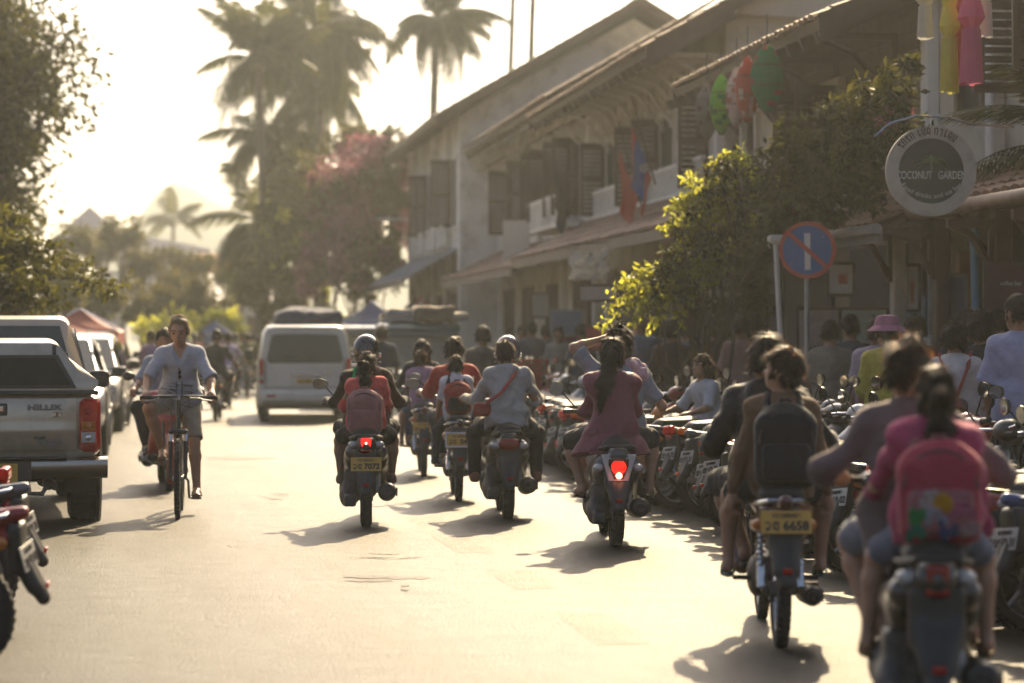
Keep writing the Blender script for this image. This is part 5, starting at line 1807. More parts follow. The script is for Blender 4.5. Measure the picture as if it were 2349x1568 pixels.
bush('dark green shrubbery under the tall palm group', [uvd(640, 470, 78, 60, 90, 1.5), uvd(690, 560, 78, 60, 90, 1.5), uvd(600, 600, 80, 70, 80, 1.5), uvd(660, 650, 78, 70, 50, 1.3), uvd(720, 640, 76, 40, 60, 1.0), uvd(650, 400, 80, 40, 70, 1.2), uvd(690, 400, 82, 60, 80, 1.4), uvd(700, 480, 80, 70, 90, 1.4), uvd(620, 540, 82, 60, 80, 1.3), uvd(670, 330, 84, 40, 40, 1.0), uvd(570, 660, 80, 50, 50, 1.2), uvd(640, 700, 78, 80, 40, 1.2)], 1500, .20, [M_LEAFO, M_LEAFB], 6, 'shrub', 'bush', pink=.16)
x, y = wp(720, 74)
# banana plants: big blades
M_BAN = mat('banana_leaf', (.07, .10, .02), .4, var=.15, scale=2, trans=.5, tcol=(.40, .45, .06))
bp_ = empty('banana_plant', (x, y, 0), 0, 'banana plant with tall light green blades beside the bougainvillea', 'plant')
for i in range(10):
    a = i * 2.4
    L = R.uniform(1.4, 2.2)
    rows = []
    for j in range(9):
        t = j / 8
        c = Vector((math.cos(a) * L * t * .55, math.sin(a) * L * t * .55, 1.0 + L * (t - .45 * t * t)))
        w = .26 * math.sin(PI * min(1, t * .95 + .05)) ** .6
        s_ = Vector((-math.sin(a), math.cos(a), 0)) * w
        rows.append([c - s_ + Vector((0, 0, .06)), c, c + s_ + Vector((0, 0, .06))])
    MB().sheet(rows).build('blade', M_BAN, bp_)
MB().tube([(0, 0, 0), (0, 0, .6), (0, 0, 1.2)], [.12, .1, .07], 8).build('stem', M_BAN, bp_)

# trees closing the far end of the street
for i, (u, v, d, w, lab) in enumerate((
        (280, 480, 105, 60, 'round dark tree in front of the pale gabled house'), (235, 530, 108, 45, 'low olive tree left of the round dark tree'),
        (400, 600, 95, 75, 'wide olive tree below the pale grey roof'), (330, 640, 88, 60, 'small bushy tree over the market end of the street'),
        (470, 630, 92, 60, 'olive tree leaning over the blue market canopy'), (545, 600, 100, 55, 'tree beneath the low leaning palm'),
        (380, 700, 80, 85, 'flat topped yellow green tree just above the cyclist'), (500, 690, 84, 55, 'yellow green tree between cyclist and white van'),
        (150, 600, 75, 60, 'shaded tree behind the red market canopy'), (60, 660, 62, 70, 'dark bushy tree behind the parked cars'), (235, 640, 82, 50, 'small tree behind the peak of the red canopy'), (180, 500, 100, 55, 'tall dark tree hiding half of the pale gabled house'), (330, 560, 100, 50, 'olive tree between the gabled house and the hall'), (450, 570, 108, 50, 'soft tree in front of the far end of the hall'), (390, 560, 118, 55, 'wide pale tree in front of the middle of the hall'))):
    X_, Y_ = wp(u, d)
    top = CAMZ - (v - HZU) / FU * d
    cr = w / FU * d
    tree(lab, X_, Y_, top, cr, cz=max(1.2, top - cr * .9), crz=min(cr * .95, top * .6), n=1500, size=.22, m=[M_LEAFO, M_LEAFB][i in (6, 7)], seed=60 + i, group='trees closing the far end of the street', clumps=14, tr=.14)

# leafy shrubs and creepers in front of the shop houses
bush('bright backlit shrub with feathery branches overhanging the parked motorcycles',
     [uvd(1620, 430, 26.0, 50, 40, .35), uvd(1500, 660, 26.0, 60, 30, .35), uvd(1560, 590, 26.2, 60, 40, .35), uvd(1650, 390, 26.0, 40, 30, .3), uvd(1600, 560, 26.2, 60, 60, .35), uvd(1540, 610, 25.9, 45, 22, .35), uvd(1500, 685, 25.9, 50, 14, .35), uvd(1570, 670, 25.9, 40, 30, .4), uvd(1560, 520, 25.9, 34, 20, .3), uvd(1600, 490, 26.1, 45, 40, .4), uvd(1640, 560, 26.2, 50, 60, .4), uvd(1660, 450, 26.3, 45, 40, .4), uvd(1720, 400, 26.3, 55, 40, .4), uvd(1700, 480, 26.3, 60, 60, .4), uvd(1760, 350, 26.1, 40, 25, .35), uvd(1780, 440, 26.1, 55, 70, .4), uvd(1690, 360, 26.2, 14, 30, .2)],
     7000, .085, [M_LEAFD, M_LEAFB], 12, 'shrub', 'bush', pink=.34, base=(*wp(1610, 26.4), .12), maxs=6)
# feathery branches reaching out of that shrub over the street
fbr = empty('shrub_branch', (*wp(1640, 26), .12), 0, 'feathery yellow green sprays arching out over the parked motorcycles', 'branch')
fo = Vector(fbr.location)
mb, fb = MB(), MB()
rr_ = random.Random(21)
for (u, v, d) in ((1375, 735, 25.8), (1400, 640, 25.8), (1385, 690, 25.6), (1430, 625, 25.9), (1455, 700, 25.7), (1470, 655, 25.8), (1500, 610, 25.9), (1520, 690, 25.7), (1530, 460, 26.0), (1515, 500, 26.0), (1560, 450, 26.0), (1545, 560, 26.0), (1440, 720, 25.7), (1490, 730, 25.8), (1620, 420, 26.1), (1575, 600, 25.8), (1600, 640, 25.8), (1560, 720, 25.7), (1415, 665, 25.9), (1600, 500, 25.9), (1640, 470, 25.9), (1670, 420, 25.9), (1720, 360, 26.0)):
    a = Vector(wp(1640 + rr_.uniform(-40, 60), 26.2, min(v + 40, 640))) - fo
    b_ = Vector(wp(u, d, v)) - fo
    path = [a.lerp(b_, q / 11) + Vector((0, 0, .16 * math.sin(PI * q / 11) - .10 * (q / 11) ** 2)) for q in range(12)]
    mb.tube([Vector((rr_.uniform(-.1, .1), 0, .05)), a] if False else path, [.012 * (1 - .07 * q) for q in range(12)], 5)
    for q in range(3, 12):
        for k in range(13):
            t = rr_.random()
            p = path[q - 1].lerp(path[q], t)
            dr = Vector((rr_.uniform(-1, 1), rr_.uniform(-1, 1), rr_.uniform(-1.0, .35))).normalized()
            leaf_cloud(fb, p + dr * rr_.uniform(.0, .09), (.02, .02, .02), 1, .075, rr_, .3, .7, 0, .5)
mb.build('twigs', M_BARK, fbr)
fb.build('leaves', M_LEAFB, fbr, smooth=False)
bush('dark creeper hanging over the low tiled lean-to roof',
     [uvd(1850, 360, 24.5, 70, 70, .5), uvd(1930, 290, 24, 70, 60, .5), uvd(1800, 470, 25, 60, 60, .5), uvd(1990, 230, 23.5, 60, 60, .4), uvd(2060, 200, 23, 50, 70, .4), uvd(1900, 420, 24, 60, 40, .4), uvd(1980, 330, 23.5, 80, 50, .4), uvd(1900, 240, 24, 35, 14, .3), uvd(2080, 300, 23, 60, 60, .4), uvd(1840, 430, 24.6, 80, 60, .4), uvd(1900, 330, 24.2, 90, 70, .4), uvd(1960, 270, 23.8, 80, 70, .4), uvd(1780, 520, 25.2, 60, 50, .4), uvd(2020, 300, 23.2, 60, 70, .4), uvd(1960, 380, 23.4, 70, 60, .35), uvd(2010, 400, 23.2, 40, 50, .3), uvd(1880, 470, 24.0, 80, 40, .35), uvd(2040, 240, 23, 50, 60, .4), uvd(1820, 300, 24.8, 40, 50, .35), uvd(1990, 460, 23.2, 40, 30, .3)],
     7500, .10, [M_LEAFD, M_BOUG, M_LEAFB], 14, 'creeper', 'climbing plant', pink=.04, base=(*wp(1980, 24), 3.3), maxs=5)
bush('dense dark hedge of shrubs in the shade under the overhanging shrub',
     [uvd(1600, 640, 28, 60, 60, .4), uvd(1690, 620, 28, 70, 80, .4), uvd(1750, 560, 27.8, 50, 70, .4), uvd(1560, 730, 28, 60, 40, .4), uvd(1680, 730, 28, 80, 50, .4), uvd(1740, 680, 27.8, 40, 70, .4)],
     5200, .10, [M_LEAFD], 15, 'shrub', 'bush', base=(*wp(1660, 28), .12), maxs=4)
# palm fronds in front of the coconut sign
cp_ = empty('coconut_palm', (*wp(2490, 22.0), .12), 0, 'young palm with yellow green fronds beside the round hanging sign', 'palm tree')
cp_z = 3.1
fr2 = [frond_mesh(1.3, _pr, 24, dr, .018, lw=.05) for dr in (.5, .9)]
MB().tube([(0, 0, 0), (0, 0, 1.5), (0, 0, cp_z)], [.11, .09, .08], 9).build('trunk', M_TRUNKP, cp_)
for i in range(15):
    link('frond', fr2[i % 2], cp_, (0, 0, cp_z), (R.uniform(-.3, .3), -rad(R.choice([-20, 5, 25, 50])), i * 2.4 + .2))
pot_m = mat('clay_pot', (.25, .12, .07), .8, var=.2, scale=5)
for i, (u, d, h, lab) in enumerate(((2060, 24.0, .85, 'potted green plant left of the lit menu box'), (2290, 22.6, .75, 'potted yellow green plant right of the lit menu box'), (2100, 23.2, .6, 'small potted fern by the shop post'), (1330, 40, .9, 'tall potted plant by the awning post'), (1255, 46, .9, 'potted shrub under the farther awning'), (1180, 52, .8, 'potted shrub at the corner of the white wing'))):
    x, y = wp(u, d)
    r_ = empty('potted_plant', (x, y, .12), 0, lab, 'potted plant', 'potted plants along the shop fronts')
    MB().lathe([(0, 0), (.16, 0), (.2, .3), (.22, .33), (.18, .33), (.17, .28), (0, .28)], (0, 0, 0), 'z', 14).build('pot', pot_m, r_)
    fb = MB(); leaf_cloud(fb, (0, 0, .3 + h * .55), (.34, .34, h * .55), 420, .12, R, .1, .2)
    fb.build('foliage', M_LEAFB if i in (0, 1) else M_LEAFD, r_, smooth=False)
# ------------------------------------------------------------------ cars, van, three-wheeler
M_SILV = mat('paint_champagne', (.52, .43, .31), .26, .45, var=.06, scale=3, coat=.5, dirt=((.20, .16, .11), .4, 4), bump=.12, bscale=5)
M_SILV2 = mat('paint_silver', (.48, .50, .54), .28, .45, var=.05, scale=3, coat=.6, dirt=((.25, .21, .16), .3, 4))
M_WHITE = mat('paint_white', (.70, .67, .61), .3, var=.05, scale=3, coat=.6, dirt=((.36, .30, .22), .4, 3))
M_CGL = mat('car_glass', (.012, .016, .014), .04, var=.1, spec=.7)
M_GLS = glass('tinted_glass', (.42, .5, .44), .55)
M_BUMP = mat('dark_bumper', (.03, .029, .027), .5, var=.2, dirt=((.14, .11, .08), .5, 6))

def rrect(hw, z0, z1, r=.08, n=3, top=None):
    """rounded closed section (x, z); top narrows the upper side"""
    t = hw if top is None else top
    pts = []
    for cx_, cz, a0 in ((hw - r, z0 + r, -90), (t - r, z1 - r, 0), (-t + r, z1 - r, 90), (-hw + r, z0 + r, 180)):
        for k in range(n + 1):
            a = rad(a0 + 90 * k / n)
            pts.append((cx_ + r * math.cos(a), cz + r * math.sin(a)))
    return pts
def ring(y, pts): return [Vector((p[0], y, p[1])) for p in pts]

def car_wheel(root, x, y, r=.36, w=.24):
    m = MB().lathe([(r - .12, -w * .5), (r - .05, -w * .5), (r - .012, -w * .44), (r, -w * .3), (r, w * .3), (r - .012, w * .44), (r - .05, w * .5), (r - .12, w * .5)], (x, y, r), 'x', 30)
    for k in range(36):
        a = 2 * PI * k / 36
        for sx in (-.26, .0, .26):
            m.box((x + sx * w, y + r * math.sin(a + sx * .2), r + r * math.cos(a + sx * .2)), (w * .2, .035, .014), Matrix.Rotation(-a, 3, 'X'))
    wh = m.build('tyre', M_TYRE, root)
    s_ = 1 if x > 0 else -1
    m = MB().lathe([(0, 0), (r * .62, 0), (r * .66, .04 * s_), (r * .68, -.08 * s_)], (x + s_ * w * .42, y, r), 'x', 24)
    for k in range(6):
        a = k * PI / 3
        m.tube([(x + s_ * (w * .45), y, r), (x + s_ * (w * .45), y + r * .62 * math.sin(a), r + r * .62 * math.cos(a))], [.05, .035], 6)
    m.build('wheel_rim', M_ALU, wh)
    return wh

def quad_panel(mb, p, th=.006):
    a, b, c, d = [Vector(q) for q in p]
    n = (b - a).cross(d - a).normalized() * th
    return mb.add([a, b, c, d, a + n, b + n, c + n, d + n], [(0, 3, 2, 1), (4, 5, 6, 7), (0, 1, 5, 4), (1, 2, 6, 5), (2, 3, 7, 6), (3, 0, 4, 7)])

# ---- nearest pickup, seen from behind ------------------------------------------------------
M_BADGE = mat('badge_chrome', (.16, .16, .17), .3, .8)
def pickup():
    x, y = wp(-32, 19.8)
    root = empty('pickup_truck', (x + .05, y, 0), rad(4.7), 'silver pickup truck with canopy over its bed, seen from behind with big red tail lamp', 'pickup truck', 'vehicles parked along the left-hand side')
    W = .88
    m = MB()
    m.loft([ring(-.005, rrect(W - .06, .60, 1.05, .10)), ring(.02, rrect(W - .02, .57, 1.085, .10)), ring(.10, rrect(W, .56, 1.10, .10)), ring(.9, rrect(W + .02, .52, 1.11, .08)), ring(2.2, rrect(W + .01, .46, 1.10, .08)), ring(4.6, rrect(W, .46, 1.02, .12)), ring(4.95, rrect(W - .1, .5, .85, .12))])
    m.build('body', M_SILV, root)
    # tailgate with pressed panel
    g = MB().box((0, .0, .845), (1.37, .03, .44), b=.01)
    rows = []
    for i in range(13):
        zz = .632 + .426 * i / 12
        t = (zz - .845) / .213
        cr = -.012 if abs(zz - .79) < .02 else 0
        rows.append([Vector((.68 * q, -.020 - .032 * max(0, 1 - t * t) ** .7 * (1 - abs(q) ** 6) + cr * (1 - abs(q) ** 8), zz)) for q in [-1 + 2 * j / 20 for j in range(21)]])
    g.sheet(rows)
    tg = g.build('tailgate', M_SILV, root)
    MB().box((0, -.05, .97), (.24, .02, .10), b=.008).build('handle_recess', M_BLK, tg)
    MB().box((0, -.064, .975), (.19, .02, .045), b=.008).build('handle', M_CHR, tg)
    MB().box((0, -.01, 1.105), (1.72, .07, .04), b=.012).build('top_trim', M_BLK, tg)
    text_mesh('model_lettering', 'HILUX', .062, M_BADGE, tg, (.42, -.058, .985), (rad(90), 0, 0), .004, bold=.003, sx=1.55)
    MB().box((.52, -.055, .925), (.075, .012, .04), b=.004).build('letter_badge', M_CHR, tg)
    text_mesh('badge_letter', 'E', .035, M_BLK, tg, (.52, -.063, .925), (rad(90), 0, 0), .002, bold=.002)
    t = text_mesh('trim_lettering', 'Vigo', .07, M_BADGE, tg, (.46, -.058, .70), (rad(90), 0, 0), .005, bold=.003, sx=1.7)
    MB().box((.38, -.055, .738), (.09, .01, .02), b=.003).build('badge', M_BLK, tg)
    # tail lamps
    for s_ in (-1, 1):
        m = MB().box((s_ * .79, -.0, .835), (.17, .10, .44), b=.03)
        l = m.build('tail_lamp', M_REDL, root)
        MB().box((s_ * .775, -.054, .83), (.115, .01, .075), b=.004).build('amber_lens', M_AMB, l)
        MB().box((s_ * .775, -.054, .735), (.115, .01, .085), b=.004).build('clear_lens', M_CLR, l)
        MB().box((s_ * .775, -.055, .655), (.115, .012, .05), b=.004).build('reflector', M_REDL, l)
        for zz, mm in ((.83, M_AMB), (.735, M_CHR), (.95, M_REDL)):
            MB().lathe([(0, -.014), (.022, -.01), (.03, 0)], (s_ * .775, -.058, zz), 'y', 12).build('reflector_bowl', mm, l)
    # chrome step bumper
    m = MB().loft([[Vector((q * .93, -.16 + .06 * abs(q) ** 3 + {.40: .06, .43: .02, .49: .0, .55: .015, .575: .05}[zz], zz)) for q in [-1 + 2 * i / 16 for i in range(17)]] + [Vector((q * .93, .02, zz)) for q in [1 - 2 * i / 16 for i in range(17)]] for zz in (.40, .43, .49, .55, .575)])
    bp_ = m.build('bumper', mat('bumper_chrome', (.34, .31, .27), .18, 1.0, var=.1, scale=5, dirt=((.2, .16, .1), .25, 5)), root)
    MB().box((0, -.13, .58), (1.2, .16, .02), b=.006).build('step_pad', M_BLK, bp_)
    MB().box((0, -.17, .47), (.62, .03, .16), b=.008).build('plate_recess', M_BUMP, bp_)
    p = plate(root, (.03, -.20, .46), .34, .15, 0, '2 3', ['ko', 'no'])
    # canopy over the bed
    m = MB()
    def cn(y, hb, ht, zt): return ring(y, rrect(hb, 1.10, zt, .10, 4, ht))
    m.loft([cn(.0, .86, .74, 1.30), cn(.03, .86, .645, 1.42), cn(.06, .86, .575, 1.515), cn(.16, .86, .555, 1.545), cn(.5, .86, .545, 1.555), cn(1.45, .84, .53, 1.55), cn(1.5, .84, .54, 1.52)])
    cp_ = m.build('canopy', M_SILV, root)
    gl = [(-.68, -.014, 1.14), (.68, -.014, 1.14), (.53, .006, 1.415), (-.53, .006, 1.415)]
    m = MB(); quad_panel(m, gl, .012); fr_ = m.build('window_frame', M_BLK, cp_)
    gl2 = [(-.635, -.030, 1.165), (.635, -.030, 1.165), (.50, -.010, 1.39), (-.50, -.010, 1.39)]
    m = MB(); quad_panel(m, gl2, .006); m.build('rear_window', mat('canopy_glass', (.022, .027, .022), .3, var=.3, spec=.12, scale=3), cp_)
    m = MB().box((0, .35, 1.28), (1.25, .04, .3)).build('canopy_lining', mat('lining_grey', (.10, .11, .09), .9), cp_)
    for xx in (-.32, .30):
        s = SDF(.02); s.box((xx, .26, 1.29), (.16, .04, .075), .04); s.cone((xx, .26, 1.1), (xx, .26, 1.25), .05)
        s.build('head_rest', mat('seat_grey', (.05, .05, .045), .8), cp_, .014)
    MB().box((.50, .03, 1.455), (.03, .03, .07), Matrix.Rotation(rad(-20), 3, 'X')).build('seam', M_BLK, cp_)
    # cab
    m = MB()
    m.loft([ring(1.56, rrect(.86, 1.0, 1.60, .10, 4, .66)), ring(1.62, rrect(.86, 1.0, 1.72, .10, 4, .69)), ring(2.0, rrect(.86, 1.0, 1.755, .10, 4, .71)), ring(2.9, rrect(.86, 1.0, 1.74, .10, 4, .70)), ring(3.05, rrect(.86, 1.0, 1.70, .08, 4, .68)), ring(3.75, rrect(.84, 1.0, 1.08, .03, 4, .80))])
    cb = m.build('cab', mat('paint_roof_cream', (.55, .46, .36), .3, .3, var=.05, coat=.6), root)  # cream tone of the sunlit roof is put into the cab colour
    m = MB(); quad_panel(m, [(-.72, 1.545, 1.22), (.72, 1.545, 1.22), (.60, 1.575, 1.66), (-.60, 1.575, 1.66)], .012); m.build('rear_window', M_CGL, cb)
    for s_ in (-1, 1):
        m = MB(); quad_panel(m, [(s_ * .868, 1.75, 1.10), (s_ * .868, 3.4, 1.10), (s_ * .735, 2.95, 1.62), (s_ * .735, 1.8, 1.64)][:: s_], .008); m.build('side_window', M_CGL, cb)
        s = SDF(.03); s.box((s_ * 1.03, 3.25, 1.16), (.10, .045, .085), .05); s.cone((s_ * .86, 3.3, 1.1), (s_ * .98, 3.27, 1.13), .025)
        s.build('mirror', M_BLK, root, .012)
        MB().box((s_ * .885, 2.2, .93), (.03, .2, .035), b=.01).build('door_handle', M_CHR, root)
        MB().box((s_ * .72, .30, .42), (.26, .02, .32), b=.006).build('mud_flap', M_TYRE, root)
        for yy in (.85, 3.95):
            MB().lathe([(.46, -.012), (.52, .012), (.46, .035), (.40, .0)], (s_ * .875, yy, .40), 'x', 28, closed=True).build('wheel_arch', M_BUMP, root)
        car_wheel(root, s_ * .77, .85, .375, .255); car_wheel(root, s_ * .77, 3.95, .375, .255)
    # underside
    s = SDF(.03); s.cone((-.65, .85, .37), (.65, .85, .37), .05); s.ell((.1, .85, .36), (.15, .14, .14)); s.box((.42, .55, .36), (.05, .25, .04), .02); s.box((-.42, .55, .36), (.05, .25, .04), .02); s.cone((.46, .15, .34), (.46, .9, .36), .05)
    s.build('axle', M_ENG, root, .02)
    MB().tube([(.50, -.04, .33), (.50, .7, .36)], .03, 8).build('exhaust_pipe', M_EXH, root)
    MB().tube([(.28, .0, .40), (.30, -.02, .28), (.40, -.03, .275), (.44, .0, .34)], .02, 6).build('tow_hook', M_ENG, root)
    MB().box((0, 2.4, .42), (1.3, 4.2, .12)).build('chassis', M_BUMP, root)
    return root
pickup()

# ---- generic car with its nose towards us (rz = 180 deg) or tail
def car(label, loc, rz, paint_, L=4.6, W=.88, H=1.75, belt=1.06, hood=1.05, tail=.5, deck=None, group='vehicles parked along the left-hand side', name='parked_car', cat='car', bedL=0.0):
    """origin under the rear bumper, +y towards the nose"""
    root = empty(name, loc, rz, label, cat, group)
    zt = belt
    hb = L - 1.15
    m = MB()
    m.loft([ring(0, rrect(W - .08, .45, zt - .1, .1)), ring(.15, rrect(W, .36, zt, .12)), ring(.8, rrect(W + .02, .32, zt + .01, .13)), ring(hb - .4, rrect(W + .02, .32, zt, .13)), ring(hb, rrect(W + .01, .32, zt - .03, .14)), ring(L - .25, rrect(W - .03, .34, hood - .1, .16)), ring(L - .03, rrect(W - .12, .40, hood - .25, .14))])
    m.build('body', paint_, root)
    y0 = .08 + bedL
    m = MB()
    m.loft([ring(y0, rrect(W - .03, zt - .06, zt + .3, .06, 3, W - .16)), ring(y0 + .25, rrect(W - .03, zt - .06, H - .05, .10, 3, W - .20)), ring(y0 + .6, rrect(W - .03, zt - .06, H, .12, 3, W - .20)), ring(hb - 1.15, rrect(W - .03, zt - .06, H - .01, .12, 3, W - .20)), ring(hb - .95, rrect(W - .03, zt - .06, H - .06, .10, 3, W - .21)), ring(hb - .02, rrect(W - .05, zt - .08, zt + .02, .04, 3, W - .08))])
    cb = m.build('cabin', paint_, root)
    m = MB(); quad_panel(m, [(-(W - .12), hb - .05, zt + .035), (W - .12, hb - .05, zt + .035), (W - .26, hb - .88, H - .10), (-(W - .26), hb - .88, H - .10)][::-1], .02); m.build('windscreen', M_CGL, cb)
    m = MB(); quad_panel(m, [(-(W - .14), y0 - .002, zt + .06), (W - .14, y0 - .002, zt + .06), (W - .27, y0 + .22, H - .12), (-(W - .27), y0 + .22, H - .12)], .02); m.build('rear_window', M_CGL, cb)
    for s_ in (-1, 1):
        for ya, yb in ((y0 + .35, y0 + (hb - y0 - .7) * .5), (y0 + (hb - y0 - .7) * .5 + .1, hb - .75)):
            dx = (W - .03) - (W - .2)
            q = [(s_ * (W - .028), ya, zt + .03), (s_ * (W - .028), yb + (.35 if yb > hb - 1 else 0), zt + .03), (s_ * (W - .17), yb, H - .13), (s_ * (W - .17), ya, H - .13)]
            m = MB(); quad_panel(m, q[::s_], .014); m.build('side_window', M_CGL, cb)
        for yd in (y0 + 1.0, y0 + (hb - y0) * .58):
            MB().box((s_ * (W + .025), yd, zt - .12), (.03, .17, .035), b=.01).build('door_handle', M_CHR, root)
            MB().box((s_ * (W + .017), yd - .12, zt - .33), (.012, .012, .62)).build('door_gap', M_BLK, root)
        s = SDF(.02); s.box((s_ * (W + .15), hb - .55, zt + .10), (.10, .05, .075), .04); s.cone((s_ * (W - .02), hb - .5, zt + .03), (s_ * (W + .08), hb - .54, zt + .06), .025)
        s.build('mirror', M_BLK, root, .016)
        for yy in (.85, L - .95):
            MB().lathe([(.45, -.012), (.51, .012), (.45, .03), (.36, .0)], (s_ * (W + .005), yy, .40), 'x', 26, closed=True).build('wheel_arch', M_BUMP, root)
            car_wheel(root, s_ * (W - .09), yy, .36, .23)
        m = MB().box((s_ * (W - .22), L - .08, hood - .28), (.30, .12, .17), b=.04); m.build('headlamp', M_CLR, root)
        m = MB().box((s_ * (W - .09), .03, zt - .2), (.14, .10, .32), b=.03); m.build('tail_lamp', M_REDL, root)
    m = MB()
    for q in range(4): m.box((0, L - .02, hood - .36 + q * .055), (.8, .05, .025), b=.006)
    m.build('grille', M_CHR, root)
    MB().box((0, L - .02, .50), (W * 1.7, .14, .22), b=.05).build('bumper', paint_, root)
    MB().box((0, .02, .50), (W * 1.7, .14, .22), b=.05).build('bumper', M_BUMP, root)
    plate(root, (0, L + .055, .50), .33, .11, 0, '4 15', ['wo', 'ko']).rotation_euler = (0, 0, PI)
    for s_ in (-1, 1): MB().tube([(s_ * (W - .28), y0 + .5, H + .03), (s_ * (W - .28), hb - 1.1, H + .03)], .018, 6).build('roof_rail', M_CHR, root)
    return root
def put_car(u, d, **k):
    return wp(u, d)
x, y = wp(98, 33.5)
car('white and silver utility car facing the camera just beyond the silver pickup', (x - .02, y + 2.1, 0), PI + rad(1), M_SILV2, 4.7, .88, 1.60, belt=.98, hood=.98)
x, y = wp(176, 41)
car('pale car with dark side glass third in the row on the left', (x, y + 2.2, 0), PI - rad(1), M_WHITE, 4.5, .86, 1.60, belt=.98, hood=.98)
x, y = wp(208, 52)
car('dark parked car at the back of the row on the left', (x, y + 2.2, 0), PI, mat('paint_dark', (.05, .05, .055), .25, coat=.7), 4.4, .85, 1.66)

# ---- white van ---------------------------------------------------------------------------
def van():
    x, y = wp(700, 44.2)
    root = empty('white_van', (x, y, 0), rad(-1.5), 'white passenger van driving away with a wide dark rear window', 'van')
    W, H = .86, 1.76
    def sec(y, k=1.0, zt=H, zb=.26): return ring(y, [(-W * k, zb + .1), (-W * k + .05, zb), (W * k - .05, zb), (W * k, zb + .1), (W * k, .95), (W * k - .015, 1.1), (W * k - .10, zt - .14), (W * k - .17, zt - .03), (W * k - .28, zt), (-W * k + .28, zt), (-W * k + .17, zt - .03), (-W * k + .10, zt - .14), (-W * k + .015, 1.1), (-W * k, .95)])
    m = MB().loft([sec(0, .955, H - .05, .34), sec(.04, .985, H - .02, .30), sec(.12, 1.0, H, .26), sec(1.5, 1, H + .02), sec(3.3, 1, H), sec(4.0, .98, H - .5), sec(4.6, .94, 1.0), sec(4.7, .88, .85)])
    m.build('body', M_WHITE, root)
    m = MB().loft([[Vector(p) for p in q] for q in ([(-.66, -.006, 1.07), (.66, -.006, 1.07), (.70, -.006, 1.13), (.615, .012, H - .2), (.56, .012, H - .155), (-.56, .012, H - .155), (-.615, .012, H - .2), (-.70, -.006, 1.13)], [(-.65, -.022, 1.08), (.65, -.022, 1.08), (.69, -.022, 1.135), (.605, -.004, H - .205), (.55, -.004, H - .165), (-.55, -.004, H - .165), (-.605, -.004, H - .205), (-.69, -.022, 1.135)])])
    m.build('rear_window', M_CGL, root)
    MB().box((0, .01, H - .06), (1.05, .07, .04), b=.015).build('spoiler', M_WHITE, root)
    for s_ in (-1, 1):
        MB().box((s_ * .79, .0, .92), (.09, .07, .46), b=.02).build('tail_lamp', M_REDL, root)
        for yy in (.75, 3.75): car_wheel(root, s_ * .74, yy, .32, .19)
        MB().box((s_ * .862, 2.6, 1.33), (.02, 3.0, .42), rotm(0, rad(-9 * s_), 0)).build('side_window', M_CGL, root)
        s = SDF(.02); s.box((s_ * 1.0, 3.7, 1.2), (.09, .04, .11), .04); s.build('mirror', M_BLK, root, .02)
    MB().box((0, -.018, .84), (.62, .03, .055), b=.012).build('garnish', M_CHR, root)
    MB().box((0, -.012, .73), (.40, .02, .14), b=.01).build('plate_recess', M_WHITE, root)
    MB().box((0, -.04, .45), (1.66, .14, .24), b=.06).build('bumper', M_WHITE, root)
    MB().box((0, .3, .28), (1.4, .5, .12)).build('underbody', M_BUMP, root)
    plate(root, (0, -.028, .735), .30, .09, 0, '3 97', ['ko', 'mo'])
    MB().box((0, -.01, .62), (1.5, .012, .012)).build('door_gap', M_BLK, root)
    for s_ in (-1, 1): MB().box((s_ * .72, -.012, .85), (.010, .012, .48)).build('door_gap', M_BLK, root)
    MB().tube([(.05, -.03, 1.12), (.02, -.035, 1.14), (-.34, -.03, 1.19)], .009, 5).build('wiper', M_BLK, root)
    for s_ in (-1, 1):
        MB().box((s_ * .62, -.115, .47), (.16, .01, .04), b=.004).build('reflector', M_REDL, root)
        MB().box((s_ * .79, -.04, .80), (.07, .01, .09), b=.004).build('clear_lens', M_CLR, root)
    MB().box((.42, -.01, .92), (.16, .012, .03), b=.004).build('badge', M_CHR, root)
    for xx in (-.35, .35):
        s = SDF(.02); s.box((xx, .5, 1.2), (.2, .06, .22), .06); s.build('seat_back', mat('seat_grey', (.05, .05, .045), .8), root, .03)
    for s_ in (-1, 1): MB().tube([(s_ * .56, .4, H + .05), (s_ * .56, 3.0, H + .05)], .02, 6).build('roof_rail', M_BLK, root)
    return root
van()

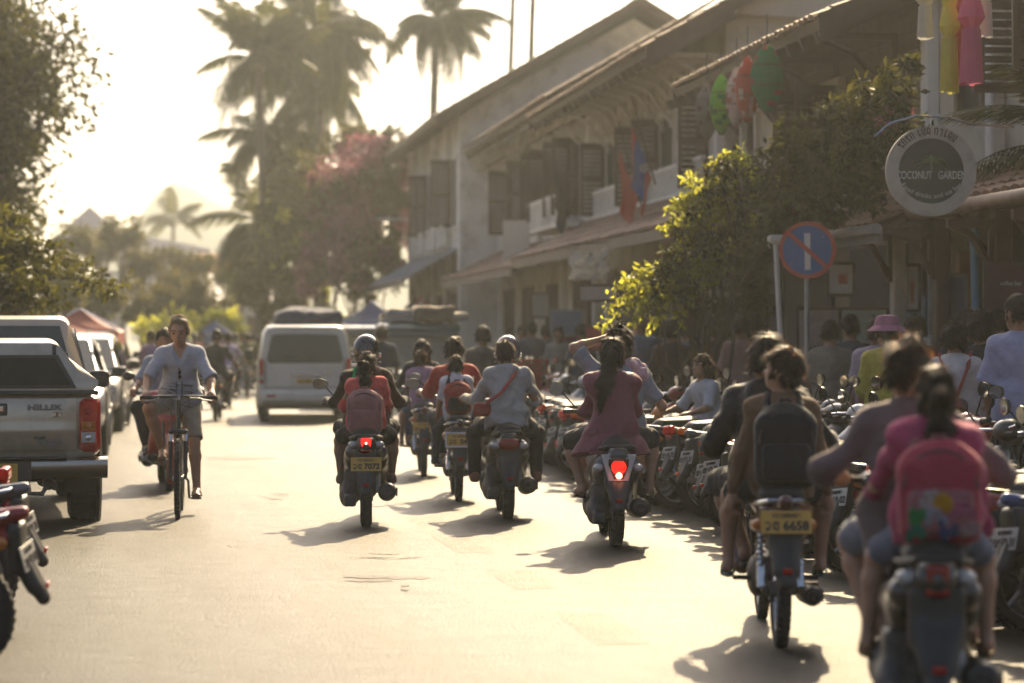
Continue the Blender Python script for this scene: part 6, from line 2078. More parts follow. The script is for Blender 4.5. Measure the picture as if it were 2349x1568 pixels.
# ---- three-wheeler with a loaded roof rack
def tuktuk(label, loc, rz, col):
    root = empty('tuk_tuk', loc, rz, label, 'tuk-tuk')
    M_T = paint('tuktuk_' + label[:4], col, .35)
    W = .66
    m = MB().loft([ring(0, rrect(W, .42, .92, .06)), ring(.6, rrect(W, .40, .92, .06)), ring(1.9, rrect(W, .38, .90, .06)), ring(2.3, rrect(.45, .36, .95, .1)), ring(2.7, rrect(.25, .4, .9, .1))])
    m.build('body', M_T, root)
    m = MB()
    for s_ in (-1, 1):
        for yy in (.03, 1.0, 1.95): m.tube([(s_ * (W - .03), yy, .9), (s_ * (W - .05), yy, 1.66)], .022, 6)
    m.build('posts', M_CHR, root)
    m = MB().loft([ring(-.12, rrect(.60, 1.66, 1.72, .03)), ring(-.05, rrect(.70, 1.64, 1.76, .05)), ring(.3, rrect(.72, 1.63, 1.79, .06)), ring(2.0, rrect(.70, 1.63, 1.78, .06)), ring(2.3, rrect(.6, 1.62, 1.70, .03))])
    m.build('roof', M_T, root)
    m = MB().box((0, -.06, 1.60), (1.36, .03, .10), b=.01); m.build('roof_valance', M_T, root)
    m = MB().box((0, .03, 1.28), (1.16, .008, .60)); m.build('rain_sheet', mat('clear_plastic', (.45, .46, .44), .25, trans=.6, tcol=(.7, .72, .7)), root)
    m = MB()
    for zz in (1.84, 1.95): m.tube([(-.62, -.05, zz), (.62, -.05, zz), (.62, 1.9, zz), (-.62, 1.9, zz), (-.62, -.05, zz)], .014, 6)
    for q in range(6):
        for s_ in (-1, 1): m.tube([(s_ * .62, q * .38, 1.76), (s_ * .62, q * .38, 1.96)], .01, 5)
    m.build('roof_rack', M_CHR, root)
    for s_ in (-1, 1):
        m = MB().box((s_ * .45, .95, .72), (.34, 1.6, .08), b=.03); m.build('bench', M_SEAT, root)
        car_wheel(root, s_ * .52, .5, .27, .16)
        MB().box((s_ * .56, -.01, .75), (.1, .04, .12), b=.015).build('tail_lamp', M_REDL, root)
    car_wheel(root, .02, 2.5, .27, .14)
    MB().box((0, -.02, .5), (1.2, .08, .1), b=.02).build('bumper', M_CHR, root)
    return root
x, y = wp(962, 41.5)
TK = tuktuk('blue green tuk-tuk with a chrome roof rack ahead of the riders', (x, y, 0), rad(-3), (.05, .13, .15))
for i, (dx, dy, dz, sx, sy, sz, c, lab) in enumerate(((.25, .3, .14, .34, .5, .13, (.16, .12, .09), 'brown bundle tied on the roof rack of the tuk-tuk'), (-.3, .5, .12, .24, .4, .11, (.35, .30, .22), 'pale sack lying on the roof rack of the tuk-tuk'), (.55, .1, .1, .3, .28, .07, (.4, .36, .28), 'flat folded board jutting off the tuk-tuk roof rack'))):
    s = SDF(.04); s.box((0, 0, 0), (sx, sy, sz), .06)
    o = s.build('roof_load', mat('bundle_%d' % i, c, .8, bump=.4, bscale=20), None, .03, wr=.012, wsc=5)
    o.location = (x + dx, y + dy, 1.80 + dz)
    tag(o, lab, 'bundle', 'bundles on the tuk-tuk roof')
x, y = wp(828, 52)
tuktuk('darker tuk-tuk half hidden between the van and the helmeted rider', (x, y, 0), rad(-2), (.05, .09, .14))
# ------------------------------------------------------------------ signs, canopies, lanterns and shop clutter
M_POST = mat('post_grey', (.30, .30, .29), .45, .4, var=.15, dirt=((.2, .15, .1), .4, 8))
M_SBLUE = mat('sign_blue', (.035, .11, .30), .45, var=.06)
M_SRED = mat('sign_red', (.42, .06, .04), .45, var=.06)
M_SWHT = mat('sign_white', (.66, .63, .57), .5, var=.06)
def disc(mb, c, r, y0, y1, n=48, mi=0, r0=0.0):
    """disc or ring facing -y"""
    prof = [(r0, y0), (r, y0), (r, y1), (r0, y1)]
    return mb.lathe(prof, c, 'y', n, mi, closed=True)

x, y, z = wp(1852, 23.6, 573)
s_ = empty('no_parking_sign', (x, y, 0), rad(-9), 'round blue and red no parking sign with a white bar on a thin post', 'traffic sign')
R0 = 65.5 / FU * 23.6
MB().tube([(.0, .03, .1), (0, .03, z - .1), (0, .03, z + .2)], .026, 10).build('post', M_POST, s_)
pn = disc(MB(), (0, 0, z), R0, -.004, .004).build('panel', M_SBLUE, s_)
disc(MB(), (0, 0, z), R0, -.010, -.005, r0=R0 * .86).build('red_ring', M_SRED, pn)
MB().box((0, -.0085, z - .015), (R0 * .21, .004, R0 * 1.28), rotm(0, rad(-1), 0)).build('white_bar', M_SWHT, pn)
MB().box((0, -.0125, z), (R0 * 1.82, .004, R0 * .15), rotm(0, rad(42), 0)).build('red_slash', M_SRED, pn)
for a in (40, 140, 220, 320):
    MB().ball((R0 * .72 * math.cos(rad(a)), -.006, z + R0 * .72 * math.sin(rad(a))), .009, 6).build('rivet', M_POST, pn)

x, y, z = wp(1779, 24.6, 552)
s_ = empty('street_lamp', (x, y, 0), 0, 'slim pale lamp post with a flat head behind the no parking sign', 'street lamp')
MB().tube([(.12, 0, .1), (.06, 0, 1.4), (0, 0, z - .02)], [.035, .03, .026], 8).build('post', M_SWHT, s_)
MB().loft([[Vector((px * k + .03, py * k, z + h)) for px, py in ((-.10, -.07), (.12, -.07), (.12, .07), (-.10, .07))] for k, h in ((.4, -.04), (1, 0), (1, .045), (.8, .06))]).build('lamp_head', M_SWHT, s_)

# triangular warning sign far down the street
x, y, z = wp(965, 56, 702)
s_ = empty('warning_sign', (x, y, 0), rad(-6), 'red edged triangular warning sign behind the tuk-tuk', 'traffic sign')
MB().tube([(0, .03, .1), (0, .03, z - .1)], .03, 8).build('post', M_POST, s_)
MB().prism([(-.27, z - .22), (.27, z - .22), (0, z + .24)], 'y', -.004, .004).build('panel', M_SRED, s_)
pn = MB().prism([(-.19, z - .17), (.19, z - .17), (0, z + .14)], 'y', -.010, -.006).build('white_field', M_SWHT, s_)
MB().box((0, -.013, z - .03), (.035, .004, .12)).ball((0, -.012, z - .125), (.02, .003, .02), 8).build('mark', M_INK, pn)

# ---- round hanging sign ---------------------------------------------------------------
x, y, z = wp(2135, 20.5, 392)
s_ = empty('hanging_sign', (x, y, 0), rad(-7), 'round white rimmed hanging sign with a palm tree and the words coconut garden', 'shop sign')
R1 = 104 / FU * 20.5
disc(MB(), (0, 0, z), R1, -.03, .03, 56, r0=R1 * .72).build('rim', mat('sign_rim_weathered', (.40, .37, .31), .7, var=.15, scale=4, dirt=((.2, .17, .13), .5, 7)), s_)  # white rim with shade painted into its base colour, dirt mottled over it
M_BOARD = mat('sign_board_black', (.028, .027, .022), .5, var=.2)
bd = disc(MB(), (0, 0, z), R1 * .735, -.018, .018, 48).build('board', M_BOARD, s_)
M_LET = mat('sign_lettering_pale', (.55, .55, .48), .6)
text_mesh('name_lettering', 'COCONUT   GARDEN', R1 * .25, M_LET, bd, (0, -.022, z - R1 * .10), (rad(90), 0, 0), .003, bold=.001, sx=.62)
text_mesh('small_lettering', 'Food drinks and ice bar', R1 * .15, M_LET, bd, (0, -.022, z - R1 * .56), (rad(90), 0, 0), .002, sx=1.0, curve=-R1 * .9)
M_SPALM = mat('sign_palm_green', (.16, .22, .09), .6)
m = MB()
for k in range(9):
    a = rad(-15 + 210 * k / 8)
    pts = [(R1 * (.02 + .40 * t) * math.cos(a), -.021, z + R1 * (.22 + .40 * t * math.sin(a) * .8 - .20 * t * t)) for t in (0, .25, .5, .75, 1)]
    m.tube(pts, [R1 * q for q in (.02, .045, .05, .035, .008)], 5, flat=.4)
m.tube([(0, -.02, z + R1 * .22), (.01, -.02, z + R1 * .02)], [R1 * .02, R1 * .025], 5)
m.build('palm_emblem', M_SPALM, bd)
m = MB()
def arc(xx, yy, zz):
    a = xx / (R1 * .86)
    rr_ = R1 * .86 + yy
    return (rr_ * math.sin(a), zz, z + rr_ * math.cos(a))
lao(m, ['o', 'ko', 'o', 'ko', ' ', 'e', 'no', 'mai', 'do', ' ', 'ko', 'a', 'e', 'do', 'no'], -R1 * .80, -R1 * .06, R1 * .085, R1 * .15, R1 * .026, -.034, -.030, .25, fn=arc)
m.build('lao_lettering', mat('sign_lettering_dark', (.09, .08, .065), .6), s_)
MB().tube([(-R1 * 1.25, 0, z + R1 * .75), (-R1 * .9, 0, z + R1 * 1.05), (-R1 * .3, 0, z + R1 * 1.22), (R1 * .4, .02, z + R1 * 1.2), (R1 * .9, .05, z + R1 * 1.05), (R1 * 1.9, .1, z + R1 * 1.0)], .012, 6).tube([(0, 0, z + R1), (0, 0, z + R1 * 1.22)], .008, 5).build('hanger', M_CHR, s_)

# blue down pipe, projecting gutter board, beams on the right
x, y = wp(2245, 22.6)
pip = empty('down_pipe', (x, y, .1), 0, 'blue drain pipe running down beside the round hanging sign', 'pipe')
MB().tube([(0, 0, 0), (-.01, 0, 1.2), (-.05, 0, 2.75)], .045, 10).build('pipe', mat('pipe_blue', (.10, .22, .30), .45, var=.1), pip)
for zz in (.5, 1.7, 2.6): MB().lathe([(.05, -.03), (.056, -.03), (.056, .03), (.05, .03)], (-.02 * zz / 1.4, 0, zz), 'z', 12, closed=True).build('pipe_clip', M_TIN, pip)
gx, gy = wp(2230, 22.4)
rg = empty('roof_edge', (0, 0, 0), 0, 'wavy edged tiled roof with a rusty gutter above the blue drain pipe', 'roof')
m = MB(); slab(m, (gx - .25, 14.5, 2.78), (0, 8.0, 0), (1.9, 0, .75), .06); rr0 = m.build('roof_board', M_WOOD, rg, smooth=False)
tiles('tiles', rr0, (gx - .28, 14.5, 2.80), (0, 8.0, 0), (1.9, 0, .75), 32, 8)
MB().tube([(gx - .30, 14.5, 2.74), (gx - .30, 22.5, 2.74)], .07, 10).build('gutter', mat('gutter_rust', (.22, .15, .11), .5, .3, var=.3, scale=6), rg)
for yy in (21.8, 20.4, 19.0): MB().box((gx + .5, yy, 1.45), (.12, .12, 2.7)).tube([(gx + .5, yy, 2.0), (gx - .1, yy, 2.72)], .035, 6).build('post', M_WOOD, rg)

# ---- tassel lanterns at the top right ----------------------------------------------------
def tassel_lantern(label, u, vt, vb, d, w, col, seed):
    x, y, z1 = wp(u, d, vb)
    z0 = CAMZ - (vt - HZU) / FU * d
    rr = random.Random(seed)
    t = empty('paper_lantern', (x, y, z1), 0, label, 'lantern', 'paper lanterns hanging at the shop corner')
    H = z0 - z1
    m_ = mat('paper_' + label.split()[0], col, .8, var=.08, trans=.35, bump=.3, bscale=60)
    prof = [(0, H), (w * .3, H), (w * .5, H * .88), (w * .36, H * .78), (w * .5, H * .70), (w * .62, H * .60), (w * .34, H * .52), (w * .42, H * .48), (w * .0, H * .47)]
    MB().lathe(prof, (0, 0, 0), 'z', 12).build('body', m_, t, ang=20)
    m = MB()
    for k in range(16):
        a = 2 * PI * k / 16
        c, s2 = math.cos(a), math.sin(a)
        rt_ = Vector((-s2, c, 0)) * w * .15
        rows = []
        for j in range(8):
            q = j / 7
            p = Vector((c * w * (.40 + .12 * q), s2 * w * (.40 + .12 * q), H * .49 * (1 - q) + rr.uniform(-.01, .01)))
            rows.append([p - rt_ * (1 - .3 * (j % 2)), p + rt_ * (1 - .3 * (j % 2))])
        m.sheet(rows)
    m.build('tassels', m_, t, smooth=False)
    MB().tube([(0, 0, H), (0, 0, H + .5)], .006, 5).build('cord', M_BLK, t)
    return t
for a in (('white lantern with long white tassels at the left end of the hanging lanterns', 2122, -60, 88, 20.4, .13, (.52, .50, .46), 1), ('yellow lantern with pale green tassels hanging second in the lantern row', 2178, -40, 212, 20.2, .15, (.50, .46, .10), 2),
          ('red lantern with dark red tassels half behind the pink one', 2202, -30, 190, 20.5, .13, (.30, .055, .05), 3), ('pink lantern, broadest of the row, with a scalloped pink tassel', 2228, -60, 192, 20.0, .19, (.55, .13, .24), 4),
          ('white lantern with thin tassels at the right end of the hanging lanterns', 2262, -70, 84, 20.3, .11, (.50, .49, .46), 5)):
    tassel_lantern(*a)

# ---- fish-shaped kites under the timber house eave -----------------------------------------
def kite(label, u, v, ru, rv, d, cols, yaw, seed):
    x, y, z = wp(u, d, v)
    w, h = ru * 1.22 / FU * d, rv / FU * d
    k = empty('cloth_lantern', (x, y, z), rad(yaw), label, 'lantern', 'leaf shaped cloth lanterns under the eave')
    ms = [mat('kite_%d_%d' % (seed, i), tuple(min(.75, v * 1.25) for v in c), .55, var=.15, scale=8, trans=.45) for i, c in enumerate(cols)]
    rr_spots = random.Random(seed)
    m = MB()
    n, rws = 14, 13
    vs, fs, mi = [], [], []
    for i in range(rws):
        t = i / (rws - 1)
        rr_ = math.sin(PI * (.03 + .94 * t)) ** .75
        for q in range(n):
            a = 2 * PI * q / n
            vs.append((w * rr_ * math.cos(a), w * .62 * rr_ * math.sin(a), h * (1 - 2 * t)))
    for i in range(rws - 1):
        for q in range(n):
            fs.append((i * n + q, i * n + (q + 1) % n, (i + 1) * n + (q + 1) % n, (i + 1) * n + q))
            mi.append(1 if rr_spots.random() < .16 else 0)
    m.v, m.f, m.m = vs, fs, mi
    m.build('cloth', ms, k)
    m = MB()
    for t in (.02, .3, .6, .98):
        rr_ = math.sin(PI * (.03 + .94 * t)) ** .75
        m.tube([(w * 1.01 * rr_ * math.cos(2 * PI * q / 14), w * .63 * rr_ * math.sin(2 * PI * q / 14), h * (1 - 2 * t)) for q in range(15)], .006, 4)
    m.build('hoops', M_WOOD, k)
    MB().tube([(0, 0, h), (0, 0, h + .35)], .005, 4).build('cord', M_BLK, k)
kite('big green cloth lantern with red spots nearest the cream wall', 1760, 180, 34, 78, 27.2, ((.04, .20, .08), (.25, .05, .04)), 10, 1)
kite('red and white cloth lantern beside the big green one', 1715, 205, 26, 76, 27.7, ((.34, .07, .05), (.50, .46, .42)), 15, 2)
kite('white mottled cloth lantern between the red and lime ones', 1690, 225, 22, 70, 28.3, ((.45, .40, .38), (.28, .09, .07)), 5, 3)
kite('lime green cloth lantern in the middle of the row', 1655, 240, 24, 70, 28.9, ((.16, .34, .04), (.05, .16, .04)), 12, 4)
kite('grey patterned cloth lantern at the far end of the row', 1622, 255, 24, 66, 29.6, ((.18, .16, .16), (.10, .06, .06)), 8, 5)

# ---- market canopies -----------------------------------------------------------------------
def canopy(label, u, vp, vv, d, hw, col, colv=None, dep=None):
    x, y = wp(u, d)
    zp = CAMZ - (vp - HZU) / FU * d; ze = CAMZ - (vv - HZU) / FU * d
    W = hw / FU * d
    D = dep or W
    t = empty('market_canopy', (x, y, 0), rad(-4), label, 'canopy', 'folding market canopies along the street')
    m = MB()
    n = 8
    mt_ = mat('canopy_' + label[:14].replace(' ', '_'), col, .7, var=.08, trans=.10, bump=.2, bscale=8)
    for k in range(4):
        a0, a1 = PI / 2 * k + PI / 4, PI / 2 * (k + 1) + PI / 4
        c0 = Vector((W * math.copysign(1, math.cos(a0)), D * math.copysign(1, math.sin(a0)), ze)); c1 = Vector((W * math.copysign(1, math.cos(a1)), D * math.copysign(1, math.sin(a1)), ze))
        rows = []
        for i in range(n + 1):
            s_ = i / n
            e0, e1 = Vector((0, 0, zp)).lerp(c0, s_), Vector((0, 0, zp)).lerp(c1, s_)
            row = []
            for j in range(7):
                p = e0.lerp(e1, j / 6)
                p.z -= .12 * (zp - ze) * math.sin(PI * s_) + .10 * (zp - ze) * math.sin(PI * j / 6) * s_
                row.append(p)
            rows.append(row)
        m.sheet(rows)
    tp = m.build('top', mt_, t)
    m = MB()
    for ax, ay, bx, by in ((-1, -1, 1, -1), (1, -1, 1, 1), (1, 1, -1, 1), (-1, 1, -1, -1)):
        rows = [[Vector((W * (ax + (bx - ax) * j / 8), D * (ay + (by - ay) * j / 8), ze - (.02 if r_ == 0 else .22) - (.10 * (zp - ze) * math.sin(PI * j / 8) if r_ == 0 else .07 * math.sin(PI * j / 8)))) for j in range(9)] for r_ in (0, 1)]
        m.sheet(rows)
    m.build('valance', mt_ if colv is None else mat('valance_' + label[:12].replace(' ', '_'), colv, .7, trans=.1), t)
    for sx in (-1, 1):
        for sy in (-1, 1):
            MB().tube([(sx * W * .97, sy * D * .97, .0), (sx * W * .97, sy * D * .97, ze)], .022, 6).build('leg', M_CHR, t)
    m = MB()
    for s2 in (-1, 1): m.tube([(s2 * W, -D, ze), (0, 0, zp), (-s2 * W, D, ze)], .015, 5)
    m.build('frame', M_CHR, t)
    return t
canopy('red market canopy behind the parked cars', 185, 708, 758, 47, 92, (.40, .10, .08))
canopy('cream market canopy at the left edge behind the silver pickup', -40, 700, 745, 42, 70, (.58, .50, .40))
canopy('blue market canopy behind the loaded tuk-tuk', 852, 690, 742, 62, 82, (.10, .13, .26))
canopy('small faded blue canopy far down the left side', 492, 735, 765, 80, 42, (.14, .18, .34))
canopy('blue canopy at the right of the row behind the warning sign', 945, 690, 738, 70, 60, (.08, .11, .24))

# ---- boards, banners, flags and menus -----------------------------------------------------------
def board(label, u, v, ru, rv, d, face, yaw=-8, tilt=0, legs=True, frame=M_WOOD, name='sign_board', lines=None, cat='sign', marks=None, stand=None):
    x, y, z = wp(u, d, v)
    w, h = ru / FU * d, rv / FU * d
    b = empty(name, (x, y, 0), rad(yaw), label, cat)
    rt_ = rotm(rad(-tilt), 0, 0)
    bd = MB().box((0, 0, 0), (2 * w, .025, 2 * h)).build('panel', face, b, (0, 0, z), (rad(-tilt), 0, 0))
    m = MB()
    for sx, sz, bw, bh in ((0, 1, 2 * w + .05, .035), (0, -1, 2 * w + .05, .035), (-1, 0, .035, 2 * h), (1, 0, .035, 2 * h)):
        m.box((sx * (w + .012), -.002, sz * (h + .012)), (bw, .04, bh))
    m.build('frame', frame, bd)
    if lines:
        for t, sz, xx, zz, mm in lines:
            text_mesh('lettering', t, sz * h, mm, bd, (xx * w, -.015, zz * h), (rad(90), 0, 0), .002, sx=.85)
    if marks:
        m = MB()
        for xx, zz, mw, mh in marks: m.box((xx * w, -.016, zz * h), (mw * w * 2, .006, mh * h * 2))
        m.build('print', M_SRED, bd)
    if legs:
        m = MB()
        for s2 in (-1, 1): m.tube([(s2 * w * .9, .03 + abs(rt_[1][2]) * 0, .1), (s2 * w * .9, .03, z - h * .2)], .02, 6)
        m.build('leg', frame, b)
    return b
M_PINKB = mat('board_pinkish', (.40, .30, .28), .6, var=.3, scale=4, dirt=((.10, .16, .22), .8, 2.2))
M_MINT = mat('board_mint', (.34, .42, .33), .6, var=.2, scale=3)
M_INKG = mat('ink_grey', (.07, .07, .08), .6)
board('tall poster board with large grey letters behind the no parking post', 1882, 805, 50, 95, 26.3, M_PINKB, -9, 4, lines=(('veloce', .26, 0, .10, M_INKG), ('time mas', .22, .05, -.18, M_INKG)))
b_ = board('mint green poster board with a red label right of the lettered one', 1982, 800, 52, 90, 26.0, M_MINT, -9, 4, lines=(('we make the', .10, 0, .12, M_INKG),), marks=((.2, -.12, .30, .06),))
board('white notice with a red square on the shop wall behind the no parking sign', 1928, 640, 28, 34, 25.9, M_SWHT, -9, legs=False, marks=((.2, 0, .35, .32),), name='wall_notice')
board('narrow portrait poster hanging in the dark shop front', 2090, 660, 16, 50, 24.8, M_SWHT, -9, legs=False, name='poster', marks=((.1, -.2, .25, .5),))
lb = board('lit menu box with small brown letters standing on a pole', 2158, 700, 22, 62, 23.6, mat('menu_cream', (.42, .34, .24), .5, var=.3, scale=12), -9, name='menu_box', lines=(('MENU', .22, 0, .5, M_INKG), ('9', .3, -.3, -.05, M_SWHT), ('bar', .2, 0, -.5, M_INKG)), frame=M_TIN)
board('plain grey blue panel joined to the right of the menu box', 2194, 698, 18, 64, 23.5, mat('board_bluegrey', (.20, .22, .28), .6), -9, name='menu_box', frame=M_TIN)
board('small upright menu card behind the pedestrians on the right', 2300, 755, 20, 40, 21.6, mat('card_blue', (.30, .36, .44), .5), -9, frame=M_TIN)
board('arched maroon awning board with faint letters at the right edge', 2318, 660, 55, 52, 21.0, mat('awning_maroon', (.10, .045, .04), .8), -9, legs=False, lines=(('coffee bar', .28, 0, .2, M_LET),))
board('hanging white banner box over the farther pavement', 1184, 565, 27, 57, 50, M_SWHT, -6, legs=False, name='banner', frame=M_SWHT)
x, y, z = wp(1350, 34, 605)
cl = empty('cloth_banner', (x, y, z), rad(-14), 'white sheet of cloth pinned under the low tiled awning', 'banner')
rows = []
for i in range(12):
    t = i / 11
    rows.append([(-.26 + .52 * j / 13 + .03 * math.sin(i), .05 * math.sin(j * 1.3 + i * .5) + .03 * math.sin(i * 1.7), .24 - .46 * t - .12 * math.sin(PI * j / 13) * (1 - t) + .05 * (j % 3 == 0) * (i < 2)) for j in range(14)])
MB().sheet(rows).build('cloth', cloth('cloth_white', (.50, .48, .42), trans=.3), cl)
MB().tube([(-.28, 0, .28), (.28, 0, .3)], .01, 5).build('cord', M_BLK, cl)
board('tilted pale signboard hanging below the pinned white cloth', 1372, 672, 42, 16, 33.5, mat('board_beige', (.40, .35, .27), .6), -20, legs=False)
board('red shop board behind the woman with the raised arm', 1385, 775, 42, 26, 33, mat('board_red', (.42, .08, .07), .6), -8, lines=(('sale', .8, 0, 0, M_SRED),))
board('grey blue notice board on two posts along the farther pavement', 1300, 740, 34, 26, 40, mat('board_slate', (.20, .23, .29), .6), -8, frame=M_POST)
board('pale stall board hung by the farther shop doors', 1240, 700, 20, 26, 46, mat('board_cream', (.42, .38, .30), .6), -8)
board('small cream table sign between the mint board and the walkers', 2118, 785, 42, 20, 23.8, M_SWHT, -9, 40, name='table_sign')

def flag(label, u, v, d, cols, seed, w=.75, h=1.0):
    x, y, z = wp(u, d, v)
    f = empty('flag', (x, y, z), rad(20), label, 'flag', 'flags on the low shop house')
    rr = random.Random(seed)
    MB().tube([(.35, .0, -.5), (-.05, 0, .75)], .016, 6).build('pole', M_WOOD, f)
    ms = [mat('flag_%d_%d' % (seed, i), c, .8, var=.1, trans=.3) for i, c in enumerate(cols)]
    n = 12
    vs, fs, mi = [], [], []
    for i in range(n + 1):
        for j in range(9):
            t, s2 = i / n, j / 8
            vs.append(((.30 - .34 * s2) * (1 - .35 * t) - .03 * t, .07 * math.sin(s2 * 9 + seed) * (.3 + t) + .03 * math.sin(t * 6), -.42 + 1.0 * s2 * w - t * h * (.55 + .18 * s2)))
    for i in range(n):
        for j in range(8):
            k = i * 9 + j
            fs.append((k, k + 1, k + 10, k + 9)); mi.append(1 if len(cols) > 1 and 2 <= j <= 5 else 0)
    m = MB(); m.v, m.f, m.m = vs, fs, mi
    m.build('cloth', ms, f)
    if len(cols) > 2:
        MB().lathe([(0, -.005), (.07, -.004), (.07, .004), (0, .005)], (.10, -.10, -.28), 'y', 20).build('emblem', ms[2], f)
flag('red and blue banded flag with a white disc on the bracketed house', 1455, 340, 34.2, ((.36, .07, .06), (.06, .10, .28), (.6, .58, .54)), 1)
flag('plain red flag with a small yellow mark beside the banded flag', 1425, 395, 35.5, ((.38, .08, .06),), 2)
flag('long dark drape hanging from the balcony of the white wing', 1275, 430, 45, ((.05, .045, .05),), 3, 1.0, 1.3)
# umbrella of the pavement crowd
x, y, z = wp(1612, 31, 793)
um = empty('umbrella', (x, y, z), 0, 'pale lilac umbrella open above the crowd on the pavement', 'umbrella')
m = MB()
for k in range(8):
    a0, a1 = 2 * PI * k / 8, 2 * PI * (k + 1) / 8
    rows = []
    for i in range(6):
        t = i / 5
        row = []
        for j in range(4):
            a = a0 + (a1 - a0) * j / 3
            rr_ = .36 * t
            row.append((rr_ * math.cos(a), rr_ * math.sin(a), .06 - .16 * t * t - .02 * math.sin(PI * j / 3) * t))
        rows.append(row)
    m.sheet(rows)
m.build('cover', mat('umbrella_lilac', (.30, .30, .42), .6, trans=.3), um)
MB().tube([(0, 0, .1), (0, 0, -.6)], .008, 5).build('shaft', M_CHR, um)
# red crates by the stall
x, y = wp(1205, 36)
for i, (dx, dz, lab) in enumerate(((0, 0, 'lower red plastic crate on the stand beyond the hooded rider'), (.08, .22, 'upper red plastic crate stacked askew beyond the hooded rider'))):
    c = empty('plastic_crate', (x + dx, y, .78 + dz), rad(20 * i), lab, 'crate', 'red crates beyond the hooded rider')
    m = MB()
    for zz in (.02, .08, .14, .2):
        for sx, sy, bx, by in ((0, 1, .44, .02), (0, -1, .44, .02), (1, 0, .02, .3), (-1, 0, .02, .3)): m.box((sx * .22, sy * .15, zz), (bx, by, .035))
    for sx in (-1, 1):
        for sy in (-1, 1): m.box((sx * .21, sy * .14, .11), (.03, .03, .22))
    m.box((0, 0, .01), (.43, .3, .02))
    m.build('crate_body', mat('crate_red', (.45, .04, .03), .4, trans=.2), c, smooth=False)
t = empty('stall_table', (x + .05, y, .0), 0, 'rough timber stand holding the red crates', 'table')
MB().box((0, 0, .755), (.9, .6, .045), b=.008).build('tabletop', M_WOOD, t)
for sx in (-1, 1):
    for sy in (-1, 1): MB().box((sx * .38, sy * .24, .36), (.06, .06, .74)).build('leg', M_WOOD, t)

# far buildings on the left
fb_ = empty('house', (0, 0, 0), 0, 'pale grey gabled house with an open upper porch beyond the left-hand trees', 'building')
X_, Y_ = wp(205, 118)
MB().box((X_, Y_ + 4, 2.2), (3.6, 7, 4.4)).build('wall', M_WALLW, fb_, smooth=False)
MB().prism([(X_ - 2.1, 6.0), (X_ + 2.1, 6.0), (X_, 7.9)], 'y', Y_ + .5, Y_ + 7.5).build('roof', mat('roof_palegrey', (.80, .79, .77), .6, var=.1), fb_, smooth=False)
for s2 in (-1, 1): MB().box((X_ + s2 * 1.6, Y_ + .7, 5.2), (.3, .3, 1.6)).build('post', M_WALLW, fb_)
MB().box((X_ + .9, Y_ + .6, 4.6), (1.6, .1, .25)).build('rail', M_WALLW, fb_)
gr = empty('hall', (0, 0, 0), 0, 'long low hall with a big plain grey roof under the faint palm', 'building')
X_, Y_ = wp(410, 140)
MB().prism([(X_ - 2.4, 4.2), (X_ + 2.3, 4.2), (X_ + 1.75, 6.6), (X_ - 2.0, 7.3)], 'y', Y_, Y_ + 9).build('roof', mat('roof_greyblue', (.70, .69, .72), .6, var=.1), gr, smooth=False)
MB().box((X_, Y_ + 4.5, 2.1), (4.0, 8, 4.2)).build('wall', M_WALLW, gr, smooth=False)
for q in range(3): MB().box((X_ - 1.2 + q * 1.2, Y_ + .46, 2.6), (.6, .06, 1.1)).build('window', M_DARK, gr, smooth=False)
ob = empty('house', (0, 0, 0), 0, 'small house with a sunlit orange tiled roof below the low leaning palm', 'building')
X_, Y_ = wp(520, 112)
MB().box((X_, Y_ + 3, 2), (2.6, 5, 4)).build('wall', M_WALLC, ob, smooth=False)
m = MB(); slab(m, (X_ - 1.6, Y_, 4.0), (3.2, 0, 0), (0, 2.5, 1.4), .08); slab(m, (X_ - 1.6, Y_ + 5, 4.0), (3.2, 0, 0), (0, -2.5, 1.4), .08)
rr0 = m.build('roof', mat('roof_orange', (.42, .18, .09), .7, var=.15), ob, smooth=False)
tiles('tiles', rr0, (X_ - 1.6, Y_, 4.02), (3.2, 0, 0), (0, 2.5, 1.4), 14, 9, mat('tile_orange', (.45, .20, .10), .7, island=.25))
sh_ = empty('shop_house', (0, 0, 0), 0, 'low pale building behind the white van at the end of the street', 'building')
X_, Y_ = wp(590, 105)
MB().box((X_, Y_ + 3, 1.6), (4.4, 6, 3.2)).build('wall', M_WALLW, sh_, smooth=False)
m = MB(); slab(m, (X_ - 2.5, Y_ - .4, 3.1), (5, 0, 0), (0, 3, 1.2), .08); m.build('roof', M_TIN, sh_, smooth=False)
for q in range(3): MB().box((X_ - 1.4 + q * 1.4, Y_ - .02, 1.3), (.9, .08, 2.2)).build('door', M_SHUT, sh_, smooth=False)
# low shop row behind the left-hand cars
lr = empty('shop_row', (0, 0, 0), 0, 'dim row of low shops behind the cars on the left', 'building')
MB().box((-9.2, 70, 1.7), (3, 60, 3.4)).build('wall', M_WALLC, lr, smooth=False)
m = MB(); slab(m, (-6.9, 40, 3.0), (0, 60, 0), (-2.4, 0, 1.1), .08); m.build('roof', M_TIN, lr, smooth=False)
for q in range(9): MB().box((-7.68, 44 + q * 6, 1.4), (.06, 3.6, 2.4)).build('shop_opening', M_DARK, lr, smooth=False)

# tarpaulin load on the van roof
x, y = wp(706, 45.6)
s = SDF(.05)
s.box((0, 0, .06), (.62, .75, .14), .10); s.ell((-.2, 0, .16), (.35, .5, .13)); s.ell((.25, .1, .14), (.32, .5, .13))
o = s.build('roof_load', cloth('tarpaulin_navy', (.035, .045, .085)), None, .035, wr=.02, wsc=6)
o.location = (x, y, 1.82)
tag(o, 'dark blue tarpaulin load strapped on the roof of the white van', 'bundle')
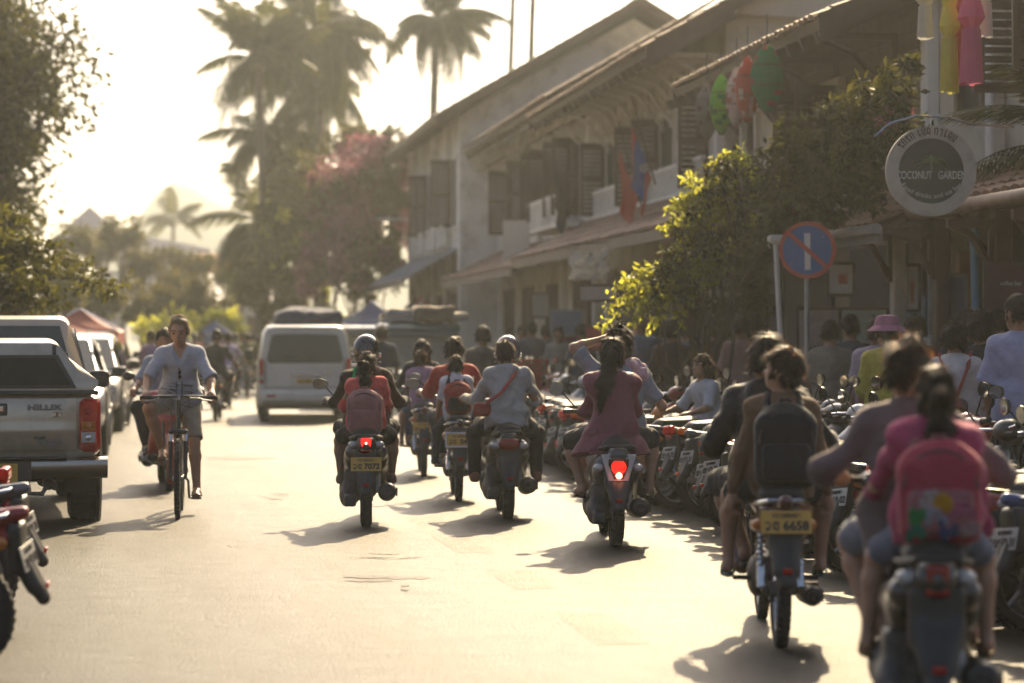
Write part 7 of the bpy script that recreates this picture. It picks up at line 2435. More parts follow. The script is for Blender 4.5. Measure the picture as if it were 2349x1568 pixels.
# ------------------------------------------------------------------ riders and their machines
def heading(hv): return -(math.atan((hv - CXU) / FU) + TH)
GR = .345
def grips(y=.925, z=.985, x=.385):
    return (-x, y - .10, z + .035), (x, y - .10, z + .035)
DG = dict(hl=(-.34, .83, 1.02), hr=(.34, .83, 1.02), eout=.35)
DF = dict(fl=(-.13, .74, .36), fr=(.13, .74, .36))
PF = dict(fl=(-.215, .36, .335), fr=(.215, .36, .335))

# 1 -- girl with the coral sweater behind a helmeted driver
x, y = gp(840, 1208)
L, rz = (x, y, 0), heading(860)
scooter('grey black scooter with lit red lamp and plate reading 7072', L, rz, 'scoot', paint('paint_graphite', (.035, .034, .032)), lit=True, pl=('7072', ['wo', 'so']), platez=.53, group='scooters ridden away from the camera')
dr = person('driver in black helmet and dark jacket with green strap, hands on the 7072 scooter', L, rz, .96, (0, .47, .82), 6, **DG, fl=(-.17, .70, .36), fr=(.17, .70, .36), skin=1, kout=.4, g=1.0,
            shirt=dict(mat=cloth('jacket_darkbrown', (.035, .028, .020)), sleeve=1.0, t=.028, cuff=.022, wr=.006), pants=dict(mat=cloth('shorts_black', (.02, .02, .022)), length=.5, wide=.02), shoes=('sandal', M_BLK), hair=dict(fuzz=60))
helmet(dr, 'glossy black helmet with a small pale emblem worn by the driver of the 7072 scooter', paint('helmet_black', (.02, .02, .022), .16))
h = at_person('helmet_sticker', dr, 'small pale winged emblem on the back of the black helmet', 'sticker')
hp = dr['hp']
for s2 in (-1, 1): MB().add([hp(s2 * .005, -.150, -.01), hp(s2 * .05, -.140, .02), hp(s2 * .045, -.143, .0), hp(s2 * .03, -.144, -.035), hp(s2 * .005, -.148, -.04)], [(0, 1, 2, 3, 4)]).build('wing', mat('sticker_grey', (.35, .33, .33), .4), h)
st = at_person('shoulder_strap', dr, 'bright green bag strap over the left shoulder of the helmeted driver', 'strap')
N, S = dr['N'], 1.0
p0 = dr['shl'].lerp(N, .35)
MB().tube([p0 + Vector((0, .09, -.1)), p0 + Vector((0, .05, .055)), p0 + Vector((0, -.05, .068)), p0 + Vector((-.01, -.125, -.02)), p0 + Vector((-.02, -.15, -.25))], .018, 8, flat=.4).build('webbing', cloth('strap_green', (.03, .34, .09)), st)
ps = person('girl in coral sweater with black ponytail and pink backpack, riding behind the helmeted driver', L, rz, .77, (0, .14, .84), 4, hl=(-.16, .46, .95), hr=(.16, .46, .95), fl=PF['fl'], fr=PF['fr'], skin=1, kout=.75, hyaw=12, htilt=4, twist=4,
            shirt=dict(mat=cloth('sweater_coral', (.62, .10, .09), bump=.5), sleeve=1.0, t=.03, cuff=.026, wr=.011, hem=-.06), pants=dict(mat=cloth('skirt_black', (.022, .02, .02)), length=.42, wide=.035, name='skirt'), shoes=('shoe', mat('shoe_brown', (.10, .055, .04), .6)),
            hair=dict(style='ponytail', tail=.30, tw=.045, fuzz=240, sway=.02))
backpack(ps, 'dusty pink school backpack on the girl in the coral sweater', cloth('pack_dustypink', (.30, .135, .13)), cloth('pack_dustypink2', (.27, .12, .115)), .29, .38, .16, -.04)

# 2 -- red shirt driver with a schoolboy
x, y = gp(1052, 1150)
L, rz = (x, y, 0), heading(830)
scooter('dark underbone scooter whose yellow plate has a pale blue frame', L, rz, 'step', paint('paint_blackred', (.05, .02, .018)), lit=False, pl=('045', ['wo', 'do']), framed=True, platez=.60, lamp='wide', group='scooters ridden away from the camera', mirrors=(1, 1))
a = person('driver in red shirt with short black hair, in front of the schoolboy', L, rz, .95, (0, .50, .82), 5, **DG, fl=DF['fl'], fr=DF['fr'], skin=1, kout=.35, g=1.08, side=-2,
           shirt=dict(mat=cloth('tee_red', (.36, .045, .035)), sleeve=.5, t=.022, wr=.005), pants=dict(mat=cloth('jeans_dark', (.035, .045, .065))), shoes=('sandal', M_BLK), hair=dict(style='short', fuzz=160, thick=.02))
tx = at_person('shirt_print', a, 'white lettering printed on the back of the red shirt', 'print')
text_mesh('lettering', 'wesi', .085, M_SWHT, tx, tuple(a['N'] - a['up'] * .13 - a['f'] * .172 + a['r'] * .1), (rad(88), 0, 0), .004, bold=.003)
ps = person('schoolboy in white shirt with red and black backpack, behind the red shirted driver', L, rz, .70, (0, .16, .84), 3, hl=(-.19, .38, .80), hr=(.19, .38, .80), fl=PF['fl'], fr=PF['fr'], skin=1, kout=.6, side=-3,
            shirt=dict(mat=cloth('shirt_white', (.56, .54, .58)), sleeve=.45, t=.022, collar=True), pants=dict(mat=cloth('trousers_navy', (.03, .035, .05))), shoes=('shoe', mat('shoe_dark', (.03, .028, .027), .6)), hair=dict(style='bowl', fuzz=80, thick=.02))
backpack(ps, 'red and black school backpack on the schoolboy in white', cloth('pack_red', (.32, .05, .04)), cloth('pack_black', (.03, .028, .028)), .25, .32, .13, .0)

# 3 -- two girls further on
x, y = gp(972, 1092)
L, rz = (x, y, 0), heading(800)
scooter('maroon underbone scooter with yellow plate carrying two girls', L, rz, 'step', paint('paint_maroon', (.16, .03, .03)), lit=False, pl=('28 8', ['so', 'no']), lamp='wide', group='scooters ridden away from the camera', mirrors=(1, 1), vox=.016)
person('woman with long black hair driving the maroon scooter', L, rz, .92, (.0, .48, .82), 4, **DG, fl=DF['fl'], fr=DF['fr'], skin=1, kout=.3, vox=.016, shirt=dict(mat=cloth('top_darkgrey', (.05, .05, .055)), sleeve=1.0, t=.024), pants=dict(mat=cloth('jeans_blue', (.06, .09, .15))), shoes=('sandal', M_BLK), hair=dict(style='long', tail=.35, fuzz=120))
ps = person('girl in lilac pink jacket with brown bobbed hair, behind the woman on the maroon scooter', L, rz, .74, (0, .14, .84), 3, hl=(-.17, .48, .95), hr=(.17, .48, .95), fl=(-.24, .34, .33), fr=(.22, .34, .33), skin=1, kout=.8, vox=.016, side=-4, shirt=dict(mat=cloth('jacket_lilac', (.36, .22, .30)), sleeve=1.0, t=.03, wr=.006), pants=dict(mat=cloth('shorts_blue', (.08, .10, .16)), length=.4), shoes=('sandal', M_BLK), hair=dict(style='bowl', mat=HAIRM(1), fuzz=160))

# 4 -- grey hoodie passenger
x, y = gp(1165, 1190)
L, rz = (x, y, 0), heading(860)
scooter('black scooter with unlit dark red tail lamp under the grey hooded rider', L, rz, 'scoot', paint('paint_black', (.022, .021, .022)), lit=False, lamp='wide', group='scooters ridden away from the camera', mirrors=(0, 0))
dr = person('driver in dark blue helmet almost hidden by the grey hooded passenger', L, rz, .95, (.03, .48, .82), 6, **DG, fl=DF['fl'], fr=DF['fr'], skin=1, kout=.4, shirt=dict(mat=cloth('coat_beige', (.40, .36, .29)), sleeve=1.0, t=.035, cuff=.025, wr=.006, hem=-.2, flare=.03), pants=dict(mat=cloth('trousers_tan', (.30, .25, .19))), shoes=('shoe', mat('shoe_dark', (.03, .028, .027), .6)), hair=dict(fuzz=30))
helmet(dr, 'dark blue helmet rising behind the head of the grey hooded passenger', paint('helmet_blue', (.025, .045, .08), .16))
ps = person('passenger in pale grey hooded sweatshirt and black trousers with a red cross body bag', L, rz, .91, (0, .12, .84), 12, hl=(-.24, .50, 1.0), hr=(.24, .50, 1.0), fl=(-.27, .36, .30), fr=(.27, .36, .30), skin=1, kout=.6, g=1.0, htilt=-6, hyaw=-8, epole=(0, -.4, -1), eout=.7,
            shirt=dict(mat=cloth('hoodie_grey', (.36, .36, .35), bump=.4), sleeve=1.0, t=.032, cuff=.028, hood=True, wr=.014, wsc=8, hem=-.07), pants=dict(mat=cloth('trousers_black', (.02, .02, .021)), wide=.01), shoes=('shoe', mat('shoe_rust', (.26, .09, .05), .6)), hair=dict(style='short', mat=HAIRM(1), fuzz=140))
bg = at_person('shoulder_bag', ps, 'red cross body bag on the back of the grey hoodie', 'bag')
M_RBAG = cloth('bag_red', (.30, .045, .04))
N, P_, up, ft, rt = ps['N'], ps['P'], ps['up'], ps['ft'], ps['rt']
MB().tube([N + rt * .10 + up * .02 + ft * .08, N + rt * .09 + up * .045 - ft * .02, N + rt * .05 - up * .07 - ft * .165, N - rt * .06 - up * .22 - ft * .195, P_ - rt * .16 + up * .14 - ft * .165, P_ - rt * .22 + up * .08 - ft * .03], .022, 8, flat=.4).build('strap', M_RBAG, bg)
s = SDF(.02); s.box(P_ - rt * .22 + up * .085 - ft * .08, (.075, .05, .06), .03, ps['Rt'])
s.build('pouch', M_RBAG, bg)

# 5 -- woman with raised arm and passenger in the maroon jacket
x, y = gp(1413, 1253)
L, rz = (x, y, 0), heading(985)
scooter('white trimmed retro scooter with a glowing round tail lamp in a triangular panel', L, rz, 'scoot', paint('paint_white_pearl', (.10, .095, .09)), lit=True, lamp='tri', group='scooters ridden away from the camera', mirrors=(1, 0), rndm=True, wmat=M_EXH)
a = person('woman in grey tee with bun, raising her left arm to her brow while driving', L, rz, 1.05, (.06, .46, .83), 3, hl=(-.05, .58, 1.55, -1.0, -.15, .2), hr=(.40, .74, 1.0), fl=(-.19, .70, .34), fr=(.17, .70, .34), skin=0, kout=.6, hyaw=10, hpitch=2,
           shirt=dict(mat=cloth('tee_grey', (.27, .29, .32)), sleeve=.42, t=.024, wr=.006), pants=dict(mat=cloth('shorts_greyish', (.13, .12, .11)), length=.5, wide=.02), shoes=('sandal', M_BLK), hair=dict(style='bun', fuzz=420, thick=.02))
s = SDF(.04)
s.ell(a['shr'].lerp(a['N'], .45) + Vector((0, -.03, .055)), (.085, .07, .05)); s.ell(a['shr'].lerp(a['N'], .15) + Vector((.01, -.06, .01)), (.06, .06, .07)); s.ell(a['shr'] + Vector((0, -.03, .02)), (.075, .07, .055))
s.build('scarf', cloth('scarf_pink', (.55, .38, .40)), a['root'], .011, wr=.012, wsc=14)
ps = person('girl in flared maroon jacket with long black ponytail, seated behind the woman with bun', L, rz, .92, (-.02, .10, .84), 2, hl=(-.17, .46, .98), hr=(.18, .46, .98), fl=(-.235, .30, .36, -.25, .95, 0), fr=(.28, .30, .36, .25, .95, 0), skin=0, kout=.85, hyaw=6, htilt=3, epole=(0, -.3, -1), eout=.25,
            shirt=dict(mat=cloth('jacket_maroon', (.22, .062, .085), .6, bump=.3), sleeve=1.0, t=.026, cuff=.024, wr=.015, wsc=7, hem=-.17, flare=.11, hood=True), pants=dict(mat=cloth('shorts_charcoal', (.03, .028, .03)), length=.5, wide=.03), shoes=('sandal', M_BLK),
            hair=dict(style='ponytail', tail=.44, tw=.065, fuzz=520, thick=.022, sway=-.10))

# 6 -- boy in the dark vest
x, y = gp(1790, 1484)
L, rz = (x, y, 0), heading(1330)
scooter('dark underbone motorcycle with maroon tail lamp and plate reading 6658', L, rz, 'step', paint('paint_darkmaroon', (.10, .025, .022)), lit=False, pl=('6658', ['wo', 'so']), lamp='wide', group='scooters ridden away from the camera', platez=.66, mirrors=(0, 0), rndm=True)
person('driver in bulky black jacket with black hair ahead of the boy in the dark vest', L, rz, .98, (-.02, .50, .82), 4, hl=(-.33, .74, 1.02), hr=(.33, .74, 1.02), eout=.6, fl=DF['fl'], fr=DF['fr'], skin=1, kout=.5, g=1.04, vox=.013,
       shirt=dict(mat=cloth('jacket_black', (.014, .014, .015), .6), sleeve=1.0, t=.042, cuff=.036, wr=.015, wsc=8, hem=-.12, hood=True), pants=dict(mat=cloth('shorts_black', (.02, .02, .022)), length=.5, wide=.03), shoes=('sandal', M_BLK), hair=dict(style='short', fuzz=320, thick=.022, mat=HAIRM(0)))
ps = person('boy in tan sleeves with a black backpack turning his head to the left', L, rz, .87, (.02, .12, .84), 2, hl=(-.25, .12, .72), hr=(.26, .18, .74), fl=(-.24, .40, .335), fr=(.24, .40, .335), skin=0, kout=.55, hyaw=-62, hpitch=-10, g=1.02, eyes=True,
       shirt=dict(mat=cloth('sleeve_tan', (.17, .10, .055)), sleeve=1.0, t=.018, cuff=.016, wr=.006), pants=dict(mat=cloth('shorts_black', (.02, .02, .022)), length=.45, wide=.03), shoes=('sandal', mat('sandal_teal', (.04, .13, .13), .6)), hair=dict(style='bowl', mat=HAIRM(1), fuzz=300, thick=.02))
backpack(ps, 'large black backpack on the boy in the tan shirt', cloth('pack_darkblack', (.012, .012, .014), .6), cloth('pack_darkblack2', (.016, .016, .018), .6), .31, .44, .15, .02)
bs = bpy.data.objects[-1] if False else None

# 7 -- pink backpack, nearest
x, y = wp(2140, 9.1)
L, rz = (x, y, 0), heading(1760)
scooter('nearest dark scooter with an orange red tail lamp under the girl with the pink backpack', L, rz, 'scoot', paint('paint_brownblack', (.022, .019, .018)), lit=False, lamp='small', group='scooters ridden away from the camera', mirrors=(0, 0))
person('driver in mauve grey long sleeved shirt, nearest to the camera', L, rz, .96, (-.06, .48, .82), 6, hl=(-.34, .74, 1.02), hr=(.34, .74, 1.02), fl=(-.2, .66, .34), fr=(.2, .66, .34), skin=0, kout=.4, g=1.0, epole=(0, -.35, -.8), eout=.9, hyaw=-6,
       shirt=dict(mat=cloth('shirt_mauve', (.15, .11, .11)), sleeve=1.0, t=.028, cuff=.026, wr=.014, wsc=8, hem=-.14), pants=dict(mat=cloth('shorts_denim', (.13, .15, .20)), length=.42, wide=.025), shoes=('sandal', mat('sandal_brown', (.22, .12, .05), .6)), hair=dict(style='short', mat=HAIRM(1), fuzz=360, thick=.02))
ps = person('girl in pink jacket with black ponytail, nearest to the camera', L, rz, .80, (.02, .12, .84), 3, hl=(-.2, .44, .96), hr=(.22, .38, .80), fl=(-.23, .36, .335), fr=(.23, .36, .335), skin=0, kout=.45, hyaw=-4,
            shirt=dict(mat=cloth('jacket_pink', (.36, .05, .12)), sleeve=1.0, t=.036, cuff=.03, wr=.011, hem=-.07), pants=dict(mat=cloth('shorts_denim', (.13, .15, .20)), length=.42, wide=.02), shoes=('sandal', mat('sandal_brown', (.22, .12, .05), .6)), hair=dict(style='ponytail', tail=.26, tw=.05, fuzz=300, mat=HAIRM(0)))
bp, C = backpack(ps, 'hot pink school backpack with a colourful printed pocket, nearest the camera', cloth('pack_hotpink', (.34, .04, .07)), cloth('pack_print', (.26, .10, .11)), .31, .40, .16, .0)
# soft colour patches printed on the pocket
pc = [(-.09, -.02, .045, (.03, .22, .06)), (.0, .035, .05, (.50, .26, .02)), (.08, .02, .05, (.42, .12, .18)), (-.05, .05, .035, (.45, .36, .34)), (.03, -.055, .05, (.05, .06, .14)), (.10, -.06, .04, (.34, .20, .20)), (-.02, -.01, .045, (.30, .30, .36)), (-.09, -.07, .035, (.02, .16, .10))]
Rb = ps['Rt']
for i, (dx, dz, r_, c_) in enumerate(pc):
    q = C - ps['up'] * (.40 * .20) - ps['ft'] * (.16 * .695) + ps['rt'] * dx + ps['up'] * dz
    m = MB()
    for k in range(7):
        m.ball(q + ps['rt'] * R.uniform(-.03, .03) + ps['up'] * R.uniform(-.025, .025), (r_ * R.uniform(.25, .6), .005 + .0004 * k, r_ * R.uniform(.25, .6)), 9, rot=Rb)
    m.build('print', cloth('print_%d' % i, tuple(v * .7 for v in c_)), bp)

# ---- cyclist ---------------------------------------------------------------------------------------
x, y = gp(408, 1190)
rzc = PI - TH + rad(-1)
rzc = PI + math.atan((CXU - 408) / FU) - TH - rad(1.5)
bicycle('black mountain bicycle ridden towards the camera', (x, y, 0), rzc)
cy = person('older man in pale blue v neck tee and khaki shorts riding the bicycle', (x, y, 0), rzc, 1.02, (0, -.84, 1.0), 17, hl=(-.285, -.36, 1.075), hr=(.285, -.36, 1.075), fl=(-.15, -.60, .155), fr=(.15, -.60, .49), skin=0, kout=.3, kpoleR=(.55, 1, .3), kpoleL=(-.15, 1, .2), hyaw=8, hpitch=18, g=.94, vox=.011, eyes=True, epole=(0, -.5, -.3), eout=.55,
            shirt=dict(mat=cloth('tee_paleblue', (.38, .40, .46)), sleeve=.5, t=.026, cuff=.014, wr=.006, wsc=8, hem=-.10, low=.15), pants=dict(mat=cloth('shorts_khaki', (.34, .29, .22)), length=.46, wide=.022), shoes=('sandal', mat('sandal_brown2', (.10, .065, .04), .6)),
            hair=dict(style='crop', mat=HAIRM(2), fuzz=520, thick=.010, wr=.006))
sg = at_person('sunglasses', cy, 'dark folded sunglasses hanging from the neckline of the cyclist', 'sunglasses')
N, ft, rt, up = cy['N'], cy['ft'], cy['rt'], cy['up']
c0 = N + ft * .155 - up * .17
for s2 in (-1, 1):
    MB().ball(c0 - up * (.02 + .022 * s2), (.016, .006, .02), 10, rot=cy['Rt']).build('lens', M_CGL, sg)
MB().tube([c0 + up * .04, c0 - up * .06], .004, 5).tube([c0 + rt * .008 + up * .04, c0 + rt * .01 - up * .07], .004, 5).build('temples', M_BLK, sg)
pr = at_person('shirt_print', cy, 'grey ink drawing printed on the front of the pale blue tee', 'print')
m = MB()
rr_ = random.Random(4)
for q in range(26):
    a0 = c0 - up * rr_.uniform(.10, .30) + rt * rr_.uniform(-.11, .11) + ft * .012
    m.tube([a0, a0 + rt * rr_.uniform(-.06, .06) + up * rr_.uniform(-.02, .02), a0 + rt * rr_.uniform(-.1, .1) + up * rr_.uniform(-.04, .04)], .0028, 4)
for q in (-.02, .03): m.tube([c0 - up * .08 + rt * q + ft * .012, c0 - up * .25 + rt * q + ft * .005, c0 - up * .42 + rt * q - ft * .02], .005, 4)
m.build('drawing', cloth('print_greygreen', (.08, .085, .08)), pr)

# ---- scooter coming towards us behind the cyclist -------------------------------------------------
x, y = wp(372, 24.6)
L, rz = (x, y, 0), PI - TH + math.atan((CXU - 372) / FU) + rad(3)
L = (x, y + 1.2, 0)
scooter('red scooter coming towards the camera behind the cyclist', L, rz, 'scoot', paint('paint_red', (.36, .025, .018)), lit=False, group='oncoming scooters', vox=.015)
person('rider in dark trousers and grey blue shirt on the oncoming red scooter', L, rz, 1.03, (0, .40, .86), 4, **DG, fl=(-.20, .70, .36), fr=(.20, .70, .36), skin=1, kout=.6, vox=.015, shirt=dict(mat=cloth('shirt_greyblue', (.22, .25, .32)), sleeve=.5), pants=dict(mat=cloth('trousers_ink', (.02, .022, .03))), shoes=('shoe', mat('shoe_dark', (.03, .028, .027), .6)), hair=dict(fuzz=80))
FAR = [(494, 44.5, 900, 0, 'step', (.05, .045, .05), 'dark scooter ridden down the middle of the street past the cyclist', 'rider in black shirt far down the street beyond the cyclist', (.03, .03, .03), 1.05),
       (524, 52, 700, 0, 'step', (.20, .12, .26), 'violet scooter beyond the rider in black', 'rider in lavender shirt far down the street beside the rider in black', (.40, .36, .52), .98),
       (566, 60, 700, 0, 'step', (.06, .06, .07), 'small dark scooter left of the white van', 'rider in olive shirt just left of the white van', (.16, .15, .07), 1.0),
       (583, 70, 600, 0, 'step', (.2, .03, .03), 'farthest small red scooter between riders and van', 'farthest rider with yellow bag near the white van', (.30, .25, .05), 1.0)]
for (u, d, hv, k_, kind, col, l1, l2, sc_, S_) in FAR:
    x, y = wp(u, d)
    scooter(l1, (x, y, 0), heading(hv), kind, paint('paint_far_%d' % u, col), lit=False, lamp='wide', group='scooters far down the street', vox=.028)
    person(l2, (x, y, 0), heading(hv), S_, (0, .35, .87), 4, **DG, fl=DF['fl'], fr=DF['fr'], skin=1, kout=.4, vox=.022, face=False, shirt=dict(mat=cloth('far_shirt_%d' % u, sc_), sleeve=.5), pants=dict(mat=cloth('trousers_ink', (.02, .022, .03))), shoes=('shoe', mat('shoe_dark', (.03, .028, .027), .6)), hair=dict(fuzz=40))

# ---- people on foot -------------------------------------------------------------------------------
def walker(label, u, d, S, rz, shirt, pants, hair=None, z=.12, skin=1, stride=.18, vox=.017, g=1.0, lean=2, sl=.5, hyaw=0, plen=1.0, face=False, hem=-.12, group='people on the right-hand pavement', hl=None, hr=None, hpitch=0, eyes=False):
    x, y = wp(u, d)
    H = .845 * S
    return person(label, (x, y, z), rz, S, (0, 0, H + .02), lean, hl=hl, hr=hr, fl=(-.09, stride, 0), fr=(.09, -stride, .02), skin=skin, kout=.08, vox=vox, g=g, hyaw=hyaw, face=face, hpitch=hpitch, eyes=eyes,
                  shirt=dict(mat=shirt, sleeve=sl, hem=hem, t=.022, wr=.005), pants=dict(mat=pants, length=plen), shoes=('shoe', mat('shoe_dark', (.03, .028, .027), .6)), hair=hair or dict(fuzz=120), group=group)
TR = [cloth('trousers_ink', (.02, .022, .03)), cloth('jeans_blue', (.06, .09, .15)), cloth('trousers_tan', (.30, .25, .19)), cloth('skirt_white', (.45, .42, .40))]
w1 = walker('woman in white blouse with crossed red straps on her back', 2190, 18.8, .95, heading(1900), cloth('blouse_white', (.58, .54, .52)), TR[3], dict(style='bowl', fuzz=420, thick=.024, mat=HAIRM(0)), sl=1.0, vox=.012, skin=0)
st = at_person('shoulder_bag', w1, 'red crossed straps and maroon bag worn over the white blouse', 'bag')
N, ft, rt, up, P_ = w1['N'], w1['ft'], w1['rt'], w1['up'], w1['P']
M_RST = cloth('strap_red', (.28, .05, .04))
for s2 in (-1, 1):
    MB().tube([N + rt * s2 * .12 - up * .10 + ft * .13, N + rt * s2 * .115 + up * .045, N + rt * s2 * .09 - up * .07 - ft * .155, N + rt * s2 * .02 - up * .26 - ft * .165, N - rt * s2 * .05 - up * .42 - ft * .15], .019, 8, flat=.35).build('strap', M_RST, st)
s = SDF(.03); s.box(N - up * .40 - ft * .20 - rt * .02, (.11, .06, .09), .04, w1['Rt']); s.build('pouch', cloth('bag_maroon', (.12, .05, .045)), st)
w2 = walker('woman in black floral dress with thick black hair', 2252, 19.6, 1.0, heading(1900), cloth('floral_black', (.022, .020, .022)), cloth('floral_black2', (.022, .020, .022)), dict(style='bowl', fuzz=260, thick=.035), sl=.8, vox=.013, hem=-.25)
fl = at_person('dress_print', w2, 'small pink flowers scattered over the black dress', 'print')
m = MB()
for q in range(60):
    a = R.uniform(-PI * .95, -PI * .05); zz = R.uniform(-.62, .0)
    m.ball(w2['N'] + w2['up'] * zz + w2['rt'] * math.cos(a) * .185 + w2['ft'] * math.sin(a) * .145, (.014, .006, .016), 6)
tag(m.build('flowers', cloth('print_flower', (.34, .16, .18)), fl), kind='stuff')
walker('woman with wavy dark hair between white blouse and floral dress', 2218, 21.0, 1.02, heading(1500), cloth('top_darkgrey', (.05, .05, .055)), TR[0], dict(style='bowl', fuzz=260, thick=.03, mat=HAIRM(1)), hyaw=-20)
walker('tall man in lavender blue polo shirt at the right edge', 2338, 18.2, 1.08, heading(2200), cloth('polo_lavender', (.33, .34, .46)), TR[0], dict(style='short', fuzz=160), hyaw=-45, vox=.012, face=True)
w4 = walker('woman in yellow green shirt wearing a pink bucket hat', 2036, 20.6, .98, heading(1750), cloth('shirt_limeyellow', (.40, .34, .06)), TR[2], dict(style='bowl', fuzz=60), sl=.6, vox=.013, hyaw=-30)
ht = at_person('bucket_hat', w4, 'pink bucket hat of the woman in yellow green', 'hat')
hp = w4['hp']
def hatring(r, z, ry=1.15): return [hp(r * math.cos(2 * PI * q / 20), -.005 + r * ry * math.sin(2 * PI * q / 20), z) for q in range(20)]
MB().loft([hatring(.165, .015), hatring(.16, .022), hatring(.108, .065), hatring(.102, .10), hatring(.085, .145), hatring(.03, .158)]).build('felt', cloth('hat_pink', (.34, .13, .20)), ht)
walker('woman in lilac top half behind the pink bucket hat', 2012, 21.8, .99, heading(1700), cloth('top_lilac', (.36, .28, .34)), TR[1], dict(style='bowl', fuzz=260, mat=HAIRM(1)), sl=.6)
walker('girl in pale grey tee standing among the parked motorcycles', 1628, 22.3, .86, heading(1174) + rad(120), cloth('tee_palegrey', (.38, .40, .43)), TR[0], dict(style='long', tail=.25, fuzz=300, mat=HAIRM(1)), z=.0, vox=.013, face=True, lean=10, hpitch=-10, eyes=True, hl=(-.2, .38, .86), hr=(.2, .38, .86), group='people among the parked motorcycles')
walker('balding man in slate blue shirt beside the dark haired man', 1468, 28.5, 1.05, heading(1100), cloth('shirt_slate', (.10, .125, .18)), TR[0], dict(style='crop', fuzz=60, mat=HAIRM(2), thick=.006), g=1.2)
walker('dark haired man with a pale sling beside the balding man', 1492, 30, 1.07, heading(1100), cloth('shirt_greyish', (.22, .23, .26)), TR[1], dict(fuzz=160))
walker('person with round black hair right of the balding man', 1543, 27.2, 1.0, heading(1100), cloth('top_darkbrown', (.06, .045, .04)), TR[0], dict(style='bowl', fuzz=200, thick=.024))
walker('person in dusty pink shirt in the shade under the shrub', 1702, 26.8, 1.02, heading(1300), cloth('shirt_dustypink', (.32, .20, .20)), TR[1], dict(fuzz=120))
walker('man in dark navy shirt behind the helmeted driver', 876, 39, 1.06, heading(700), cloth('shirt_navy', (.03, .045, .075)), TR[0], dict(fuzz=80), z=0, group='people in the street')
walker('man in a dark cap between the red shirt and the blue helmet', 1108, 33, 1.03, heading(800), cloth('top_darkgrey', (.05, .05, .055)), TR[0], dict(fuzz=80, thick=.03), z=0, group='people in the street')
crowd = [(1222, 40, 1.03, (.10, .09, .11), 'person in plum shirt at the left of the farther pavement crowd'), (1252, 42, 1.0, (.03, .035, .04), 'person in black shirt in the farther pavement crowd'), (1283, 39, .98, (.30, .26, .22), 'person in beige shirt by the notice board posts'),
         (1305, 43, 1.05, (.20, .07, .06), 'person in brick red shirt under the low awning'), (1334, 38, 1.0, (.06, .07, .10), 'person in dark blue shirt left of the red shop board'), (1196, 47, 1.0, (.28, .28, .32), 'person in light grey shirt near the hanging banner'),
         (1168, 52, 1.02, (.07, .05, .04), 'person in brown shirt near the corner pilaster'), (1575, 31, 1.0, (.05, .06, .05), 'person in dark green shirt under the lilac umbrella'), (1640, 30, 1.02, (.07, .06, .05), 'person in dark clothes right of the lilac umbrella')]
for i, (u, d, S_, c_, lab) in enumerate(crowd):
    walker(lab, u, d, S_, heading(900) + R.uniform(-.5, .5) + (PI if i % 3 == 2 else 0), cloth('crowd_shirt_%d' % i, c_), TR[i % 3], dict(fuzz=60), vox=.022)
crowd_b = [(1590, 29.5, 1.0, (.10, .12, .16), 'person in slate top behind the parked row left of the lamp post'), (1735, 27.5, 1.04, (.05, .05, .045), 'person in black top close to the slim lamp post'), (1905, 23.4, .98, (.20, .17, .14), 'person in taupe top in front of the lettered poster board'), (1955, 24.2, 1.02, (.06, .08, .12), 'person in navy top in front of the mint board'), (2105, 21.8, 1.0, (.05, .045, .04), 'person in dark top left of the white blouse'), (2290, 20.6, 1.03, (.11, .10, .10), 'person in charcoal top beside the lavender polo shirt')]
for i, (u, d, S_, c_, lab) in enumerate(crowd_b):
    walker(lab, u, d, S_, heading(1300) + R.uniform(-.5, .5), cloth('crowd_b_%d' % i, c_), TR[i % 3], dict(fuzz=120), vox=.018)
crowd2 = [(448, 62, 1.0, (.30, .06, .05), 'person in red top walking far left of the street'), (462, 70, 1.03, (.10, .10, .14), 'person in dark blue top under the faded canopy'), (540, 66, 1.0, (.34, .30, .26), 'person in beige top in the far street crowd'), (555, 78, 1.02, (.05, .05, .05), 'person in black top in the far street crowd'),
          (512, 74, 1.0, (.28, .12, .20), 'person in pink top in the far street crowd'), (425, 58, .98, (.12, .14, .09), 'person in olive top by the parked cars'), (345, 47, 1.02, (.25, .20, .30), 'person in violet top between parked cars and cyclist'), (572, 84, 1.0, (.32, .30, .30), 'person in pale top at the far end of the street')]
for i, (u, d, S_, c_, lab) in enumerate(crowd2):
    walker(lab, u, d, S_, heading(600) + R.uniform(-.5, .5) + (PI if i % 2 else 0), cloth('far_crowd_%d' % i, c_), TR[i % 3], dict(fuzz=30), vox=.028, z=0, group='people far down the street')

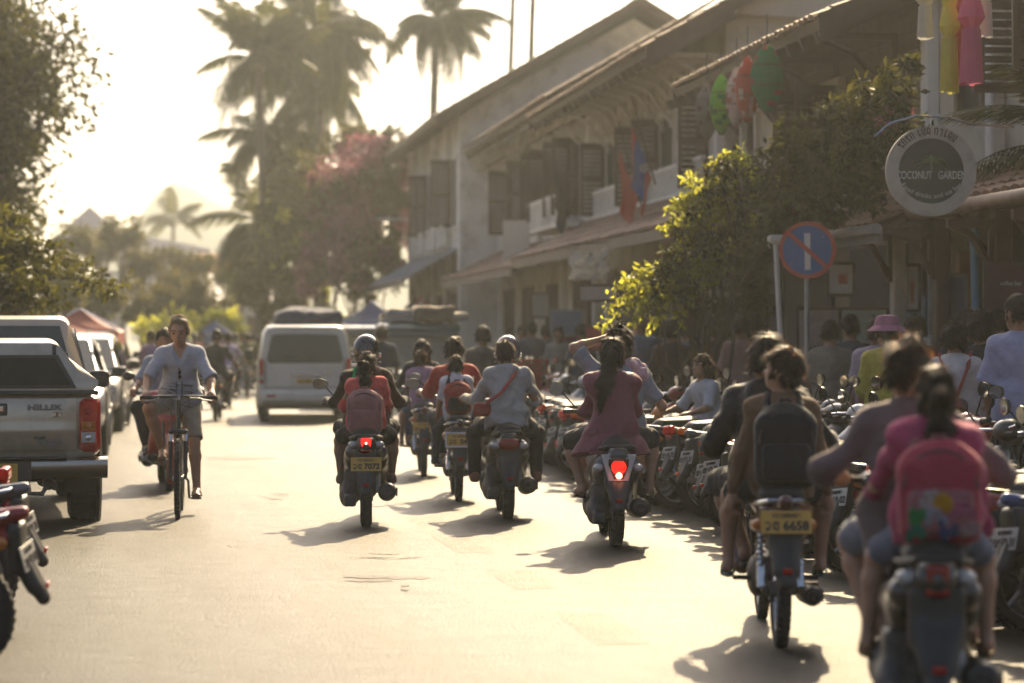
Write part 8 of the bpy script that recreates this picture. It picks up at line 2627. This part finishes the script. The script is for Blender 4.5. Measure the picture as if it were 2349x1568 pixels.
# ---- parked motorcycles -----------------------------------------------------------------------------
COLS = [('black', (.022, .022, .023)), ('red', (.30, .022, .018)), ('blue', (.03, .07, .20)), ('white', (.50, .49, .47)), ('grey', (.13, .13, .135)), ('maroon', (.15, .02, .025))]
protos = {}
ORD = 'first second third fourth fifth sixth seventh eighth ninth tenth eleventh twelfth thirteenth fourteenth fifteenth sixteenth seventeenth eighteenth nineteenth twentieth'.split()
def ordw(i):
    if i < 20: return ORD[i]
    t = ['twenty', 'thirty', 'forty', 'fifty'][(i + 1) // 10 - 2]
    return (t + '-' + ORD[(i + 1) % 10 - 1]) if (i + 1) % 10 else {30: 'thirtieth', 40: 'fortieth', 50: 'fiftieth'}[i + 1]
PROTO = {}
def parked(i, X, Y, rz, lab, ci, kind, group, lean=7):
    key = (kind, i % 3 if kind == 'step' else 0)
    cm = paint('park_' + COLS[ci][0], COLS[ci][1])
    if key not in PROTO:
        o = scooter(lab, (X, Y, 0), rz, kind, cm, lit=False, pl=(('4%d 72' % ci, '18 0%d' % ci, '7%d 31' % ci)[i % 3], [['so', 'ko'], ['wo', 'do'], ['ko', 'mo']][i % 3]), pmat=mat('plate_pale', (.40, .39, .36), .4, var=.1), lamp='wide' if kind == 'step' and i % 3 else 'small', cat='motorcycle', group=group, lean=lean, rndm=kind == 'step', stands=True, name='parked_motorcycle')
        PROTO[key] = (o, cm)
    else:
        src, scm = PROTO[key]
        o = copy_tree(src, None, [(scm, cm)])
        o.location = (X, Y, 0)
        o.rotation_euler = (0, rad(lean), rz)
        tag(o, lab, 'motorcycle', group)
    return o
Yp = 10.4
seq = [0, 1, 0, 4, 1, 0, 3, 2, 0, 5, 0, 1, 4, 0, 2, 0, 3, 1, 0, 4]
i = 0
while Yp < 47 and i < 50:
    ci = seq[(i * 7 + i // 5) % len(seq)]
    kind = 'scoot' if i % 5 in (3,) else 'step'
    X = 4.48 + R.uniform(-.10, .12)
    parked(i, X, Yp, rad(-76) + R.uniform(-.10, .10), '%s motorcycle in the parked row on the right, %s from its near end' % (COLS[ci][0], ordw(i)), ci, kind, 'motorcycles parked along the right-hand kerb', lean=-7 + R.uniform(-2, 2))
    Yp += .60 + R.uniform(-.05, .12) + .006 * i
    i += 1
for j, (u, v, ci, ry, lab) in enumerate(((-100, 1545, 1, 80, 'red motorcycle tail nearest the camera in the lower left corner'), (-72, 1436, 4, 78, 'grey motorcycle tail with a white plate, second in the lower left corner'), (-115, 1375, 3, 84, 'white motorcycle tail with red lamp, farthest in the lower left corner'))):
    x, y = gp(u, v)
    parked(100 + j, x, y, rad(ry), lab, ci, 'step', 'motorcycles parked in the lower left corner', lean=-6)
bpy.context.view_layer.update()
